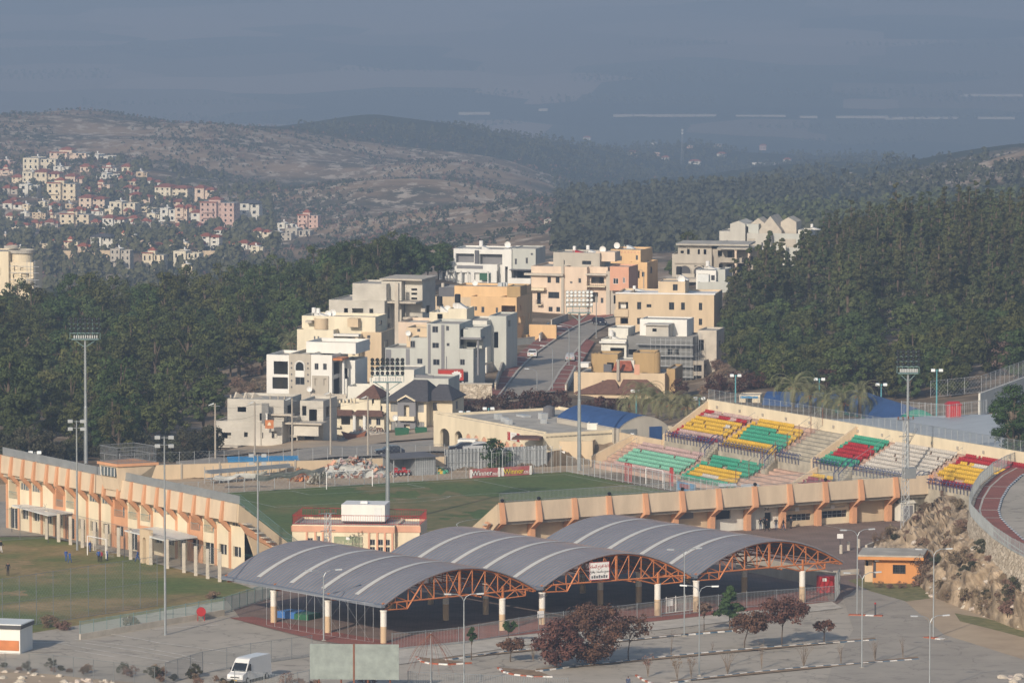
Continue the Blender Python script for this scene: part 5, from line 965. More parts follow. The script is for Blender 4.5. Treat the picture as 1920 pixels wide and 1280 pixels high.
# H16 small grey house with solar heater
h = Hs("small pale house with a solar heater, just below the columned veranda house", 1305, 548, 1290, -14)
h.vol(1305,1342,506, None, 0, 7, "white_wall", wins=[(1333,1340,515,525)], par=.2); h.vol(1310,1330,513, None, -.9, .89, "sheet_white", par=.05); h.vol(1342,1357,505, None, 1.2, 7, "bluegrey", par=.2); h.vol(1312,1368,527, None, -2.2, 2, "bluegrey", par=.2); h.tank(1323,490,506,2).done()
# H17 cream villa with hip tower
h = Hs("cream villa with a red-brown hipped tower roof and white porch columns", 625, 825, 985, -12, name="villa", cat="villa")
h.vol(625,721,772, None, 0, 10, "pale_yellow", wins=[(692,697,783,794),(706,714,782,795)], voids=[(640,657,779,795)], par=.1, roof="roof_pale"); h.vol(632,720,757,775, 2.5, 7, "pale_yellow", base=True, par=.5, wins=[(705,711,745+16,770)]); h.vol(668,708,744,760, 2.2, 6, "pale_yellow", base=True, voids=[(692,696,747,760)], par=0)
h.hip("tile_brown",664,709,745,724,1.6,8.8,687,.02); h.hip("tile_brown",624,665,775,767,-1.4,1.5,None,.8,"canopy").hip("tile_brown",664,722,775,767,-1.4,1.5,None,.8,"canopy").hip("tile_brown",672,722,806,799,-1.4,1.0,None,.8,"canopy")
for x in (668,687): h.column(x,775,812,-1.1,.28)
for k in range(5): h.box("merlon","cream",629+k*7,632+k*7,752-k*1.2,757,2.4,2.8)
h.one("basement_vent","frame_dark",633,637,820,825,-.05,-.004).one("small_balcony","pale_yellow",628,640,797,800,-.8,-.004).done()
# H18 villa with dark hip roof
h = Hs("tan villa with a dark grey hipped roof and shuttered windows, beside the cream villa", 727, 818, 985, -13, name="villa", cat="villa")
h.vol(727,800,748, None, 0, 10, "cream", wins=[(732.5,747,753,771),(733,747,789,806),(783,795,753,771),(784,796,789,806)], par=0, glass="shutter", frame="greytrim"); h.vol(748,782,746, None, -.9, 3, "greytrim", voids=[(760,770,757,780),(760,771,793,814)], par=0, deep=.7)
h.balcony(752,782,783,-1.8,-.91,"cream",.5); h.vol(800,842,748, None, 2.5, 8, "cream", wins=[(805,813,755,770),(806,814,789,805)], swins=[(.3,.5,755,770)], par=0, glass="shutter"); h.hip("tile_dark",722,806,748,715,-1.2,11,776,.3).hip("tile_dark",790,845,748,724,1.2,11,815,.3)
mb = MB(); mb.prism([(h.lx(749),h.lz(747)),(h.lx(765),h.lz(737)),(h.lx(783),h.lz(747)),(h.lx(783),h.lz(749.5)),(h.lx(765),h.lz(740)),(h.lx(749),h.lz(749.5))], -1.6, -1.0, lambda t,p,q: (p,t,q)); mb.build("gable_trim", M("cream"), h.root); h.dish(744,781,-.7,.5); h.column(795,775,815,1.2,.2).done()
# H19 plain white house behind the villas
h = Hs("plain pale house with blank walls, behind the two hipped villas", 655, 750, 1030, -13)
h.vol(700,777,690, None, 0, 8, "offwhite", par=.2); h.vol(777,843,705, None, -.5, 8, "bluegrey", par=.3, voids=[]); h.vol(656,718,722, None, -1.5, 5, "offwhite", par=.5); h.vol(690,716,708, None, 1.2, 5, "offwhite", par=.2); h.one("low_wall","greytrim",777,812,700,712,.5,.7).done()
# office building beside the left stand
h = House("office_building", "cream office block with salmon trim and a red roof fence, between left stand and canopies", "building", 548, 1066, 778, -7, below=.5)
h.vol(548,741,966+16, None, 0, 8.5, "cream", wins=[(577,587,1007,1022),(577,587,1024,1040),(595,601,1003,1022),(595,601,1024,1040),(607,615,1007,1040),(694.5,704,1008,1019),(694.5,704,1022,1032),(710,719,1008,1019),(710,719,1022,1034),(723.5,732,1008,1019),(723.5,732,1022,1032)], par=.25, roof="roof_grey"); h.vol(741,786,982, None, .9, 7, "cream", par=.25)
h.box("trim_band","salmon",546,741,984,995,-.12,-.004).box("trim_band","salmon",741,788,983,995,.78,.896)
for x in (574,590,604,617,691,706.5,721,735): h.box("pilaster","salmon",x,x+3.5,995,1066,-.16,-.004)
mb = MB(); mb.box(h.lx(627),h.lx(680),-.2,-.005,h.lz(1023),h.lz(1003)); sg = mb.build("sign_panel", M("sign_green"), h.root) if "sign_green" in MAT else mb.build("sign_panel", mat("sign_green", (.25,.30,.18), c2=(.36,.36,.25), scale=.6), h.root)
text_obj("lettering", "ﻲﺿﺎﻳﺮﻟﺍ ﻡﻼﺴﻟﺍ ﻊﻤﺠﻣ", .62, M("cream"), sg, (h.lx(653.5), -.22, h.lz(1015)), (pi/2,0,0), sx=.75); mb = MB(); mb.box(h.lx(650),h.lx(657),-.215,-.201,h.lz(1009),h.lz(1004)); mb.build("emblem", M("white"), sg)
h.one("poster","sheet_white",627,680,1024,1032,-.1,-.005)
mb = MB(); zr = h.lz(982); a, b = h.lx(548), h.lx(786)
for s0, s1 in (((a,.2),(b,.9)),((b,.9),(b,7.6)),((a,.2),(a,8.2)),((a,8.2),(b,7.8))):
    n_ = int(hypot(s1[0]-s0[0],s1[1]-s0[1])/.3)
    for k in range(n_): x=s0[0]+(s1[0]-s0[0])*k/n_; y=s0[1]+(s1[1]-s0[1])*k/n_; mb.tube([(x,y,zr),(x,y,zr+1.25)],.016,3,cap=False)
    for z in (.1,1.2): mb.bar((*s0,zr+z),(*s1,zr+z),.035)
mb.build("roof_fence", M("seat_red"), h.root); h.done(); off = h
c = House("container_cabin", "white cabin container standing on the office roof", "container", 640, 977, 781, -7, below=.0)
c.vol(640,722,945, 976, 0, 4.6, "white_wall", wins=[], par=.02, roof="white").one("door","sheet_white",702,716,950,975,-.05,-.004).one("ac_unit","white",674,687,940,944.5,1,1.8).box("skid","frame_dark",642,720,976,979,.1,4.4).done()
# ================================================================== ARCHED HALL, BLUE-ROOF HALLS, MEMBRANES
Pa = G(813, 836, 1.2); Pa = W(813, 836, 925); Pb_dir = A2
rz = atan2(A2.y, A2.x); La = u_at(Vector((Pa.x, Pa.y, 0)), A2, 1019)
ah = thing("arched_hall", "cream hall with tall entrance arches and a row of small blind pink arches", "building", Pa, rz)
hz = lambda u: 5.2
mb = MB(); AU = [u_at(Vector((Pa.x, Pa.y, 0)), A2, x) for x in (824,842,852,867)]
mb.wall(lambda p,q,d: (p, d, q), 0, La, -5, 5.0, [(AU[0],AU[1],-.3,3.0),(AU[2],AU[3],-.2,3.0)], .6)
def arch_fill(mb, a, b, z0, ztop, d0, d1):                             # spandrels that turn a square opening into an arch
    r = (b-a)/2; c = (a+b)/2; n = 10
    for k in range(n):
        t0, t1 = pi*k/n, pi*(k+1)/n; x0, x1 = c-r*cos(t0), c-r*cos(t1); y0, y1 = z0+(ztop-z0)*sin(t0), z0+(ztop-z0)*sin(t1)
        mb.hexa([(x0,d0,y0),(x1,d0,y1),(x1,d1,y1),(x0,d1,y0),(x0,d0,ztop+.02),(x1,d0,ztop+.02),(x1,d1,ztop+.02),(x0,d1,ztop+.02)])
arch_fill(mb, AU[0], AU[1], 2.0, 3.02, -.02, .3); arch_fill(mb, AU[2], AU[3], 2.0, 3.02, -.02, .3)
mb.box(0, La, .3, .5, 5.0, 5.25); mb.wall(lambda p,q,d: (La - d, p, q), 0, 17, -5, 5.0, [], .2); mb.box(0,.3,.6,22,-5,4.9); mb.box(0, La, 21.7, 22, -5, 5.0)
mb.build("wall", M("cream"), ah); mb = MB(); mb.box(.3, La, .5, 21.7, 4.3, 4.55); mb.build("roof", M("roof_grey"), ah)
mb = MB(); [mb.bar((AU[0]+(AU[1]-AU[0])*k/8,.35,-.3),(AU[0]+(AU[1]-AU[0])*k/8,.35,2.9),.03) for k in range(9)]; mb.build("gate", M("frame_dark"), ah)
xs = [879,894,909,924,938,952,966,980,994]
for i, x in enumerate(xs):
    c = u_at(Vector((Pa.x, Pa.y, 0)), A2, x); w_ = .8; prof = [(c-w_,0),(c+w_,0),(c+w_,1.9)] + [(c+w_*cos(pi*k/10), 1.9+1.0*sin(pi*k/10)) for k in range(1,10)] + [(c-w_,1.9)]
    mb = MB(); mb.prism(prof, -.06, -.004, lambda t,p,q: (p,t,q)); mb.build("blind_arch", M("salmon"), ah)
    mb = MB(); mb.tube([(c-w_,-.08,0),(c-w_,-.08,1.9)] + [(c-w_*cos(pi*k/10),-.08,1.9+1.0*sin(pi*k/10)) for k in range(1,10)] + [(c+w_,-.08,1.9),(c+w_,-.08,0)], .07, 4); mb.build("arch_trim", M("tan"), ah)
    if 1 < i < 6: mb = MB(); mb.box(c-.65,c+.65,-.09,-.062,.7,1.5); mb.build("window", M("glass"), ah)
c0, c1 = u_at(Vector((Pa.x,Pa.y,0)), A2, 953), u_at(Vector((Pa.x,Pa.y,0)), A2, 976); mb = MB(); mb.box(c0,c1,-.14,-.005,3.15,4.35); sg = mb.build("sign_panel", M("white"), ah)
mb = MB(); e = (c1-c0)*.23; mb.box(c0,c0+e,-.16,-.142,3.15,4.35); mb.box(c1-e,c1,-.16,-.142,3.15,4.35); mb.build("red_ends", M("red"), sg); mb = MB(); [mb.tube([(x+.1,-.17,3.3),(x+.35,-.17,3.7),(x+.12,-.17,3.85),(x+.4,-.17,4.2)],.05,4) for x in (c0, c1-e)]; mb.lathe([(.0,0),(.16,.1),(.16,.25),(0,.35)],((c0+c1)/2,-.16,3.5),10); [mb.box((c0+c1)/2-.5+.4*k,(c0+c1)/2-.3+.4*k,-.16,-.143,4.0,4.12) for k in range(3)]; mb.build("print", M("concrete"), sg)
for (u, v, sx, sy, sz) in ((8,6,1.2,.8,.8),(12,5,1.4,.6,.7),(15,4,1.4,.6,.7),(17,9,1.0,.6,.7),(11,12,1.1,1.1,.9),(6,11,2.5,1.2,.3)):
    if u < La: mb = MB(); mb.box(u,u+sx,v,v+sy,4.56,4.56+sz); mb.build("roof_unit", M("metal_pale"), ah)
mb = MB(); mb.lathe([(.9,0),(.9,1.4),(.3,1.7)],(9,15,4.56),14); mb.build("roof_tank", M("darkgrey"), ah)
q = W(1019, 866, 897); t = House("round_annex", "tan annex with faceted walls beside the far corner of the stadium pitch", "building", 1012, 880, 897, -8); t.vol(1012,1086,826, None, 0, 10, "tan", par=.3); t.vol(1086,1110,826, None, .8, 9, "tan", par=.3); t.vol(1086,1158,803, None, 9, 3, "offwhite", par=.2); t.vol(1145,1170,838,None,2,5,"tan",par=.2); t.one("shade_roof","tile_brown",968,1020,815,818,-5,-.2); t.one("ac_box","white",1050,1060,844,852,-.6,-.005); t.done()
def barrel(name, label, P, rz, L, Wd, rise, z0, m, end_m, n=12, flat=0):
    t = thing(name, label, "hall", P, rz); mb = MB(); ar = lambda k: (Wd*k/n, z0 + rise*sin(pi*k/n)**(.8))
    for k in range(n):
        (y0,za),(y1,zb) = ar(k), ar(k+1); mb.face([(0,y0,za),(L,y0,za),(L,y1,zb),(0,y1,zb)]); mb.face([(0,y0,za-.15),(L,y0,za-.15),(L,y1,zb-.15),(0,y1,zb-.15)])
    mb.build("roof", M(m), t, smooth=True); mb = MB()
    for x in (.05, L - .05): mb.face([(x,0,-5)] + [(x, ar(k)[0], ar(k)[1]-.05) for k in range(n+1)] + [(x,Wd,-5)])
    for y in (.03, Wd-.03): mb.face([(0,y,-5),(L,y,-5),(L,y,z0),(0,y,z0)])
    mb.build("wall", M(end_m), t); return t
p = G(1044, 782, 5.0); q = G(1160, 803, 5.0)
rzb, Lb = frame2(p, q); bh = barrel("sports_hall", "large hall with a blue barrel roof beside the arched hall", Vector((p.x,p.y,1.4)), rzb, Lb, 8.5, 1.7, 3.6, "pvc_blue", "stone_grey")
mb = MB(); mb.box(Lb+.02, Lb+.1, 5.2, 7.3, -2, 3.6); mb.build("side_panel", M("pvc_blue"), bh); mb = MB(); mb.box(Lb+.02,Lb+.1,.4,3.0,-2,3.4); mb.build("frame_panel", M("metal"), bh)
p = W(1428, 757, 975); barrel("arched_shelter", "small shelter with a plain blue arched roof behind the palms", Vector((p.x,p.y,p.z-1.2)), -.25, 12, 9, 2.0, .8, "pvc_blue", "darkgrey")
p = W(1560, 757, 960); q = W(1672, 779, 930); rzb, Lb = frame2(p, q); barrel("arched_shelter", "long blue arched roof with a green netted front beside the palms", Vector((p.x,p.y,p.z-1.5)), rzb, Lb, 8, 2.6, 1.0, "pvc_blue", "green_net")
p = W(1384, 757, 985); t = House("kiosk", "small cream kiosk with a turquoise front panel beside the palms", "kiosk", 1386, 757, 985, -8); t.vol(1386,1425,740,None,0,4,"cream",par=.1,voids=[(1398,1410,746,757)]); t.one("front_panel","tarp_blue",1388,1421,742,746,-.1,-.004).done()
def membrane(label, corners, bulge, seed):
    t = thing("membrane_roof", label, "roof", corners[0]); P = [Vector(c) - Vector(corners[0]) for c in corners]; n = 14; mb = MB(); rows = []
    for i in range(n+1):
        r = []
        for j in range(n+1):
            u, v = i/n, j/n; p = (P[0]*(1-u)+P[1]*u)*(1-v) + (P[3]*(1-u)+P[2]*u)*v; p = p + Vector((0,0,bulge*sin(pi*v)*(.85+.15*abs(sin(4*pi*u))))); r.append(p)
        rows.append(r)
    for i in range(n):
        for j in range(n): mb.face([rows[i][j],rows[i+1][j],rows[i+1][j+1],rows[i][j+1]])
    mb.build("sheet", M("membrane"), t, smooth=True); mb = MB(); [mb.bar(c, c - Vector((0,0,7)), .12) for c in P]; mb.build("mast", M("metal"), t)
membrane("large pale grey tensioned roof behind the right half of the coloured stand", [W(1500,800,912),W(1890,842,850),W(1880,775,915),W(1560,786,940)], .5, 1)
membrane("narrow pale grey curved roof behind the left half of the coloured stand", [W(1345,768,925),W(1500,802,905),W(1500,790,930),W(1370,758,950)], .8, 2)

# ================================================================== WALLS, CLIFF, UPPER ROAD ON THE RIGHT
q0, q1 = G(378,893), G(852,868); w0 = FR - B2*66 - A2*23.7; w1 = FR - B2*17 - A2*11.9
rz, Lw = frame2(w0, w1); t = thing("retaining_wall", "tan plaster retaining wall behind the far goal and scrap yard", "wall", w0, rz); mb = MB(); mb.box(0,Lw,-.2,.5,-.3,2.1); mb.build("wall", M("tan"), t); mb = MB(); [mb.box(Lw*k/9-.12,Lw*k/9+.12,-.33,-.202,0,2.3) for k in range(10)]; mb.build("pier", M("concrete"), t)
w2 = FR - B2*1 - A2*9.6; rz, Lw = frame2(w1 + Vector((.3,0,0)), w2); t = thing("sheet_fence", "grey sheet metal fence behind the goal, left and right of the round tree", "fence", w1, rz); mb = MB()
nn = 60; [mb.face([(Lw*k/nn,.1*(k%2),0),(Lw*(k+1)/nn,.1*((k+1)%2),0),(Lw*(k+1)/nn,.1*((k+1)%2),3.1),(Lw*k/nn,.1*(k%2),3.1)]) for k in range(nn)]; mb.build("sheet", M("metal"), t); mb = MB(); [mb.bar((Lw*k/9,-.05,0),(Lw*k/9,-.05,3.3),.05) for k in range(10)]; [mb.bar((0,-.06,z),(Lw,-.06,z),.04) for z in (1.2,2.6)]; mb.build("frame", M("metal_pale"), t)
fence("slanted_fence", "wire fence with leaning posts on top of the tan retaining wall", [w0 + Vector((0,.4,2.1)), w1 + Vector((0,.4,2.1))], 1.8, "mesh", 2.2, .4, "mesh_wire", "metal_pale", arms=False)
t = thing("stone_wall", "golden rubble stone wall below the truck at the foot of the street", "wall", W(845,757,1048), -.1); mb = MB(); k_ = S(1048); mb.box(0,78/k_,0,.6,-4,3.4); mb.build("wall", M("stonewall"), t); mb = MB(); mb.box(-.1,78/k_+.1,-.1,.7,3.4,3.6); mb.build("coping", M("concrete_lt"), t)
ZR = 8.0
ED = [(1916,868),(1888,878),(1862,892),(1838,913),(1824,935),(1817,957),(1821,972),(1836,989),(1862,1013),(1895,1035),(1920,1048),(1960,1066),(2040,1100)]
edge = [G(x, y, ZR) for x, y in ED]
mb = MB(); far = [Vector((p.x + 60, p.y + 15, ZR)) for p in edge]
for i in range(len(edge)-1): mb.face([edge[i], edge[i+1], far[i+1], far[i]])
o = mb.build("upper_road", M("asphalt")); o["kind"] = "structure"
def inset(e, d):
    r = []
    for i, p in enumerate(e):
        a = e[max(0,i-1)]; b = e[min(len(e)-1,i+1)]; t_ = (b-a).normalized(); nrm = Vector((-t_.y, t_.x, 0)); r.append(p + nrm*d)
    return r
i1, i2 = inset(edge, .25), inset(edge, 3.6)
def ribbon(name, a, b, z, m):
    mb = MB(); [mb.face([(a[i].x,a[i].y,z),(a[i+1].x,a[i+1].y,z),(b[i+1].x,b[i+1].y,z),(b[i].x,b[i].y,z)]) for i in range(len(a)-1)]; o = mb.build(name, M(m)); o["kind"] = "structure"
ribbon("upper_pavement", i1, i2, ZR + .12, "red_paving"); ribbon("upper_pavement_edge", inset(edge,1.2), inset(edge,1.45), ZR + .13, "kerb_stone")
for k in range(3, 7):
    a, b = i1[k], i2[k]; mb = MB(); d = (b-a).normalized(); n_ = Vector((-d.y,d.x,0))*.22; mb.face([(p.x,p.y,ZR+.135) for p in (a+n_,b+n_,b-n_,a-n_)]); mb.build("paving_band", M("kerb_stone"))["kind"] = "structure"
def resample(pl, step):
    out = [pl[0]]; 
    for a, b in zip(pl, pl[1:]):
        n = max(1, round((b-a).length/step)); out += [a.lerp(b, k/n) for k in range(1, n+1)]
    return out
def kerb(label, pts, cols, z=0.0, step=1.0, hh=.16, wd=.3, group="painted kerbs"):
    pts = resample(pts, step); t = thing("kerb", label, "kerb", pts[0], 0, group); mbs = [MB() for _ in cols]; o = Vector(pts[0])
    for i in range(len(pts)-1):
        a, b = pts[i]-o, pts[i+1]-o; d = (b-a).normalized(); n = Vector((-d.y,d.x,0))*wd/2; g_ = d*.01
        mbs[i % len(cols)].hexa([(p.x,p.y,p.z-.05) for p in (a+g_-n,b-g_-n,b-g_+n,a+g_+n)] + [(p.x,p.y,p.z+hh) for p in (a+g_-n*.85,b-g_-n*.85,b-g_+n*.85,a+g_+n*.85)])
    for mb, c in zip(mbs, cols): mb.build("kerb_blocks", M(c), t)
kerb("blue and white painted kerb of the curved upper road", [p + Vector((0,0,0)) for p in inset(edge,3.7)], ["kerb_white","kerb_blue"])
wall_t = thing("retaining_wall", "curved rubble stone retaining wall under the upper road", "wall", edge[3]); o_ = edge[3]; mb = MB()
for i in range(2, len(edge)-1):
    a, b = edge[i]-o_, edge[i+1]-o_; n = 4
    for k in range(n):
        p, q = a.lerp(b,k/n), a.lerp(b,(k+1)/n); cc = Vector((-.8,-.9,0)); mb.hexa([p+cc+Vector((0,0,-5.2)),q+cc+Vector((0,0,-5.2)),q+Vector((.8,.3,-5.2)),p+Vector((.8,.3,-5.2)),p+Vector((0,0,.25)),q+Vector((0,0,.25)),q+Vector((.5,.2,.25)),p+Vector((.5,.2,.25))])
mb.build("wall", M("stonewall"), wall_t)
fence("mesh_fence", "galvanised fence on the rim of the curved upper road", [p + Vector((0,0,.2)) for p in edge[:-1]], 1.7, "bars", 2.0, .22, "galv")
# rocky slope: rough sheet from the wall foot down to the verge, with boulders
top = [G(1763,962,.3), G(1786,925,3.5), G(1814,955,6.0), G(1815,990,5.9), G(1836,1017,6.1), G(1862,1047,5.9), G(1895,1083,5.1), G(1922,1110,4.4), G(2010,1150,3.6)]
bot = [G(1628,1032), G(1655,1046), G(1712,1072), G(1722,1098), G(1745,1118), G(1780,1132), G(1830,1150), G(1900,1178), G(2000,1205)]
rr = random.Random(3); nu, nv = 130, 40; g = []; from mathutils import noise as mn
def pl(p, t): k = t*(len(p)-1); i = min(int(k), len(p)-2); return p[i].lerp(p[i+1], k-i)
for i in range(nu+1):
    row = []
    for j in range(nv+1):
        a, b = pl(bot, i/nu), pl(top, i/nu); t_ = j/nv; p = a.lerp(b, t_); p.z = a.z + (b.z-a.z)*(t_**.75)
        f_ = sin(pi*min(1,max(0,t_)))**.6; q = Vector((p.x*.35, p.y*.35, p.z*.5)); d = mn.fractal(q, 1.0, 2.1, 5)*1.9*f_ + abs(mn.noise(q*.8))*2.2*f_
        p += Vector((-.3*d, -.5*d, .8*d)); p.z = max(p.z, -.05); row.append(p)
    g.append(row)
mb = MB()
for i in range(nu):
    for j in range(nv): mb.face([g[i][j],g[i+1][j],g[i+1][j+1],g[i][j+1]])
mb.build("rocky_slope", M("rock"))["kind"] = "structure"
# low wall up the ramp of the plaza
q0, q1 = G(1624,1031), G(1760,976); rz, Lw = frame2(q0, q1); t = thing("low_wall", "low concrete wall between the plaza and the rocky slope", "wall", q0, rz); mb = MB(); mb.box(0,Lw,-.15,.15,0,.7); mb.build("wall", M("concrete_lt"), t)
for px, py in ((1591,1032),(1610,1027),(1577,1038)):
    t = thing("bollard", "short pale concrete bollard beside the plaza road near the kiosk", "bollard", G(px,py), 0, "bollards by the kiosk"); mb = MB(); mb.lathe([(.22,0),(.22,1.1),(.12,1.22)], (0,0,0), 10); mb.build("post", M("concrete_lt"), t)
t = thing("notice_sign", "white sign panel on a dark post near the orange kiosk", "sign", G(1575,1036), .1); mb = MB(); mb.bar((0,0,0),(0,0,2.6),.05); mb.build("post", M("frame_dark"), t); mb = MB(); mb.box(-.4,.4,-.09,-.055,1.9,2.5); mb.build("panel", M("white"), t)
k = House("kiosk", "orange guard kiosk with a flat overhanging roof and barred window", "kiosk", 1636, 1098, 759.6, -8, below=.6)
k.vol(1636,1729,1046, None, 0, 6.2, "kiosk_orange", wins=[(1674,1697,1057,1074)], par=0, frame="frame_dark"); k.vol(1620,1636,1046,None,1.0,5,"tan",par=0,voids=[(1622,1627,1052,1062)]); k.box("roof_slab","kiosk_orange",1608,1732,1041,1046.5,-1.0,7).box("roof_top","roof_grey",1609,1731,1038,1040.9,-.9,6.9); k.one("door","frame_dark",1637,1642,1050,1082,-.06,-.004).one("lamp","white",1640,1648,1048,1051,-.3,-.01)
mb = MB(); [mb.bar((k.lx(1674)+(k.lx(1697)-k.lx(1674))*i/5,-.05,k.lz(1074)),(k.lx(1674)+(k.lx(1697)-k.lx(1674))*i/5,-.05,k.lz(1057)),.025) for i in range(6)]; [mb.bar((k.lx(1674),-.05,k.lz(y)),(k.lx(1697),-.05,k.lz(y)),.025) for y in (1061,1066,1071)]; mb.build("window_bars", M("frame_dark"), k.root); k.done()
t = thing("low_wall", "low pale wall left of the orange kiosk", "wall", G(1565,1080), frame2(G(1565,1080),G(1612,1076))[0]); mb = MB(); mb.box(0,3.8,0,.3,0,.7); mb.build("wall", M("concrete_lt"), t)
# kerbs of the parking lot
KB = lambda *p: [G(*q) for q in p]
kerb("blue and white kerb strip nearest the plaza palisade", KB((835,1238),(930,1224),(1040,1213),(1180,1200),(1290,1190),(1385,1182)), ["kerb_white","kerb_blue"])
kerb("middle blue and white kerb strip under the red-leaved trees", KB((1005,1259),(1090,1248),(1180,1239),(1300,1226),(1410,1216),(1520,1208),(1642,1200)), ["kerb_white","kerb_blue"])
kerb("nearest blue and white kerb strip with bare shrubs", KB((1258,1281),(1330,1270),(1400,1262),(1500,1252),(1600,1245),(1722,1236)), ["kerb_white","kerb_blue"])
kerb("red and white kerb nose left of the plaza kerb strip", KB((781,1232),(790,1240),(806,1244),(840,1246),(884,1243)), ["kerb_red","kerb_white"])
kerb("red and white kerb nose left of the middle kerb strip", KB((934,1252),(945,1260),(965,1265),(1000,1269),(1036,1269)), ["kerb_red","kerb_white"])
kerb("red and white kerb nose at the bottom edge of the parking lot", KB((1193,1266),(1205,1274),(1228,1284)), ["kerb_red","kerb_white"])
for c, lab in (((1592,1153,1655,1155),"orange painted kerb island at the twin lamps near the canopy corner"),((1736,1195,1768,1199),"orange painted kerb island at the lamp by the access road")): kerb(lab, KB(c[:2], c[2:]), ["kerb_red","kerb_red","kerb_white"], wd=1.0)
for a, b in (((835,1237),(1385,1181)),((1005,1258),(1642,1199)),((1258,1280),(1722,1235))):
    sheet("planting_strip", [G(*a)+Vector((0,.1,0)), G(*b)+Vector((0,.1,0)), G(*b)+Vector((0,1.6,0)), G(*a)+Vector((0,1.6,0))], M("soil"))
for n_, pts in (("median_fill",[(781,1232),(806,1244),(884,1243),(835,1237)]),("median_fill",[(934,1252),(965,1265),(1036,1269),(1005,1257)])): sheet(n_, [G(*q) for q in pts], M("soil"), z=.1)

for a, b, hh, m_, lab in (((1013,644),(1030,620),1.6,"white_wall","white garden wall running up the street below the orange house"),((930,652),(1003,645),1.3,"bluegrey","low pale garden wall between the orange house and the blue-grey block"),((912,700),(968,668),1.4,"white_wall","white stepped garden wall along the left pavement of the street"),((930,735),(950,672),1.5,"stonewall","rough stone pillar wall beside the lower left pavement"),((1062,736),(1080,700),1.3,"offwhite","pale garden wall at the right pavement by the brown-tan villa"),((1035,612),(1065,600),1.2,"concrete_lt","concrete wall below the pinkish cream house"),((850,700),(925,697),1.6,"concrete_lt","concrete wall behind the lorry at the foot of the street")):
    P = T(*a); Q = T(*b); rz, L = frame2(P, Q); t = thing("garden_wall", lab, "wall", P, rz); dz = Q.z - P.z; mb = MB(); mb.hexa([(0,0,-2),(L,0,dz-2),(L,.25,dz-2),(0,.25,-2),(0,0,hh),(L,0,dz+hh),(L,.25,dz+hh),(0,.25,hh)]); mb.build("wall", M(m_), t); mb = MB(); mb.hexa([(-.05,-.05,hh+.002),(L+.05,-.05,dz+hh+.002),(L+.05,.3,dz+hh+.002),(-.05,.3,hh+.002),(-.05,-.05,hh+.1),(L+.05,-.05,dz+hh+.1),(L+.05,.3,dz+hh+.1),(-.05,.3,hh+.1)]); mb.build("coping", M("concrete_lt"), t)
P = W(1838,752,930); Q = W(1935,716,965); rz, L = frame2(P, Q); t = thing("boundary_wall", "pale boundary wall rising at the right edge behind the big grey roof", "wall", P, rz); mb = MB(); dz = Q.z-P.z; mb.hexa([(0,0,-3),(L,0,dz-3),(L,.3,dz-3),(0,.3,-3),(0,0,1.2),(L,0,dz+1.2),(L,.3,dz+1.2),(0,.3,1.2)]); mb.build("wall", M("offwhite"), t)
fence("wire_fence", "wire fence on the slope below the right wood, at the right edge", [W(1745,745,950), W(1840,735,955), W(1935,700,985)], 2.6, "mesh", 3, .4, "metal_pale")
fence("wire_fence", "pale pipe fence beside the green netted shelter", [W(1690,778,925), W(1780,785,905), W(1850,775,915)], 2.2, "bars", 2.5, .6, "metal_pale")
t = thing("play_cabin", "small red slatted cabin behind the big grey roof on the right", "cabin", W(1776,778,915), .1); mb = MB(); mb.box(0,2.1,0,1.5,-.5,1.5); mb.build("body", M("red"), t); mb = MB(); mb.hexa([(-.2,-.2,1.5),(2.3,-.2,1.5),(2.3,1.7,1.5),(-.2,1.7,1.5),(.2,.4,2.0),(1.9,.4,2.0),(1.9,1.1,2.0),(.2,1.1,2.0)]); mb.build("roof", M("seat_red"), t)
# ================================================================== LAMPS, MASTS, PYLONS
def street_lamp(px, pyb, pyt, label, arms=2, rz=0.0, m="galv", P=None, hh=None, group="street lamps"):
    P = P or G(px, pyb); h = hh or (pyb - pyt) / S(P.y); t = thing("street_lamp", label, "street lamp", P, rz, group); mb = MB()
    mb.tube([(0,0,0),(0,0,h*.5),(0,0,h-.8)], [.10,.085,.06], 8); mb.build("pole", M(m), t); mb = MB(); heads = []
    for s_ in ((-1,1) if arms == 2 else (-1,)):
        mb.tube([(0,0,h-.8),(s_*.25,0,h-.3),(s_*.8,0,h-.02),(s_*1.5,0,h)], .045, 6); heads.append(s_)
    mb.build("arm", M(m), t)
    for s_ in heads: mb = MB(); mb.hexa([(s_*1.4,-.14,h-.08),(s_*2.2,-.16,h-.05),(s_*2.2,.16,h-.05),(s_*1.4,.14,h-.08),(s_*1.4,-.1,h+.06),(s_*2.2,-.13,h+.1),(s_*2.2,.13,h+.1),(s_*1.4,.1,h+.06)]); mb.build("lamp_head", M("metal_pale"), t)
    mb = MB(); mb.box(-.22,.22,-.22,.22,0,.12); mb.build("base", M("concrete"), t); return t
SL = [(607,1201,1067,"double-armed street lamp in front of the leftmost canopy roof",2,.3),(870,1287,1111,"double-armed street lamp between billboard and red-leaved trees",2,.1),(1283,1192,1027,"double-armed street lamp before the second and third canopies",2,.4),(1311,1266,1096,"double-armed street lamp on the nearest kerb strip",2,-.2),
  (1607,1153,991,"double-armed street lamp rising left of the orange kiosk",2,.3),(1616,1252,1071,"street lamp rooted in the middle kerb strip end",2,.2),(1750,1196,1027,"double-armed street lamp on the kerb island right of the kiosk",2,.1),(1743,1300,1152,"street lamp cut by the lower edge, right part of the parking lot",2,.2)]
for px, pb, pt, lab, ar, rz_ in SL: street_lamp(px, pb, pt, lab, ar, rz_)
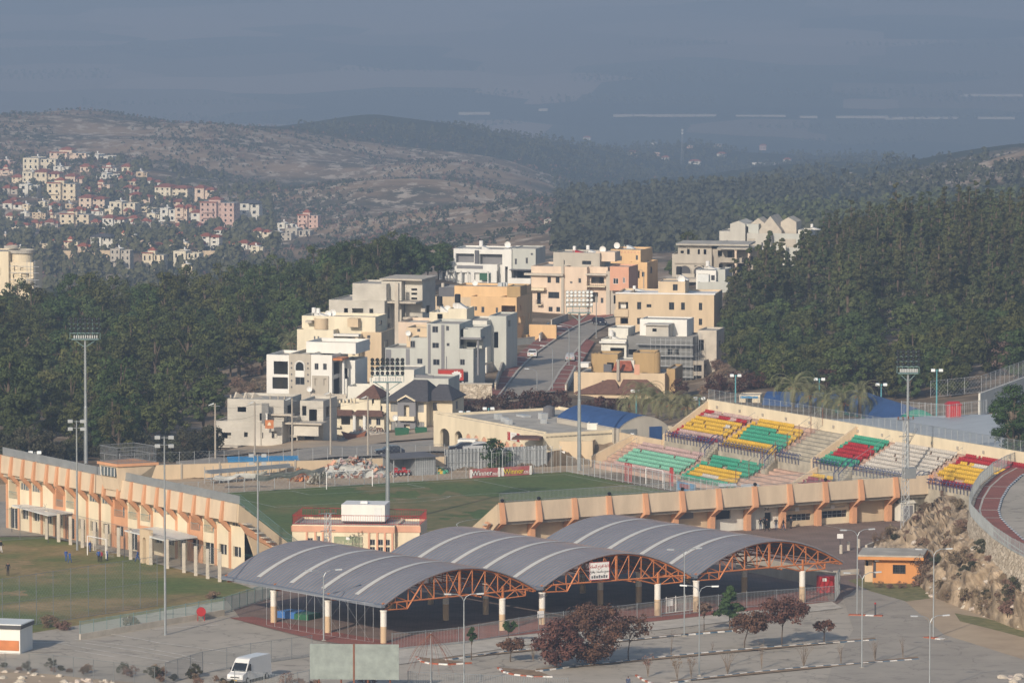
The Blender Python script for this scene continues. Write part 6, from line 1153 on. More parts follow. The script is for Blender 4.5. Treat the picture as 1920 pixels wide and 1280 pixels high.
for px, pb, pt, lab in ((1007,735,691,"lower street lamp at the foot of the street"),(1036,735,648,"street lamp on the lower left side of the street"),(1067,690,612,"street lamp half way up the street"),(1118,635,545,"street lamp near the top of the street"),(1207,560,505,"street lamp before the bright orange house"),(1224,545,497,"street lamp right of the bright orange house")):
    P = T(px, pb); street_lamp(px, pb, pt, lab, 1, 0, P=P, hh=(pb-pt)/S(P.y))
def mast(px, pyb, pyt, label, P=None, hw=2.2, hh=3.0, n=7, back=True, ladder=True):
    P = P or G(px, pyb); s = S(P.y); h = (pyb-pyt)/s - hh; t = thing("floodlight_mast", label, "floodlight mast", P, 0, "tall stadium floodlight masts")
    mb = MB(); mb.tube([(0,0,0),(0,0,h*.45),(0,0,h*.46),(0,0,h)], [.30,.25,.21,.15], 10); mb.build("pole", M("galv"), t)
    mb = MB(); [mb.bar((-.28,-.1,1.5+.45*k),(.28,-.1,1.5+.45*k),.02) for k in range(int(h/.45)-4)]; mb.build("climbing_rungs", M("metal"), t)
    mb = MB(); mb.box(-hw*.9,hw*.9,-.5,.5,h-.05,h+.05); 
    for z in (.9,1.6,2.3,2.9): mb.bar((-hw,0,h+z),(hw,0,h+z),.05)
    for x in np.linspace(-hw,hw,5): mb.bar((x,0,h),(x,0,h+2.95),.04)
    mb.bar((0,0,h-1.2),(-hw*.8,0,h),.05); mb.bar((0,0,h-1.2),(hw*.8,0,h),.05); [mb.bar((-hw*.9,y,h+.9),(hw*.9,y,h+.9),.03) for y in (-.5,.5)]
    mb.build("head_frame", M("green_metal"), t)
    mb = MB(); [mb.box(-hw*.75+hw*1.5*k/10,-hw*.75+hw*1.5*k/10+.16,-.3,.1,h+.15,h+.6) for k in range(11)]; mb.build("ballast_boxes", M("metal_pale"), t)
    proto = None
    for r, z in enumerate((1.3,1.95,2.6,3.1)):
        for k in range(n):
            x = -hw*.92 + hw*1.84*k/(n-1); loc = (x, -.12, h+z)
            if proto is None:
                q = MB(); q.mesh([(0,.2,0)]+[(.27*cos(2*pi*j/10),-.18,.27*sin(2*pi*j/10)-.06) for j in range(10)],[(0,1+j,1+(j+1)%10) for j in range(10)]); proto = q.build("floodlight", M("black" if back else "metal_pale"), t, loc=loc)
                q = MB(); q.face([(.2*cos(2*pi*j/10),-.19,.2*sin(2*pi*j/10)-.06) for j in range(10)]); q.build("lens", M("glass" if back else "lampglass"), proto)
            else: link_copy(proto, t, loc)
    return t
mast(161,868,596,"tall floodlight mast with a dark lamp head before the left pine wood", P=W(161,868,893))
mast(727,945,673,"tall floodlight mast rising behind the white cabin container", P=W(727,945,822), hw=2.2)
mast(1086,885,546,"tallest floodlight mast at the far corner of the stadium pitch", P=W(1086,885,888), back=False, hw=1.9)
mast(1732,905,615,"tall floodlight mast on the coloured stand before the right wood", P=RP(70.5, 5.6, 1.6), hw=1.5, n=5)
def small_flood(px, pyb, pyt, label, m="galv", P=None, heads=4, group="smaller floodlight poles"):
    P = P or G(px, pyb); h = (pyb-pyt)/S(P.y); t = thing("floodlight_pole", label, "floodlight pole", P, 0, group); mb = MB(); mb.tube([(0,0,0),(0,0,h*.5),(0,0,h)],[.16,.12,.08],8); mb.build("pole", M(m), t)
    mb = MB(); w_ = .8 if heads > 2 else .6; mb.bar((-w_,0,h-.15),(w_,0,h-.15),.05)
    if heads > 2: mb.bar((0,-.6,h-.9),(0,.6,h-.9),.05); mb.bar((-.7,0,h-1.0),(.7,0,h-1.0),.05)
    mb.build("crossbar", M(m), t)
    for k in range(heads):
        x = (-w_ if k % 2 == 0 else w_); z = h if k < 2 else h - 1.0; mb = MB(); mb.hexa([(x-.32,-.35,z-.3),(x+.32,-.35,z-.3),(x+.2,.1,z-.15),(x-.2,.1,z-.15),(x-.32,-.3,z+.1),(x+.32,-.3,z+.1),(x+.2,.12,z+.12),(x-.2,.12,z+.12)]); mb.build("floodlight", M("lampglass" if heads < 3 else "metal"), t)
    return t
small_flood(145,1031,786,"grey floodlight pole with a pink foot beside the pillar fence"); small_flood(310,1190,815,"grey floodlight pole in the parking lot, nearest the camera"); small_flood(484,1075,850,"grey floodlight pole before the steps of the left stand"); small_flood(66,850,791,"small floodlight pole showing over the far end of the left stand",P=W(66,905,868),heads=2)
for px, pb, pt, Y, lab in ((1379,757,688,985,"teal floodlight pole left of the palms, tallest of the teal poles"),(1311,790,731,960,"teal floodlight pole at the palm cluster by the stand corner"),(1536,745,695,990,"teal floodlight pole between the palms before the red bushes"),(1652,770,705,960,"teal floodlight pole before the green netted shelter"),(1756,780,678,945,"teal floodlight pole right of the green netted shelter"),(1193,760,717,985,"teal floodlight pole in front of the brown tile roofs"),(916,784,750,960,"short teal floodlight pole behind the arched hall"),(871,778,757,960,"short white floodlight pole on the arched hall roof")):
    small_flood(px, pb, pt, lab, "teal_pole", W(px, pb + 14, Y), 2, "teal floodlight poles")
def lattice(px, pyb, pyt, label, P=None, w0=.9, w1=.45):
    P = P or G(px, pyb); h = (pyb-pyt)/S(P.y); t = thing("lattice_pylon", label, "pylon", P, .4); mb = MB(); n = int(h/.9)
    def c(k, i): z = h*k/n; w_ = w0+(w1-w0)*k/n; return Vector(((-1,1,1,-1)[i]*w_/2, (-1,-1,1,1)[i]*w_/2, z))
    for k in range(n):
        for i in range(4): mb.bar(c(k,i),c(k+1,i),.045); mb.bar(c(k,i),c(k+1,(i+1)%4),.028); mb.bar(c(k,i),c(k,(i+1)%4),.025)
    mb.build("lattice", M("metal_pale"), t); mb = MB(); mb.bar((-1.2,0,h),(1.2,0,h),.06); mb.bar((-1.0,0,h-2.2),(1.0,0,h-2.2),.05); mb.bar((0,-.8,h),(0,.8,h),.05); mb.build("crossarm", M("metal"), t); mb = MB(); [mb.lathe([(.05,0),(.13,.12),(.05,.2),(.13,.3),(.04,.42)],(x,0,h+.05),8) for x in (-1.1,-.4,.4,1.1)]; mb.build("insulator", M("rust"), t); return t
lp = lattice(1697,1003,785,"steel lattice power pylon with a transformer box, before the right end of the front stand"); mb = MB(); mb.box(-.2,1.3,-.6,.6,7.6,9.0); mb.build("transformer", M("metal"), lp); mb = MB(); [mb.bar((.4,0,12+.1*k),(1.6,.4*k-.4,14.2),.025) for k in range(3)]; mb.build("cables", M("frame_dark"), lp)
lattice(615,1062,948,"small steel lattice pylon in front of the office block", P=G(615,1075), w0=.7, w1=.6)
for px, pyb, pyt, lab in ((478,905,752,"wooden utility pole before the grey concrete house, by the scrap yard"),(548,880,745,"concrete utility pole right of the grey concrete house"),(620,870,735,"slim utility pole before the white arched house"),(690,865,742,"utility pole before the cream villa"),(404,890,755,"utility pole at the left corner of the grey concrete house")):
    P = W(px, pyb, 905); h = (pyb-pyt)/S(P.y); t = thing("utility_pole", lab, "utility pole", P, 0, "utility poles behind the scrap yard"); mb = MB(); mb.tube([(0,0,-1),(0,0,h)],[.17,.11],8); mb.build("pole", M("concrete"), t); mb = MB(); mb.bar((-.7,0,h-.4),(.7,0,h-.4),.05); mb.build("crossarm", M("metal"), t)
    mb = MB(); mb.hexa([(-1.0,-.2,h-.35),(-.2,-.2,h-.1),(-.2,.2,h-.1),(-1.0,.2,h-.35),(-1.0,-.15,h-.25),(-.2,-.15,h+.1),(-.2,.15,h+.1),(-1.0,.15,h-.25)]); mb.build("lamp_head", M("metal"), t)
# overhead wires between the poles
def wire(label, a, b, sag):
    mb = MB(); mb.tube([a.lerp(b,k/12) - Vector((0,0,sag*4*(k/12)*(1-k/12))) for k in range(13)], .016, 3); tag(mb.build("overhead_wire", M("frame_dark")), label, "wire", "overhead wires")
for dz in (0, 2.2): wire("thin sagging wire between the utility poles before the grey concrete house", W(404,760+dz*10,905), W(478,756+dz*10,905), .5); wire("thin sagging wire between the utility poles before the grey concrete house", W(478,756+dz*10,905), W(690,750+dz*10,905), 1.0)
# bare wire mast near the parking lot
P = G(808, 1296); h = (1296-1184)/S(P.y); t = thing("wire_mast", "tall thin mast with a drooping umbrella of bare wires in the parking lot", "mast", P); mb = MB(); mb.tube([(0,0,0),(0,0,h)],[.09,.05],8); mb.build("pole", M("metal"), t); mb = MB(); [mb.tube([(0,0,h-.1),(1.6*cos(a),1.6*sin(a),h-1.4-.4*(i%3)),(2.6*cos(a),2.6*sin(a),h-2.9-.7*(i%3))],.016,3) for i, a in enumerate(np.linspace(0,2*pi,22))]; mb.build("wires", M("rust"), t)
# billboard seen from behind
P = G(581, 1300); s = S(P.y); t = thing("billboard", "weathered blank grey-green billboard back with a centre post", "billboard", P, -.06); zb, zt_ = (1300-1272)/s, (1300-1205)/s; w_ = 168/s
for a, b in ((0, .485), (.505, 1)): mb = MB(); mb.box(w_*a, w_*b, 0, .12, zb, zt_); mb.build("panel", M("billboard"), t)
mb = MB(); mb.box(w_*.486,w_*.504,-.06,.2,0,zt_); mb.bar((0,.3,zb+.2),(w_,.3,zb+.2),.06); [mb.bar((w_*k,.2,0),(w_*k,.2,zb+.2),.1) for k in (.1,.35,.65,.9)]; mb.build("frame", M("rust"), t)
# ================================================================== VEHICLES
def wheels(t, xs, w, r):
    for x in xs:
        for y in (0.02, w-.02):
            mb = MB(); n = 14; vv = [(x+r*cos(2*pi*k/n), y+s*.1, r+r*sin(2*pi*k/n)) for s in (-1,1) for k in range(n)]; mb.mesh(vv, [tuple(range(n-1,-1,-1)),tuple(range(n,2*n))]+[(k,(k+1)%n,(k+1)%n+n,k+n) for k in range(n)]); wh = mb.build("wheel", M("tyre"), t)
            mb = MB(); mb.mesh([(x+r*.55*cos(2*pi*k/n), y+s*.105, r+r*.55*sin(2*pi*k/n)) for s in (-1,1) for k in range(n)], [tuple(range(n)),tuple(range(n,2*n))]); mb.build("rim", M("metal_pale"), wh)
def car(label, P, rz, paint, L=4.3, w=1.72, h=1.46, group=None, hatch=False):
    t = thing("parked_car", label, "car", P, rz, group)
    prof = [(0,.35),(0,.72),(.12,.86),(1.05,.95),(1.75,h-.05),(2.1,h),(3.1,h),(3.5,h-.06),(3.95 if not hatch else 4.15,.98),(L-.05,.95),(L,.6),(L-.05,.33)]
    mb = MB(); lo = [p for p in prof]; nn = len(lo); ins = lambda z: .0 if z < 1.0 else .16*(z-.95)/.5
    v = [(x, ins(z), z) for x, z in lo] + [(x, w-ins(z), z) for x, z in lo]; mb.mesh(v, [tuple(range(nn-1,-1,-1)), tuple(range(nn,2*nn))] + [(i,(i+1)%nn,(i+1)%nn+nn,i+nn) for i in range(nn)]); mb.build("body", M(paint), t)
    mb = MB()
    e = .012
    mb.face([(1.12-e,.12,.99),(1.12-e,w-.12,.99),(1.72-e,w-.22,h-.1),(1.72-e,.22,h-.1)]); mb.face([(3.6+e,.2,h-.12),(3.6+e,w-.2,h-.12),(3.92+e,w-.12,1.02),(3.92+e,.12,1.02)])
    for y0, y1 in ((-e,.15-e),(w+e,w-.15+e)): mb.face([(1.3,y0+(.02 if y0<1 else -.02),1.0),(3.7,y0+(.02 if y0<1 else -.02),1.0),(3.35,y1,h-.12),(1.85,y1,h-.12)])
    mb.build("glazing", M("glass"), t); wheels(t, (.8, L-.85), w, .31)
    for y in (.18, w-.45): mb = MB(); mb.box(L-.004,L+.012,y,y+.28,.68,.82); mb.build("tail_light", M("red"), t); mb = MB(); mb.box(-.012,.01,y,y+.3,.6,.72); mb.build("headlight", M("lampglass"), t)
    mb = MB(); mb.box(L-.0,L+.014,w/2-.26,w/2+.26,.5,.61); mb.build("number_plate", M("seat_yellow"), t); return t
def on(px, py): p = T(px, py); p.z += .32; return p
def land_(px, py, Y): p = W(px, py, Y); p.z = H1(p.x, p.y) + .35; return p
sd_ = (T(1063,650)-T(1010,735)); sa = atan2(sd_.y, sd_.x)
car("white car driving up the street on the left lane", on(989,674), sa+pi, "car_white"); bpy.data.objects["parked_car"].location += Vector((cos(sa)*4, sin(sa)*4, 0))
t = car("silver estate car parked on the right side of the street", on(1060,681), sa+pi, "car_silver", hatch=True); t.location += Vector((cos(sa)*4, sin(sa)*4, 0))
t = car("black car parked on the red pavement by the orange house", on(1021,636), sa+pi, "car_dark", hatch=True); t.location += Vector((cos(sa)*4, sin(sa)*4, .15))
t = car("dark car near the top of the street beside the long tan house", on(1138,613), sa+.4, "car_dark")
car("dark car behind the sheet fence on the lower road, left of two", land_(842,852,900), .1, "car_dark", hatch=True); car("grey-blue car behind the sheet fence on the lower road, right of two", land_(868,852,899), .05, "car_silver")
car("dark car on the lower road behind the floodlight mast", land_(705,862,897), .15, "car_dark")
# van
P = G(455, 1283); rz = radians(62); t = thing("delivery_van", "white high-roofed delivery van parked in front of the grey fence", "van", P, rz)
w_ = 2.0; prof = [(0,.35),(0,.85),(.1,1.05),(.75,1.25),(1.45,2.25),(1.75,2.62),(2.2,2.72),(6.2,2.72),(6.35,2.5),(6.4,.4)]; nn = len(prof); ins = lambda z: .0 if z < 1.3 else .12*(z-1.3)/1.3
mb = MB(); mb.mesh([(x,-ins(z)*-1,z) for x,z in prof]+[(x,w_-ins(z),z) for x,z in prof], [tuple(range(nn-1,-1,-1)),tuple(range(nn,2*nn))]+[(i,(i+1)%nn,(i+1)%nn+nn,i+nn) for i in range(nn)]); mb.rot = 0
vb = mb.build("body", M("car_white"), t)
mb = MB(); mb.face([(.80-.03,.12,1.34),(.80-.03,w_-.12,1.34),(1.42-.03,w_-.18,2.2),(1.42-.03,.18,2.2)]); mb.build("windscreen", M("glass"), t)
for y in (-.012, w_+.012): mb = MB(); k = .06 if y < 1 else -.06; mb.face([(1.0,y+k*.3,1.35),(1.95,y+k*.3,1.35),(1.95,y+k,2.1),(1.5,y+k,2.1)]); mb.build("side_window", M("glass"), t)
mb = MB(); mb.box(-.02,.0,.45,w_-.45,.7,.82); mb.build("grille", M("black"), t); mb = MB(); mb.box(-.06,.05,.02,w_-.02,.33,.55); mb.build("bumper", M("greytrim"), t)
for y in (.08, w_-.4): mb = MB(); mb.hexa([(-.01,y,.78),(-.01,y+.32,.78),(.1,y+.32,.78),(.1,y,.78),(.03,y,1.02),(.03,y+.32,1.02),(.2,y+.32,1.02),(.2,y,1.02)]); mb.build("headlight", M("lampglass"), t)
mb = MB(); mb.box(-.075,-.061,w_/2-.28,w_/2+.28,.38,.5); mb.build("number_plate", M("seat_yellow"), t); wheels(t, (1.0, 5.2), w_, .36)
for y in (-.2, w_+.02): mb = MB(); mb.box(1.05,1.2,y,y+.18,1.35,1.65); mb.build("mirror", M("black"), t)
# truck with red and white box
P = W(822, 722, 1052); t = thing("lorry", "lorry with a red and white splashed box body at the foot of the street", "lorry", P, .05); s = S(1052)
mb = MB(); mb.box(0,47/s,0,2.3,.8,2.6); bx = mb.build("box_body", M("truck_red"), t); mb = MB(); rr = random.Random(5); prof = []
for k in range(22): a = 2*pi*k/22; r_ = 1 if k % 2 else .78; prof.append((34/s + 10.5/s*r_*cos(a), 1.72 + .8*r_*sin(a)))
mb.prism(prof, -.02, -.003, lambda k,a,b: (a,k,b)); mb.build("splash_print", M("white"), bx); mb = MB(); mb.box(48/s,56/s,.1,2.2,.5,2.2); mb.build("cab", M("car_dark"), t); mb = MB(); mb.box(0,50/s,.5,1.8,.4,.75); mb.build("chassis", M("black"), t); wheels(t, (.9, 4.2), 2.3, .42)
# ================================================================== SCRAP YARD AND SMALL PLACES
def yard(b, a, z=0): return FR - B2*b - A2*a + Vector((0,0,z))
def at_far(px, py, z=0): return G(px, py, z)
rzB = atan2(B2.y, B2.x)
P = G(396, 908); q = G(552, 895); rzs, Ls = frame2(P, q); t = thing("scrap_rack", "long grey steel rack of scrap under sagging tarpaulins behind the far railing", "rack", P, rzs); mb = MB()
for z in (.7, 1.5): mb.box(0,Ls,0,1.6,z,z+.1)
for k in range(11): mb.bar((Ls*k/10,0,0),(Ls*k/10,0,1.6),.06); mb.bar((Ls*k/10,1.6,0),(Ls*k/10,1.6,2.4),.06)
mb.box(0,Ls,1.0,1.7,1.6,1.9); mb.build("rack", M("metal"), t)
def cloth(name, label, c, m, sag, seed, ry=1, wr=.18):
    t = None; n = 16; rr = random.Random(seed); P = [Vector(x) for x in c]; o = P[0]; mb = MB(); R = []
    for i in range(n+1):
        r = []
        for j in range(9):
            u, v = i/n, j/8; p = (P[0]*(1-u)+P[1]*u)*(1-v)+(P[3]*(1-u)+P[2]*u)*v - o; p.z += -sag*abs(sin(ry*pi*u))*(1-.3*v) + wr*(mn.noise(Vector((u*9+seed,v*5,seed*.7)))); r.append(p)
        R.append(r)
    for i in range(n):
        for j in range(8): mb.face([R[i][j],R[i+1][j],R[i+1][j+1],R[i][j+1]])
    ob = mb.build(name, M(m), loc=o, smooth=True); tag(ob, label, "tarpaulin"); return ob
cloth("tarpaulin", "sagging grey tarpaulin over the left half of the scrap rack", [G(398,897,1.6),G(500,886,2.4),G(502,880,2.9),G(405,890,2.0)], "tarp_grey", .5, 1, 2)
cloth("tarpaulin", "sagging grey tarpaulin over the right half of the scrap rack", [G(478,897,2.2),G(610,880,2.2),G(608,873,2.8),G(480,888,2.9)], "tarp_grey", .6, 2, 3)
cloth("tarpaulin", "pale folded tarpaulin hanging down to the ground in the scrap yard", [G(571,906,.1),G(610,905,.1),G(612,884,2.4),G(590,886,2.0)], "tarp_grey", .1, 3, 1, .5)
def heap(label, c, rx, ry, rz_, mats, n, seed, name="scrap_heap", cat="heap", sz=(.25,.9)):
    rr = random.Random(seed); t = thing(name, label, cat, c); mbs = [MB() for _ in mats]; core = MB()
    N=14
    core.mesh([(rx*.9*cos(2*pi*k/N), ry*.9*sin(2*pi*k/N), 0) for k in range(N)]+[(rx*.55*cos(2*pi*k/N), ry*.55*sin(2*pi*k/N), rz_*.6) for k in range(N)]+[(0,0,rz_*.75)], [(k,(k+1)%N,(k+1)%N+N,k+N) for k in range(N)]+[(k+N,(k+1)%N+N,2*N) for k in range(N)])
    core.build("heap_core", mats[0], t)
    for k in range(n):
        a = rr.random()*2*pi; r_ = rr.random()**.6; z = rz_*(1-r_**1.5)*(.6+.5*rr.random()); p = Vector((rx*r_*cos(a), ry*r_*sin(a), z)); s = rr.uniform(*sz); d1 = Vector((rr.uniform(-1,1),rr.uniform(-1,1),rr.uniform(-.8,.8))).normalized(); d2 = d1.cross(Vector((rr.uniform(-1,1),rr.uniform(-1,1),rr.uniform(-1,1)))).normalized()
        d3 = d1.cross(d2)*.05; a1 = d1*s*.5; a2 = d2*s*.3
        mbs[k % len(mats)].hexa([p-a1-a2-d3,p+a1-a2-d3,p+a1+a2-d3,p-a1+a2-d3,p-a1-a2+d3,p+a1-a2+d3,p+a1+a2+d3,p-a1+a2+d3])
    for mb, m_ in zip(mbs, mats): mb.build("scrap_pieces", m_, t)["kind"] = "stuff"
    return t
heap("big mixed heap of rags, pipes and pale scrap in front of the tan wall", G(662,893), 6.5, 2.2, 2.7, [M("tarp_grey"),M("concrete"),M("salmon"),M("darkgrey"),M("rust"),M("seat_pink"),M("metal")], 420, 1)
heap("heap of rusty brown scrap beside the pale hanging tarpaulin", G(562,901), 1.6, 1.2, 1.9, [M("rust"),M("truss_orange"),M("soil")], 90, 2)
heap("small heap of yellow and green plastic by the sheet shed", G(815,887), 2.0, .9, 1.1, [M("seat_yellow"),M("bin_green"),M("seat_green")], 80, 3)
heap("grey rubble mound between the cream villa and the green bins", W(690,818,975)+Vector((0,0,-.8)), 5.5, 3, 2.4, [M("concrete"),M("concrete_lt")], 200, 4, sz=(.2,.5))
mb = MB(); P = W(628,812,972); pr = [(0,1.4),(.6,.4),(2.2,-.1),(3.6,.5),(4.0,1.5),(2.6,.9),(1.0,1.1)]; mb.prism(pr, 0, 1.6, lambda t_,a,b: (a,t_,b)); o = mb.build("skip", M("rust"), loc=P + Vector((1.0,0,-1.2))); tag(o, "rusty brown open skip scoop on the rubble before the cream villa", "skip")
P = G(755,893); t = thing("shed", "grey corrugated sheet shed open at the left, with red machines inside", "shed", P, rzB); mb = MB(); mb.box(2.0,5.4,0,3.5,0,2.6); mb.box(-1.4,2.0,3.3,3.5,0,2.6); mb.build("wall", M("metal"), t); mb = MB(); mb.hexa([(-2,-.6,2.6),(5.6,-.6,2.6),(5.6,3.8,2.9),(-2,3.8,2.9),(-2,-.6,2.72),(5.6,-.6,2.72),(5.6,3.8,3.02),(-2,3.8,3.02)]); mb.build("roof", M("darkgrey"), t); mb = MB(); [mb.box(2.05+.3*k,2.12+.3*k,-.04,-.003,0,2.6) for k in range(11)]; mb.build("corrugation", M("metal_pale"), t); mb = MB(); mb.bar((-1.6,-.3,0),(-1.6,-.3,2.6),.07); mb.build("post", M("metal"), t)
for dx, lab in ((0,"red garden tractor inside the open sheet shed, left one"),(1.3,"red garden tractor inside the open sheet shed, beside the wall")):
    t = thing("garden_tractor", lab, "tractor", P + B2*(dx-.9) - A2*.7, .4); mb = MB(); mb.box(0,1.1,0,.8,.35,.8); mb.box(.1,.5,.1,.7,.8,1.2); mb.build("body", M("red"), t); wheels(t,(.2,.9),.8,.28)
q0 = W(428,878,893); t = thing("tarp_shelter", "long bright blue tarpaulin shelter at the edge of the lower road", "shelter", q0, .13); mb = MB(); s = S(884); w_ = 136/s
mb.hexa([(0,0,.9),(w_,0,.9),(w_,2.4,1.3),(0,2.4,1.3),(0,-.05,1.15),(w_,-.05,1.0),(w_,2.4,1.5),(0,2.4,1.5)]); mb.box(0,1.4,-.02,.1,0,.9); mb.box(w_*.74,w_*.77,-.02,.1,0,.9); mb.build("tarp", M("tarp_blue"), t); mb = MB(); mb.box(.1,w_-.1,1.2,1.5,0,1); mb.build("inner", M("navy"), t)
for i, (px, py) in enumerate(((742,819),(753,819),(780,818),(768,818))):
    if i < 3:
        P = W(px,py,968); t = thing("rubbish_bin", ["green wheeled rubbish bin nearest the rubble mound","green wheeled rubbish bin in the middle of the row by the villa","large green rubbish bin nearest the arched hall"][i], "bin", P, .1, "green rubbish bins"); k = 1.0 if i < 2 else 1.5
        mb = MB(); mb.hexa([(0,0,.15),(1.1*k,0,.15),(1.1*k,.9,.15),(0,.9,.15),(-.12,-.1,1.15),(1.1*k+.12,-.1,1.15),(1.1*k+.12,1,1.15),(-.12,1,1.15)]); mb.build("body", M("bin_green"), t); mb = MB(); mb.hexa([(-.15,-.12,1.16),(1.1*k+.15,-.12,1.16),(1.1*k+.15,1,1.16),(-.15,1,1.16),(-.05,.2,1.42),(1.1*k+.05,.2,1.42),(1.1*k+.05,.9,1.42),(-.05,.9,1.42)]); mb.build("lid", M("bin_green"), t)
P = G(857,862); t = thing("container", "white box cabin standing before the tall arches of the hall", "container", W(858,845,908)+Vector((0,0,-.6)), rzB-.7); mb = MB(); mb.box(0,2.7,0,2.2,0,2.3); mb.build("body", M("white_wall"), t); mb = MB(); mb.box(1.6,2.5,-.5,-.003,1.2,1.9); mb.build("ac_unit", M("metal"), t)
P = G(-20,1222); k = House("kiosk", "white flat roofed hut with a dark roof edge at the left border", "hut", -60, 1218, P.y, -14, below=.4); k.vol(-60,40,1175, None, 0, 4.5, "white_wall", par=0).box("roof_slab","frame_dark",-62,43,1168,1175,-.25,4.7).box("roof_top","sheet_white",-62,43,1166,1168,-.2,4.6).one("orange_patch","truss_orange",-2,38,1197,1216,-.06,-.004).done()
t = thing("hose_reel", "red round hose reel cabinet at the training pitch palisade", "hose reel", G(377,1163), .2); mb = MB(); n=14; vv=[(.55*cos(2*pi*k/n),y,1.1+.55*sin(2*pi*k/n)) for y in (-.25,.1) for k in range(n)]; mb.mesh(vv,[tuple(range(n-1,-1,-1)),tuple(range(n,2*n))]+[(k,(k+1)%n,(k+1)%n+n,k+n) for k in range(n)]); mb.build("cabinet", M("red"), t); mb = MB(); mb.bar((-.4,-.1,0),(-.4,-.1,1),.05); mb.bar((.4,-.1,0),(.4,-.1,1),.05); mb.build("legs", M("red"), t)
t = thing("post_sign", "dark slim post on the orange island by the access road", "post", G(1641,1155)); mb = MB(); mb.tube([(0,0,0),(0,0,1.5)],.1,8); mb.build("post", M("frame_dark"), t); mb = MB(); mb.lathe([(.12,0),(.12,.12),(.05,.2)],(0,0,1.5),8); mb.build("cap", M("red"), t)
t = thing("dugout", "pale blue team dugout below the yellow lower seats", "dugout", G(1268,917), atan2(A2.y,A2.x)); mb = MB(); mb.box(0,5.2,0,.12,0,1.2); mb.build("back", M("tarp_blue"), t); mb = MB(); mb.box(1.0,3.8,-.06,-.003,.35,1.0); mb.build("sign", M("seat_maroon"), t)
for px,py,lab in ((1348,911,"white flat shelter roof left of two by the lower seats"),(1390,912,"white flat shelter roof right of two by the lower seats")):
    t = thing("shelter", lab, "shelter", G(px,py+28), .25); mb = MB(); mb.hexa([(0,0,2.05),(2.6,0,2.05),(2.9,1.4,2.2),(.3,1.4,2.2),(0,0,2.12),(2.6,0,2.12),(2.9,1.4,2.27),(.3,1.4,2.27)]); mb.build("roof", M("sheet_white"), t); mb = MB(); [mb.bar((x,.6,0),(x,.6,2.1),.04) for x in (.4,2.4)]; mb.build("post", M("metal"), t)
# ================================================================== PEOPLE
def person(label, P, rz, h=1.75, top="cloth_blue", legs="cloth_blue", pose="stand", group=None, feet="cloth_dark"):
    k = h / 1.75; A_ = {"stand": (.09,-.09,.0,.0), "walk": (.10,-.08,.26,-.24), "run": (.10,-.09,.36,-.34)}[pose]
    J = {"pel":(0,0,.93),"sp":(0,.01,1.15),"ch":(0,.02,1.36),"nk":(0,.01,1.50),"hd":(0,-.015,1.60),"tp":(0,-.02,1.73),
         "hl":(.09,0,.90),"kl":(.10,-.04+A_[2]*.5,.49),"al":(.11,A_[2]+.03,.09),"tl":(.11,A_[2]-.14,.03),"hr":(-.09,0,.90),"kr":(-.10,-.04+A_[3]*.5,.49),"ar":(-.11,A_[3]+.03,.09),"tr":(-.11,A_[3]-.14,.03),
         "sl":(.19,.02,1.42),"el":(.26,.05-A_[2]*.4,1.14),"wl":(.25,-.10-A_[2]*.7,.92),"fl":(.25,-.13-A_[2]*.7,.83),"sr":(-.19,.02,1.42),"er":(-.26,.05-A_[3]*.4,1.14),"wr":(-.25,-.10-A_[3]*.7,.92),"fr":(-.25,-.13-A_[3]*.7,.83)}
    Rr = {"pel":.14,"sp":.125,"ch":.155,"nk":.055,"hd":.095,"tp":.075,"hl":.095,"kl":.062,"al":.045,"tl":.035,"hr":.095,"kr":.062,"ar":.045,"tr":.035,"sl":.065,"el":.045,"wl":.034,"fl":.035,"sr":.065,"er":.045,"wr":.034,"fr":.035}
    E_ = [("pel","sp"),("sp","ch"),("ch","nk"),("nk","hd"),("hd","tp"),("pel","hl"),("hl","kl"),("kl","al"),("al","tl"),("pel","hr"),("hr","kr"),("kr","ar"),("ar","tr"),("ch","sl"),("sl","el"),("el","wl"),("wl","fl"),("ch","sr"),("sr","er"),("er","wr"),("wr","fr")]
    nm = list(J); me = bpy.data.meshes.new("person"); me.from_pydata([Vector(J[n])*k for n in nm], [(nm.index(a),nm.index(b)) for a,b in E_], [])
    o = bpy.data.objects.new("person", me); COL.objects.link(o); md = o.modifiers.new("skin",'SKIN')
    for i, n in enumerate(nm): sv = me.skin_vertices[0].data[i]; sv.radius = (Rr[n]*k,Rr[n]*k*(.8 if n in ("ch","sp","pel") else 1)); sv.use_root = (n == "pel")
    o.modifiers.new("sub",'SUBSURF').levels = 1; dg = bpy.context.evaluated_depsgraph_get(); dg.update(); m2 = bpy.data.meshes.new_from_object(o.evaluated_get(dg)); o.modifiers.clear(); o.data = m2; bpy.data.meshes.remove(me)
    m2.materials.clear(); [m2.materials.append(M(x)) for x in (top, legs, "skin", feet, "hair")]
    for p in m2.polygons:
        z = p.center.z/k; p.use_smooth = True
        p.material_index = 3 if z < .1 else 1 if z < .93 and abs(p.center.x) < .2*k else 2 if z < .93 else 0 if z < 1.49 else 4 if (z > 1.66 or (z > 1.56 and p.center.y > .03)) else 2
    o.location = P; o.rotation_euler = (0,0,rz); tag(o, label, "person", group); return o
PL = "boys training on the pitch"
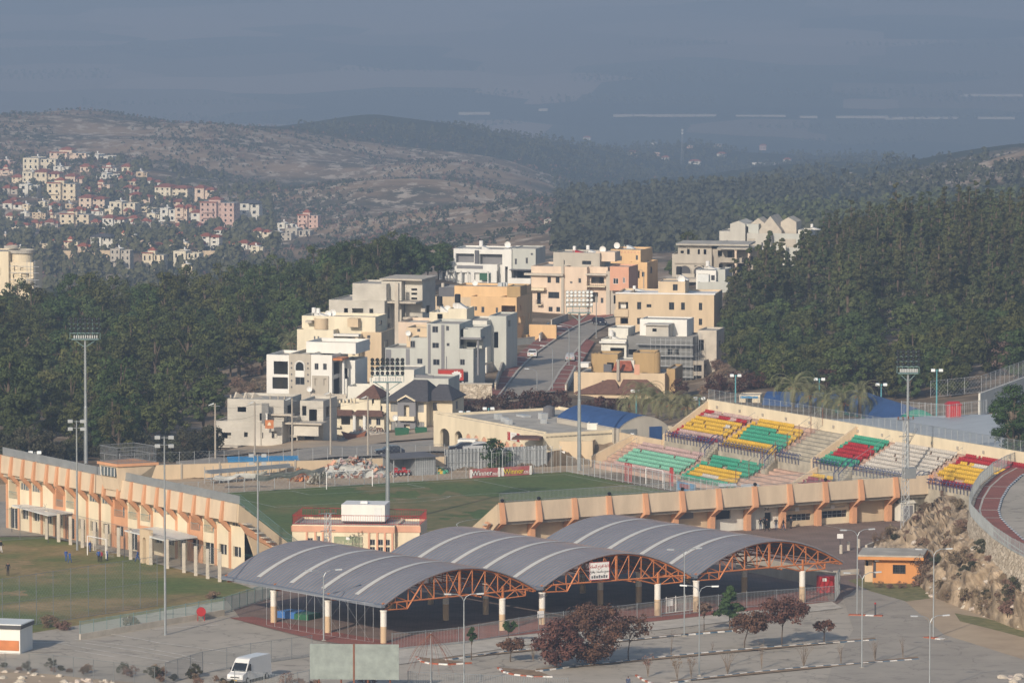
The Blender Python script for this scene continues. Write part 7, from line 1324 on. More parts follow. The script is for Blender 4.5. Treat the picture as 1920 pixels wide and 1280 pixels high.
for px, py, rz_, h_, tp, lg, po, lab in ((124,1052,.5,1.55,"cloth_blue","cloth_blue","stand","left of two boys in blue standing together on the training pitch"),(131,1055,2.4,1.5,"cloth_blue","cloth_blue","walk","right of two boys in blue standing together on the training pitch"),(169,1034,1,1.5,"cloth_blue","cloth_blue","stand","boy in blue standing inside the training goal"),
    (185,1053,.2,1.6,"cloth_blue","cloth_dark","walk","boy in blue with dark shorts left of the boy in red"),(190,1053,-.6,1.5,"cloth_red","cloth_dark","stand","boy in a red shirt before the training goal"),(201,1050,1.9,1.45,"cloth_blue","cloth_blue","stand","boy in blue at the right post of the training goal"),(258,1053,-1.3,1.6,"cloth_blue","cloth_blue","run","boy in blue running by the small arched gateway"),
    (15,1079,.1,1.75,"cloth_dark","cloth_dark","stand","coach in dark clothes standing alone on the training pitch"),(2,1036,1.2,1.7,"cloth_dark","cloth_white","walk","person in black and white at the left edge of the training pitch")):
    person(lab, G(px,py), rz_, h_, tp, lg, po, PL)
for px, py, rz_, h_, tp, lg, po, lab in ((1426,994,.4,1.75,"cloth_dark","cloth_denim","stand","man in dark jacket left of the stand door, first of the group"),(1433,992,2.6,1.72,"cloth_dark","cloth_dark","stand","man in black standing beside the stand door, second of the group"),(1438,996,-1,1.8,"cloth_dark","cloth_dark","walk","man in black walking nearest the camera before the stand door"),(1455,994,0,1.72,"cloth_dark","cloth_denim","stand","man in a dark coat standing in the stand doorway"),(1469,994,1.4,1.7,"cloth_dark","cloth_denim","walk","man in dark top and jeans right of the stand doorway"),(1483,991,-.5,1.75,"cloth_dark","cloth_dark","stand","man in black leaning by the orange pillar at the ticket windows")):
    person(lab, G(px,py), rz_, h_, tp, lg, po, "men waiting at the stand door")
person("pedestrian in a blue jacket crossing the parking lot at the bottom edge", G(1178,1296), 2.8, 1.75, "cloth_denim", "cloth_dark", "walk")
# ================================================================== ROCKS
def boulder_mesh(seed):
    bm = bmesh.new(); bmesh.ops.create_icosphere(bm, subdivisions=2, radius=1.0); rr = random.Random(seed); off = Vector((rr.random()*50, rr.random()*50, 0))
    for v in bm.verts:
        n_ = mn.noise(v.co*1.3+off)*.35 + mn.noise(v.co*3+off)*.14; v.co *= 1+n_; v.co.z *= .75
    me = bpy.data.meshes.new("boulder"); bm.to_mesh(me); bm.free(); me.materials.append(M("boulder")); return me
BM_ = [boulder_mesh(i) for i in range(5)]
def boulder(p, s, label, group): o = bpy.data.objects.new("boulder", random.choice(BM_)); COL.objects.link(o); o.location = p; o.scale = (s*random.uniform(.8,1.3), s*random.uniform(.8,1.3), s*random.uniform(.7,1.1)); o.rotation_euler = (random.uniform(-.4,.4),random.uniform(-.4,.4),random.uniform(0,6)); tag(o, label, "boulder", group)
rr = random.Random(11)
emb = [G(-60,1243), G(60,1262), G(160,1272), G(290,1284), G(330,1320), G(-60,1320)]; mb = MB(); c_ = sum((p for p in emb), Vector())/6; mb.face([(p.x,p.y,.02+LAYER[0]*.004) for p in emb]); LAYER[0]+=1; mb.build("dirt_bank", M("dirt"))["kind"]="structure"
for i in range(120):
    px = rr.uniform(-20, 270); py = 1258 + (px/270)*26 + rr.uniform(0, 44); p = G(px, py); boulder(p + Vector((0,0,.1)), rr.uniform(.18,.52), "pale limestone boulder in the rubble bank at the lower left corner", "boulders of the lower left bank")
for i in range(60):
    u, t_ = rr.random(), rr.random()**1.5; a = pl(bot,u); b = pl(top,u); p = a.lerp(b,t_*.9); p.z = a.z+(b.z-a.z)*(t_*.9)**.75; boulder(p, rr.uniform(.15,.5), "pale boulder on the rocky slope below the upper road", "boulders of the rocky slope")
for i in range(10): boulder(G(rr.uniform(1880,1930), rr.uniform(1268,1290)), rr.uniform(.3,.7), "pale boulder in the lower right corner", "boulders of the lower right corner")
# ================================================================== TREES
def leaf_quads(mb, c, r, n, s, rr, flat=.75, m=0, up=.3, j=.42):
    for _ in range(n):
        d = Vector((rr.gauss(0,1),rr.gauss(0,1),rr.gauss(0,1))).normalized(); p = c + Vector((d.x*r, d.y*r, d.z*r*flat))*rr.uniform(.55,1.05)
        nrm = (d + Vector((rr.uniform(-j,j),rr.uniform(-j,j),rr.uniform(-j*.7,j)+up))).normalized(); a = nrm.cross(Vector((rr.uniform(-1,1),rr.uniform(-1,1),rr.uniform(-1,1)))).normalized(); b = nrm.cross(a); k = s*rr.uniform(.6,1.3)
        mb.face([p+a*k, p+b*k*.55, p-a*k, p-b*k*.55], m)
def make_tree(name, label, cat, h, cr, cz0, kind, leaf, seed, bark="bark", nclump=42, nleaf=46, ls=.3, group=None, trunk=None, lean=0):
    rr = random.Random(seed); t = thing(name, label, cat, (0,-500,-300), 0, group); mb = MB(); tr = trunk or h*.022+.05
    x1 = lean; pts = [(0,0,-1.2),(0,0,h*.2),(x1*.4,rr.uniform(-.2,.2),h*.5),(x1,rr.uniform(-.3,.3),h*.9)]; mb.tube(pts, [tr*1.25,tr,tr*.7,tr*.25], 7)
    cl = []
    for i in range(nclump):
        if kind == "cone": f = rr.random()**.8; z = cz0+(h-cz0)*f; R = cr*(1-f)**.75*rr.uniform(.45,1.05)+.12; s = cr*(.40*(1-f)+.14)
        elif kind == "umbrella": f = rr.random(); z = cz0+(h-cz0)*(.25+.7*f**.8)*rr.uniform(.8,1.0); R = cr*sqrt(rr.random())*(1.05-.45*f); s = cr*rr.uniform(.2,.36)
        else: a = rr.uniform(-1,1); z = (cz0+h)/2+(h-cz0)/2*a*.92; R = cr*sqrt(max(0,1-a*a))*rr.random()**.45*1.0; s = cr*rr.uniform(.22,.38)
        a = rr.uniform(0,2*pi); cl.append((Vector((x1*min(1,z/h)+R*cos(a)*1.0,R*sin(a),z)), s))
    for c, s in rr.sample(cl, min(len(cl), 14 if kind != "cone" else 6)): mb.tube([(x1*.5*c.z/h,0,max(.3,c.z*.62)), Vector((x1*.6*c.z/h,0,c.z*.75)).lerp(c,.5), c], [tr*.35,tr*.22,.02], 4)
    mb.build("trunk", M(bark), t); mb = MB()
    for c, s in cl: leaf_quads(mb, c, s, nleaf, ls, rr, .7 if kind != "cone" else .55, j=.42 if h > 5 else 1.1)
    mb.build("crown", M(leaf), t); return t
PINE = [make_tree("pine_tree", "rounded dark green pine in the wood behind the left stand", "tree", h, r, z0, "round" if i % 2 else "umbrella", "pine_leaf", 40+i, nclump=40, nleaf=80, ls=.25) for i, (h,r,z0) in enumerate([(9.5,3.2,.9),(10.5,3.4,1.2),(8.2,2.9,.5),(11.5,3.2,1.6),(9,3.7,.9)])]
CONI = [make_tree("conifer_tree", "tall narrow brown-green conifer in the upper part of the right wood", "tree", h, r, z0, "cone", "conifer_leaf", 60+i, nclump=56, nleaf=60, ls=.22) for i, (h,r,z0) in enumerate([(12.5,2.3,1.2),(14,2.5,1.4),(11,2.1,1),(13,1.9,1.6)])]
BUSH = [make_tree("shrub", "low dark shrub between the trees", "shrub", h, r, .1, "round", "shrub_leaf", 80+i, nclump=22, nleaf=60, ls=.11) for i, (h,r) in enumerate([(1.6,1.1),(1.1,1.0),(2.2,1.5)])]
DRYB = [make_tree("shrub", "dry brown shrub", "shrub", h, r, .1, "round", "dry_shrub", 90+i, nclump=20, nleaf=50, ls=.09) for i, (h,r) in enumerate([(1.3,.9),(.9,.9),(1.9,1.2)])]
count = {}
USED = set()
def plant(protos, p, s=1.0, label=None, group=None, rz=None, sz=None):
    pr = random.choice(protos) if isinstance(protos, list) else protos; z = rz if rz is not None else random.uniform(0,6.28); sc = (s*random.uniform(.92,1.08), s*random.uniform(.92,1.08), sz or s*random.uniform(.9,1.12))
    if pr.name not in USED:
        USED.add(pr.name); pr.location = p; pr.rotation_euler = (0,0,z); pr.scale = sc
        if label: pr["label"] = label
        if group: pr["group"] = group
        return pr
    return dup(pr, p, z, label, group, sc)
def land(x, y, dz=0): return Vector((x, y, H1(x, y) + dz))
def scatter(n, region, spacing, seed, tries=9000):
    rr = random.Random(seed); out = []
    for _ in range(tries):
        if len(out) >= n: break
        px, Y = region(rr)
        if px is None: continue
        p = land((px-960)/FPX*Y, Y)
        if all((p.x-q.x)**2+(p.y-q.y)**2 > spacing**2 for q in out): out.append(p)
    return out
def reg_left(rr):
    Y = 900 + 470*rr.random()**.8; px = rr.uniform(-60, 860); py = YH + (CAMH - H1((px-960)/FPX*Y, Y))*FPX/Y
    lim = [(-60,-60,2000),(400,900,985),(470,985,1075),(560,1080,1130),(640,1150,1195),(760,1200,1260),(860,1230,1340)]
    right = np.interp(Y, [900,955,968,985,1080,1150,1230,1340], [270,275,375,385,470,545,690,890])
    if px > right or py > 868: return None, 0
    if py > 852 - .0*px and px < 320 and py > 905: return None, 0
    return px, Y
LP = scatter(300, reg_left, 4.3, 21); LPf = sorted(LP, key=lambda p: p.y)
for p in LPf: plant(PINE, p, random.uniform(.66,1.2), "rounded dark green pine in the wood behind the left stand and the houses", "pines of the left wood")
def reg_right(rr):
    Y = 945 + 460*rr.random()**.9; px = rr.uniform(1350, 1985); left = np.interp(Y, [945,1060,1120,1180,1260,1320,1405], [1500,1380,1375,1372,1425,1515,1565]); py = YH + (CAMH - H1((px-960)/FPX*Y, Y))*FPX/Y
    if px < left or py > 752 or (px > 1800 and py > 712): return None, 0
    return px, Y
RPt = scatter(330, reg_right, 4.1, 22)
BROAD = [make_tree("broadleaf_tree", "rounded green tree in the lower part of the right wood", "tree", h, r, z0, "round", "pine_leaf", 70+i, nclump=44, nleaf=76, ls=.24) for i, (h,r,z0) in enumerate([(7.5,3.0,.8),(8.5,3.3,1),(6.5,3.0,.6)])]
for p in RPt:
    px = 960 + FPX*p.x/p.y
    if p.y > 1150 + 90*(random.random()-.5): plant(CONI, p, random.uniform(.7,1.2), "tall narrow brown-green conifer in the upper part of the right wood", "conifers of the right wood")
    else: plant(BROAD, p, random.uniform(.75,1.1), "rounded green tree in the lower part of the right wood", "green trees of the right wood")
DEAD = make_tree("broadleaf_tree", "bare grey-brown dead tree standing among the left pines", "tree", 10, 1.6, 2, "cone", "dry_crown", 99, nclump=26, nleaf=16, ls=.16)
plant(DEAD, land((48-960)/FPX*1080, 1080), 1.0, "bare grey-brown dead tree standing among the left pines", None)
RED = make_tree("broadleaf_tree", "rusty orange-brown tree at the right edge of the right wood", "tree", 8, 3.2, 1, "round", "dry_crown", 98, nclump=40, nleaf=40, ls=.22); plant(RED, land((1895-960)/FPX*1030, 1030), 1.0, "rusty orange-brown tree at the right edge of the right wood", None)
for px, pyb, Y, s, pr, lab in ((920,478,1420,.9,0,"dark pine rising behind the white modern house, right of two"),(893,485,1420,.8,2,"dark pine rising behind the white modern house, left of two"),(1290,480,1400,.9,3,"dark pine left of the columned veranda house"),(1330,470,1430,.95,0,"dark pine behind the columned veranda house roof"),(1262,500,1390,.8,2,"small dark pine left of the beige arched house")):
    p = land((px-960)/FPX*Y, Y) if px < 1850 else W(px, pyb, Y); plant(PINE[pr], p, s, lab, None)
t = make_tree("broadleaf_tree", "round dark green tree before the grey sheet fence by the advertising boards", "tree", 4.6, 2.1, .4, "round", "fresh_leaf", 97, nclump=34, nleaf=50, ls=.2); plant(t, G(931,884), 1.0, "round dark green tree before the grey sheet fence by the advertising boards", None)
t = make_tree("pine_tree", "dense dark green pine beside the upper road at the right edge", "tree", 9.5, 3.4, .6, "round", "fresh_leaf", 96, nclump=60, nleaf=110, ls=.19); USED.add(t.name); t.location = W(1900,852,835)
# parking-lot trees
def ptree(px, pyb, pyt, rpx, leaf, label, seed, dens=40, lean=0, cz=.32, kind="umbrella", ls=.18, bark="bark", name="ornamental_tree", ncl=40):
    P = G(px, pyb); s = S(P.y); h = (pyb-pyt)/s; t = make_tree(name, label, "tree", h, rpx/s*1.12, h*cz, kind, leaf, seed, bark, ncl, int(dens*2.6), ls, trunk=.075, lean=lean); USED.add(t.name); t.location = P; return t
ptree(1108,1246,1130,58,"dry_leaf","largest red-brown leaved tree on the middle kerb strip",201,40,cz=.12,kind="round",ncl=80); ptree(1043,1253,1163,38,"dry_leaf","red-brown tree left of and touching the largest one",202,34,.3,cz=.15,kind="round",ncl=60)
ptree(1178,1237,1152,34,"dry_leaf","half bare crooked tree right of the largest red-brown tree",203,9,.5,cz=.45); ptree(1396,1215,1148,34,"dry_leaf","leaning red-brown tree, left of the pair on the right",204,34,.9,cz=.4); ptree(1466,1211,1118,46,"dry_leaf","red-brown tree with a flat wide crown, right of the pair",205,36,.3,cz=.42)
ptree(1368,1181,1098,21,"fresh_leaf","small dark green tree with a pointed crown by the plaza palisade",206,44,0,cz=.35,kind="cone"); ptree(884,1237,1176,9,"fresh_leaf","thin sapling with a small green tuft beside the lamp",207,20,0,cz=.6,kind="round",ncl=14); ptree(957,1240,1196,22,"dry_leaf","small sparse tree with drooping brown leaves left of the red-brown pair",208,20,.2,cz=.5,ncl=22)
ptree(1320,1184,1128,17,"dry_shrub","slim sparse sapling beside the white gate",209,12,0,cz=.5,ncl=18); ptree(953,1205,1162,13,"fresh_leaf","small green sapling before the palisade right of the middle canopy column",210,16,0,cz=.5,kind="round",ncl=14); ptree(1545,1204,1163,20,"dry_leaf","tiny flat-topped brown tree on the middle kerb strip's right part",211,14,.1,cz=.6,ncl=16)
def bare(px, pyb, pyt, label, seed, wpx=16, n=9, tuft=0):
    P = G(px, pyb); s = S(P.y); h = (pyb-pyt)/s; rr = random.Random(seed); t = thing("bare_shrub", label, "shrub", P); mb = MB(); ends = []
    for k in range(n):
        a = rr.uniform(0,2*pi); R = wpx/s*rr.uniform(.3,1); p1 = Vector((R*.35*cos(a),R*.35*sin(a),h*.45)); p2 = Vector((R*cos(a),R*sin(a),h*rr.uniform(.7,1))); mb.tube([(0,0,0),p1,p2],[.035,.022,.008],4); ends.append(p2)
        for _ in range(4): q = p1.lerp(p2,rr.random()); e = q+Vector((rr.uniform(-.35,.35),rr.uniform(-.35,.35),rr.uniform(.15,.55))); mb.tube([q,e],[.012,.005],3); ends.append(e)
    mb.build("branches", M("bark_pale"), t)
    if tuft: mb = MB(); [leaf_quads(mb, e, .22, tuft, .09, rr) for e in ends]; mb.build("leaves", M("dry_shrub"), t)
for i, (px,pb,pt,w_,n,tf,lab) in enumerate([(1215,1268,1230,14,9,4,"leafy dry shrub at the left end of the nearest kerb strip"),(1270,1274,1232,13,9,3,"dry shrub beside the lamp on the nearest kerb strip"),(1296,1270,1228,10,7,2,"thin dry shrub right of the lamp on the nearest kerb strip"),(1364,1263,1215,19,12,0,"bare fan-shaped shrub in the middle of the nearest kerb strip"),(1428,1253,1196,9,6,1,"thin bare sapling between the fan-shaped shrubs"),(1507,1249,1203,20,13,0,"bare fan-shaped shrub on the right of the nearest kerb strip"),(1577,1246,1203,8,6,0,"thin bare sapling near the right end of the nearest kerb strip"),(1641,1238,1196,16,9,0,"bare spreading shrub at the right end of the nearest kerb strip"),(1693,1234,1190,7,5,0,"last thin bare sapling beside the access road"),(1258,1230,1172,22,3,0,"bare crooked leaning stem on the middle kerb strip"),(1000,1238,1200,14,6,0,"bare shrub at the left end of the middle kerb strip"),(1335,1222,1205,9,3,0,"short bare stump with a side branch on the middle kerb strip")]): bare(px,pb,pt,lab,300+i,w_,n,tf)
# palms
def palm(label, P, h, rf, seed, base=False):
    rr = random.Random(seed); t = thing("palm_tree", label, "palm", P, rr.uniform(0,6), "date palms beside the coloured stand"); mb = MB(); mb.tube([(0,0,-2),(0,0,h*.5),(.1,0,h)],[.34,.28,.26],9); mb.build("trunk", M("bark"), t); mb = MB()
    for k in range(40):
        a = rr.uniform(0,2*pi); el = rr.uniform(-.25,1.35); L = rf*rr.uniform(.85,1.1); pts = []; p = Vector((.1,0,h)); d = el
        for j in range(9): pts.append(p.copy()); p += Vector((cos(a)*cos(d),sin(a)*cos(d),sin(d)))*L/8; d -= .19+.04*j
        sd_ = Vector((-sin(a),cos(a),0))
        for j in range(8):
            p, q = pts[j], pts[j+1]; up = (q-p).normalized().cross(sd_)
            for f in (0,.5):
                b = p.lerp(q,f); ln = L*.17*(1-abs((j+f)/8-.45))+.12
                for s_ in (-1,1): e = b+sd_*s_*ln*.8+(q-p).normalized()*ln*.75-up*s_*0+Vector((0,0,-.12)); w_ = (q-p)*.2; mb.face([b,b+w_,e+w_*.1])
        mb.tube(pts,[.04]*4+[.025]*5,3,cap=False)
    mb.build("fronds", M("palm_leaf"), t); mb = MB(); [mb.bar((.1,0,h-.1),(.1+.9*cos(a),.9*sin(a),h-.6),.05) for a in np.linspace(0,6,7)]; mb.build("fruit_stalks", M("truss_orange"), t)
for i, (px,pyb,pyc,Y,rf,lab) in enumerate([(1205,778,735,975,3.6,"date palm nearest the blue hall roof"),(1232,790,748,962,3.4,"short date palm, second from the blue hall roof"),(1258,798,755,955,3.5,"date palm in the middle of the left palm cluster"),(1287,800,760,950,3.3,"date palm at the right of the left cluster by the stand corner"),(1180,775,755,985,2.6,"lowest date palm at the foot of the brown tile roofs"),(1487,778,722,965,3.9,"tall date palm left in the right palm cluster"),(1520,790,738,955,3.3,"date palm in the middle of the right cluster"),(1550,795,745,950,3.4,"low date palm before the blue arched roof"),(1612,795,738,945,4.0,"large date palm at the right end of the right cluster"),(1580,792,752,945,3.2,"small date palm next to the large right one"),(545,672,640,1100,3.0,"pale palm beside the cream house with the round tower")]):
    P = W(px,pyb,Y); palm(lab, P, (pyb-pyc)/S(Y), rf*1.25, 400+i)
rr = random.Random(18)
for i in range(70): px = rr.uniform(-20,395); p = T(px, rr.uniform(846,868), 860); plant(BUSH, p, rr.uniform(1.0,2.0), "low dark shrub under the pines behind the left stand", "shrubs under the left wood")
# red-brown hedge bushes
RB = [make_tree("hedge_bush", "red-brown rounded bush", "bush", 3.6, 2.6, .2, "round", "hedge_leaf", 500+i, nclump=26, nleaf=50, ls=.2) for i in range(2)]
for i, (px,py,Y,s) in enumerate([(880,778,1000,.8),(905,776,1005,.9),(932,775,1010,1),(960,772,1015,1.1),(990,772,1015,1.15),(1020,770,1015,1.15),(1048,768,1015,1.1),(1105,776,1000,.85),(1130,776,1000,.9),(1156,775,1000,.8)]): py += 9; plant(RB, W(px,py,Y), s, "red-brown rounded bush in the hedge between arched hall and street foot", "red-brown hedge bushes by the street")
for px,py,Y,s in ((1272,742,1030,.75),(1345,742,1035,.9),(1375,740,1035,1.0),(1405,738,1040,1.0),(1440,730,1040,1.0),(1550,735,1010,1.1),(1590,732,1010,1.1),(1625,735,1010,.9)): plant(RB, W(px,py,Y), s, "red-brown rounded bush in front of the right wood", "red-brown bushes before the right wood")
rr = random.Random(8)
for i in range(85):
    u, t_ = rr.random(), rr.random(); a = pl(bot,u); b = pl(top,u); p = a.lerp(b,t_*.95); p.z = a.z+(b.z-a.z)*(t_*.95)**.75+.1; plant(DRYB if rr.random() < .93 else BUSH, p, rr.uniform(.5,1.2), "dry shrub on the rocky slope below the upper road", "shrubs of the rocky slope")
for i in range(26): px = rr.uniform(-10,520); plant(BUSH if rr.random()<.5 else DRYB, G(px, 1251+px*.06+rr.uniform(-6,6)), rr.uniform(.35,.7), "low shrub on the bank at the lower left edge", "shrubs of the lower left bank")
for px,py,s in ((540,1285,.8),(560,1284,.8),(590,1290,.9),(690,1290,.8),(370,1285,.7),(420,1286,.7),(1648,1102,.5),(1668,1104,.5),(1690,1103,.55),(1715,1100,.6),(300,1262+15,.6),(245,1172,1.2),(90,1176,1.2),(120,1180,1.1),(400,1122,1.0),(1850,1140,.9),(1815,1128,1.0)): plant(DRYB, G(px,py), s, "dry shrub at the fence or hut foot in the foreground", "foreground dry shrubs")
for px,py,Y in ((440,720,1080),(470,700,1100),(455,740,1060),(480,735,1065),(430,790,1000),(505,640,1180),(700,700,1100),(860,760,1020),(1340,700,1090),(1320,730,1060),(1360,680,1100),(1345,660,1120)): plant(DRYB, land((px-960)/FPX*Y, Y), rr.uniform(.9,1.5), "dry shrub on bare ground between the houses and the woods", "dry shrubs beside the houses")

# ================================================================== FAR HILLS: scrub, woods, village, plain
def stuff_cloud(name, label, pts, size, leaf, seed, nq=9, tall=1.0):
    rr = random.Random(seed); mb = MB()
    for (x, y, z) in pts:
        s = size*rr.uniform(.55,1.3)
        for _ in range(nq):
            d = Vector((rr.gauss(0,1),rr.gauss(0,1),abs(rr.gauss(0,1)))).normalized(); hh_ = rr.uniform(.15,1); c = Vector((x,y,z))+Vector((d.x*s*.5*(1.15-hh_*.7),d.y*s*.5*(1.15-hh_*.7),s*tall*hh_))
            d = (d+Vector((rr.uniform(-.5,.5),rr.uniform(-.5,.5),rr.uniform(-.2,.6)))).normalized(); a = d.cross(Vector((rr.uniform(-1,1),rr.uniform(-1,1),rr.uniform(-1,1)))).normalized(); b = d.cross(a); k = s*.22; mb.face([c+a*k,c+b*k*.8,c-a*k,c-b*k*.8])
    o = mb.build(name, M(leaf)); o["kind"] = "stuff"; o["label"] = label; o["category"] = "vegetation"; return o
def field(n, fn, seed):
    rs = np.random.RandomState(seed); out = []; 
    while len(out) < n:
        px = rs.uniform(-260, 2180, 4000); Y = np.exp(rs.uniform(log(1500), log(6900), 4000)); x = (px-960)/FPX*Y; z = hterr(x, Y); py = YH+(CAMH-z)*FPX/Y; k = fn(px, py, Y, rs)
        out += list(zip(x[k], Y[k], z[k]))
    return out[:n]
hillp = lambda px,py,Y,rs: (Y>2250)&(Y<5000)&(px<1250)&(np.sin(px/61+Y/300)+np.sin(Y/170-px/90)+rs.uniform(-1.5,1.5,len(px))>.2)
stuff_cloud("hill_scrub", "grey-green scrub dotted over the far rocky hillside", field(17000, hillp, 5), 2.6, "far_leaf", 5, 12, .7)
stuff_cloud("hill_scrub", "brown dry scrub dotted over the far rocky hillside", field(4500, hillp, 6), 2.4, "dry_shrub", 6, 10, .7)
woods = lambda px,py,Y,rs: (((px>1040)&(Y>1650)&(Y<4300)&(py<475)&(py>300)&~((px>1540)&(Y>2600)&(rs.uniform(0,1,len(px))<.75)))|((px>560)&(px<1700)&(Y>4850)&(Y<6800)&(py>236)))&((px<1250)|(Y<4300)|(np.sin(px/40+Y/200)>-.6))
stuff_cloud("far_wood", "dark far wood filling the middle slopes below the plain", field(13000, woods, 7), 4.6, "far_leaf", 7, 18, 1.25)
cyp = lambda px,py,Y,rs: (px>1350)&(px<2100)&(Y>1600)&(Y<2500)&(py<450)
stuff_cloud("far_wood", "dark conifer wood on the slope behind the right hill houses", field(2400, cyp, 9), 4.0, "conifer_leaf", 9, 22, 1.8)
townt = lambda px,py,Y,rs: (px<520)&(Y>2150)&(Y<3800)
stuff_cloud("town_trees", "grey-green garden trees between the houses of the far village", field(1500, townt, 8), 5.0, "olive_leaf", 8, 36, 1.1)
stuff_cloud("plain_trees", "lines of dark trees on the hazy plain", [(x+rr_*7, y+rr_*9, -401) for y0,n0 in ((7900,150),(8500,180),(9150,230),(9850,200),(10700,200),(11900,160)) for k in range(7) for x0 in [random.uniform(-1000,1000)] for i in range(n0//9) for x,y in [(x0+i*13, y0+random.uniform(-20,20)+k*60+i*2)] for rr_ in (-1,1)], 9, "far_leaf", 10, 10)
mat("vpink", (.60,.42,.35), streak=True)
VM = {"c":"cream","p":"pink_cream","w":"offwhite","y":"pale_yellow","t":"tan","g":"stone_grey","o":"offwhite","s":"vpink"}
VN = {"c":"cream","p":"pinkish","w":"white","y":"pale yellow","t":"tan","g":"grey","o":"off-white","s":"salmon"}
def vhouse(px0, px1, pyt, pyb, col, roof, st, lab, rot=-14):
    P = T((px0+px1)/2, pyb, 1500, 9000); Y = P.y; h = House("house", lab, "house", px0, pyb, Y, rot, "houses of the far village", below=6); h.root["label"] = lab
    w_ = px1-px0; hh = (pyb-pyt); fl = hh/st; split = px0 + w_*(.5 if w_ > 26 else .72); ws = lambda a, b, off=0: [(a+(b-a)*(k+.3)/n_, a+(b-a)*(k+.62)/n_, pyt+fl*(f+.3), pyt+fl*(f+.75)) for f in range(st) for n_ in [max(1,int((b-a)/9))] for k in range(n_)]
    d = w_/h.s*.8
    sw = [(.2,.36,pyt+fl*(f+.3),pyt+fl*(f+.75)) for f in range(st)]+[(.6,.76,pyt+fl*(f+.3),pyt+fl*(f+.75)) for f in range(st)]
    h.vol(px0, split, pyt, None, 0, d, VM[col], voids=ws(px0,split), par=.3 if roof == "f" else 0, deep=.3); h.vol(split, px1, pyt+fl*.25, None, d*.18, d*.8, VM[col], voids=ws(split,px1), svoids=sw, par=.3 if roof == "f" else 0, deep=.3)
    for f in range(1, st): h.balcony(px0+w_*.08, split-w_*.06, pyt+fl*f+fl*.95, -1.3, -.01, VM[col], .8) if (st > 2 or f == 1) and w_ > 18 else None
    if roof == "r": h.hip("tile_red", px0-1.5, split+1.5, pyt, pyt-5, -.6, d+.6, None, .35).hip("tile_red", split, px1+1.2, pyt+fl*.25, pyt+fl*.25-4, d*.1, d*1.05, None, .35)
    elif roof == "t": h.hip("tile_red", px0+w_*.2, px0+w_*.6, pyt-4, pyt-9, d*.2, d*.7, None, .2).vol(px0+w_*.22,px0+w_*.58,pyt-4,pyt+1,d*.22,d*.45,VM[col],par=0,base=True); h.box("cornice","tile_red",px0-1,split+1,pyt-.5,pyt+1.2,-.5,-.01)
    elif roof == "d": h.hip("tile_dark", px0-1.5, px1+1.5, pyt, pyt-5, -.6, d+.6, None, .3)
    else: h.tank(px0+w_*.35, pyt-6, pyt+.5, d*.5)
    h.done(); return h
VH = [(93,160,285,303,"p","t",2,"long house with red cornice, topmost of the village"),(160,210,290,302,"o","f",1,"low off-white house right of the topmost long house"),(43,103,296,318,"y","f",2,"flat roofed house left below the topmost long house"),(0,26,300,315,"s","f",1,"small house at the left border, upper village"),
(42,80,322,342,"y","f",2,"yellowish house at the left, below the flat roofed one"),(66,110,322,348,"c","r",2,"red domed cream house in the upper left village"),(88,140,342,375,"c","t",3,"big cream block with a red roof edge, left part of the village"),(36,70,345,370,"o","f",2,"plain house left of the big cream block"),(122,160,330,348,"p","r",1,"small red roofed house above the big cream block"),
(180,222,325,335,"w","f",1,"low white house near the upper village centre"),(148,195,370,390,"p","r",2,"house with a red roof and porch columns"),(170,220,358,372,"c","r",1,"cream red roofed house above the porch columns house"),(205,252,378,402,"y","f",2,"bright yellow house with an arched window"),(243,280,365,380,"p","r",1,"low pink house with a red roof, village centre"),
(112,165,400,420,"c","t",2,"wide cream house with a little red tower, below the big block"),(192,232,408,430,"w","r",2,"white house with a red roof right of the wide cream one"),(270,300,338,352,"o","r",1,"small house with a red tower, upper centre"),(290,350,350,375,"y","r",3,"yellow stepped house with red roofs, village centre"),(295,345,375,385,"p","r",1,"low red roofed annex under the yellow stepped house"),
(300,330,390,415,"o","f",2,"pale house with tall window columns"),(328,350,388,418,"p","r",3,"narrow pink tower house"),(365,400,352,378,"p","r",2,"pink house at the upper right of the village"),(375,437,378,428,"s","t",5,"five storey salmon block with red bands"),(358,392,398,418,"o","r",2,"house with a rounded red porch left of the salmon block"),
(450,485,380,415,"w","d",3,"white house with dark awnings right of the salmon block"),(558,595,402,428,"s","t",3,"pink tower house on the right spur of the village"),(535,580,428,445,"g","f",1,"grey house shell below the pink tower house"),(505,545,435,452,"g","f",2,"grey columned house shell on the right spur"),(475,505,432,452,"y","r",2,"pale yellow house with a red roof on the right spur"),
(446,482,455,468,"w","r",1,"low white house with a wide red roof"),(375,410,442,465,"w","r",3,"white terraced house with red roof edges"),(402,432,430,448,"o","r",2,"house with red roof right of the terraced white house"),(350,375,418,432,"s","r",1,"small salmon red roofed house above the terraced one"),(170,210,443,466,"w","d",2,"white house with a dark hipped roof"),
(244,255,440,455,"c","f",1,"tiny cream house among the garden trees"),(207,243,466,512,"g","f",4,"tall grey shell with arched windows by the dirt road"),(267,306,473,512,"c","t",2,"cream house with green shutters by the dirt road"),(325,372,470,505,"y","f",2,"yellowish flat house right of the green shuttered one"),(288,312,460,470,"p","r",1,"small pink house behind the green shuttered one"),
(133,175,508,524,"c","f",1,"low cream house with blue awning below the dirt road"),(341,360,495,540,"c","f",3,"pale block half hidden by the left pines"),(400,432,476,490,"g","f",1,"low grey house with a stone wall by the wood edge"),(0,30,372,380,"p","r",1,"red roofed house at the left border, mid village"),(5,40,380,392,"w","r",1,"white house with red roof at the left border"),(210,240,482-85,404-4,"t","f",1,"low tan house by the village street")]
for px0,px1,a,b,c,r_,st,lab in VH: vhouse(px0,px1,a,b,c,r_,st,f"{VN[c]} {lab}" if not lab.split()[0] in (VN[c],) and VN[c] not in lab else lab)
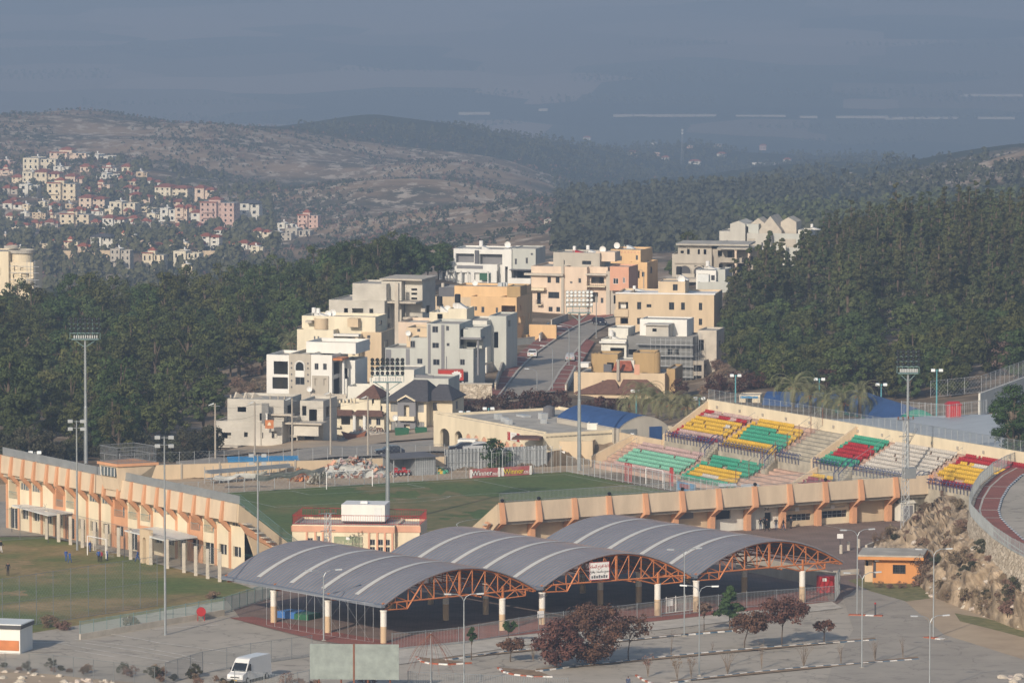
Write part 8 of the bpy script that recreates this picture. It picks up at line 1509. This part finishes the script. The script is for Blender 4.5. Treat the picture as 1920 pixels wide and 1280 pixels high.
names = [(px0,px1,a,b,lab) for px0,px1,a,b,c,r_,st,lab in VH]; seen = set()
short = lambda lab: " ".join(lab.split(",")[0].split()[:7])
EX = [(22,48,332,343),(100,128,312,324),(228,250,312,322),(175,205,345,356),(60,85,398,410),(92,112,384,396),(232,262,352,362),(262,290,388,398),(150,172,428,440),(238,262,420,432),(275,298,400,410),(300,322,430,440),(330,350,440,452),(255,280,432,442),(180,205,448-6,454),(120,145,452,464),(60,92,455,466),(85,112,432,444),(20,52,420,432),(0,22,440,452),(345,366,388,398),(392,412,408,418),(414,436,440,452),(425,450,456,466),(485,510,440,448),(520,548,418,428),(140,160,392,402),(215,240,338,348),(255,275,322,332),(70,98,358-4,366),(5,32,352,364),(196,214,392,402),(310,335,455,466),(372,395,462,472),(470,492,462,474),(150,175,312,322),(232,250,395,404),(45,66,440,450)]
rv = random.Random(77); used = [q[:4] for q in VH] + list(EX)
for _ in range(3000):
    if len(EX) >= 74: break
    x0 = rv.uniform(0,440); a = rv.uniform(312,466); w0 = rv.uniform(15,27); h0 = rv.uniform(8,13)
    if a > 470 - max(0, x0-300)*.1 or a < 312 + max(0, x0-200)*.28: continue
    if all(x0+w0 < q[0]-1 or x0 > q[1]+1 or a+h0 < q[2]-2 or a > q[3]+2 for q in used): EX.append((x0,x0+w0,a,a+h0)); used.append(EX[-1])
for i, (x0,x1,a,b) in enumerate(EX):
    cx, cy = (x0+x1)/2, (a+b)/2; c = "cwyptogc"[i % 8]; rf = "rfrtfr"[i % 6]; st = 1 if b-a < 11 else 2
    for q in sorted(names, key=lambda q: hypot((q[0]+q[1])/2-cx, (q[2]+q[3])/2-cy)):
        dx, dy = cx-(q[0]+q[1])/2, cy-(q[2]+q[3])/2; rel = ("right of" if dx > 0 else "left of") if abs(dx) > abs(dy) else ("just below" if dy > 0 else "just above")
        lab = f"small {VN[c]} {'red roofed' if rf in 'rt' else 'flat roofed'} house {rel} the {short(q[4])}"
        if (rel, q[4]) not in seen: seen.add((rel, q[4])); break
    vhouse(x0,x1,a,b,c,rf,st,lab)
h = House("unfinished_building", "cream round-cornered building under scaffolding at the left border", "building", -60, 560, 1500, -12); h.vol(-60,18,470,None,0,10,"cream",voids=[(-10,2,500,515)],par=.3); h.cyl("round_wing","cream",34,21,474,560,4); h.cyl("roof_slab","roof_grey",34,25,468,474,4).cyl("roof_slab","roof_grey",10,14,462,467,6); h.vol(18,63,490,None,1.0,8,"cream",voids=[(26,33,497,507),(38,44,500,506),(24,36,512,520),(40,55,511,519)],par=.2); h.cyl("balcony_ring","cream",44,20,520,530,1.5); mb = MB(); [mb.bar((h.lx(x),-.8,-4),(h.lx(x),-.8,h.lz(485)),.06) for x in (55,62,70)]; [mb.bar((h.lx(20),-.8,h.lz(y)),(h.lx(78),-.8,h.lz(y)),.06) for y in (497,509,522,534)]; mb.build("scaffold", M("metal_pale"), h.root); h.done()
for (a,b,yt,yb,lab) in ((112,160,470,486,"pale limestone retaining wall left by the far dirt road"),(158,207,469,484,"tan retaining wall beside the tall grey shell"),(380,408,470,482,"rough stone wall at the wood edge")):
    P = T((a+b)/2,yb,1500,9000); s = S(P.y); t = thing("retaining_wall", lab, "wall", W(a,yb,P.y), -.1); mb = MB(); mb.box(0,(b-a)/s,0,1,-3,(yb-yt)/s); mb.build("wall", M("tan"), t)
drape("village_road", [T(160,527,1500),T(250,530,1500),T(330,524,1500),T(380,510,1500)],[T(160,520,1500),T(250,517,1500),T(330,516,1500),T(380,504,1500)], M("dirt"), .6, 4)
drape("village_road", [T(268,425,1500),T(285,410,1500),T(300,392,1500)],[T(278,425,1500),T(294,410,1500),T(305,392,1500)], M("concrete"), .6, 4); drape("village_road", [T(430,432,1500),T(480,425,1500),T(520,438,1500)],[T(430,425,1500),T(480,420,1500),T(525,432,1500)], M("concrete"), .6, 4)
drape("hill_track", [T(1025,443,1500),T(1055,430,1500),T(1085,418,1500),T(1100,414,1500)],[T(1025,440,1500),T(1055,427,1500),T(1085,415,1500),T(1100,411,1500)], M("dirt"), .8, 4)
for i, (px,py,w_,h_,c,lab) in enumerate([(1045,420,50,8,"g","row of low shell walls by the far dirt track"),(1185,292,18,7,"p","pink house left in the hazy wood village"),(1225,275,12,8,"w","white block left of the far antenna tower"),(1247,300,14,5,"w","small white house near the far antenna tower"),(1230,292,14,6,"s","salmon house left of the far antenna tower"),(1302,308,22,6,"w","white house right of the far antenna tower"),(1293,278,10,5,"s","small salmon house above the white one"),(1352,294,16,6,"o","wide house in the hazy wood village"),(1345,276,14,6,"p","pinkish house at the wood top"),(1430,282,12,9,"s","round-topped salmon house, right in the hazy wood"),(1440,310,60,5,"w","long white shed at the right of the hazy wood village"),(1475,305,14,6,"o","short shed beside the long white shed"),(1802,380,14,12,"w","white house peeping from the right conifers"),(1652,408,12,7,"w","tiny white roof among the right conifers"),(1594,330,5,6,"w","tiny white hut on the far right ridge"),(1100,262,14,4,"w","white hut at the left of the hazy wood")]):
    P = T(px,py,1500,9000); k = House("house", lab, "house", px-w_/2, py, P.y, -12, "scattered far houses", below=4); k.vol(px-w_/2,px+w_/2,py-h_,None,0,7,VM[c],par=0,voids=[(px-w_*.3,px-w_*.12,py-h_*.7,py-h_*.3),(px+w_*.1,px+w_*.3,py-h_*.7,py-h_*.3)]); 
    if i % 2: k.hip("tile_red",px-w_/2-1,px+w_/2+1,py-h_,py-h_-3,-.5,7.5)
    k.done()
P = T(1279,308,1500,9000); t = thing("antenna_tower", "red and white lattice antenna tower in the hazy wood village", "tower", P); s = S(P.y); hh = 66/s; mb = MB(); [mb.bar((a*1.2,b*1.2,0),(a*.3,b*.3,hh),.18) for a in (-1,1) for b in (-1,1)]; [mb.bar((-1.2+.9*k/12,0,hh*k/12),(1.2-.9*k/12,0,hh*(k+1)/12),.14) for k in range(12)]; mb.build("lattice", M("metal"), t); mb = MB(); [mb.box(-1.0,1.0,-.4,.4,hh*z,hh*z+2) for z in (.85,.94)]; mb.build("antennas", M("metal_pale"), t)
for (x0,x1,py,lab) in ((1500,1705,219,"long pale greenhouse row on the hazy plain, right"),(1660,1905,221,"second long pale greenhouse row on the hazy plain, far right"),(1150,1345,216,"pale greenhouse row on the hazy plain, above the wood village"),(1380,1475,217,"short pale greenhouse row between the two long rows"),(1800,1920,178,"pale sheds at the far right of the plain"),(860,920,212,"tiny pale sheds at the left of the plain"),(1010,1045,205,"tiny white roof on the plain")):
    Y = (CAMH+400)*FPX/(py-YH); s = S(Y); t = thing("greenhouse", lab, "greenhouse", W(x0,py,Y), 0, "pale greenhouses on the plain"); L = (x1-x0)/s; mb = MB(); n=int(max(2,L/28)); rk = random.Random(x0); [mb.hexa([(L*k/n,0,-3),(L*(k+.97)/n,0,-3),(L*(k+.97)/n,16,-3),(L*k/n,16,-3),(L*k/n,3,.6),(L*(k+.97)/n,3,.6),(L*(k+.97)/n,13,1.0),(L*k/n,13,1.0)]) for k in range(n) if rk.random() < .8]; mb.build("roof", M("concrete"), t)
# ================================================================== HAZE
mb = MB(); mb.box(-5200,5200,-40,26500,-404,150); hz_ = mb.build("haze", bpy.data.materials.new("haze")); hz_["kind"] = "stuff"; hz_["label"] = "pale blue haze lying over the valley and plain"; hz_["category"] = "haze"
hm = hz_.data.materials[0]; hm.use_nodes = True; nt = hm.node_tree; nt.nodes.remove(nt.nodes["Principled BSDF"]); pv = nt.nodes.new("ShaderNodeVolumePrincipled"); pv.inputs["Color"].default_value = (*HAZE_COLOR,1); pv.inputs["Density"].default_value = HAZE_DENSITY; pv.inputs["Anisotropy"].default_value = 0.0; nt.links.new(pv.outputs[0], nt.nodes["Material Output"].inputs["Volume"])
# prototypes never placed in the scene are dropped
for o in list(bpy.data.objects):
    if o.parent is None and o.location.z < -295 and o.location.y < -400:
        for c in list(o.children): bpy.data.objects.remove(c)
        bpy.data.objects.remove(o)
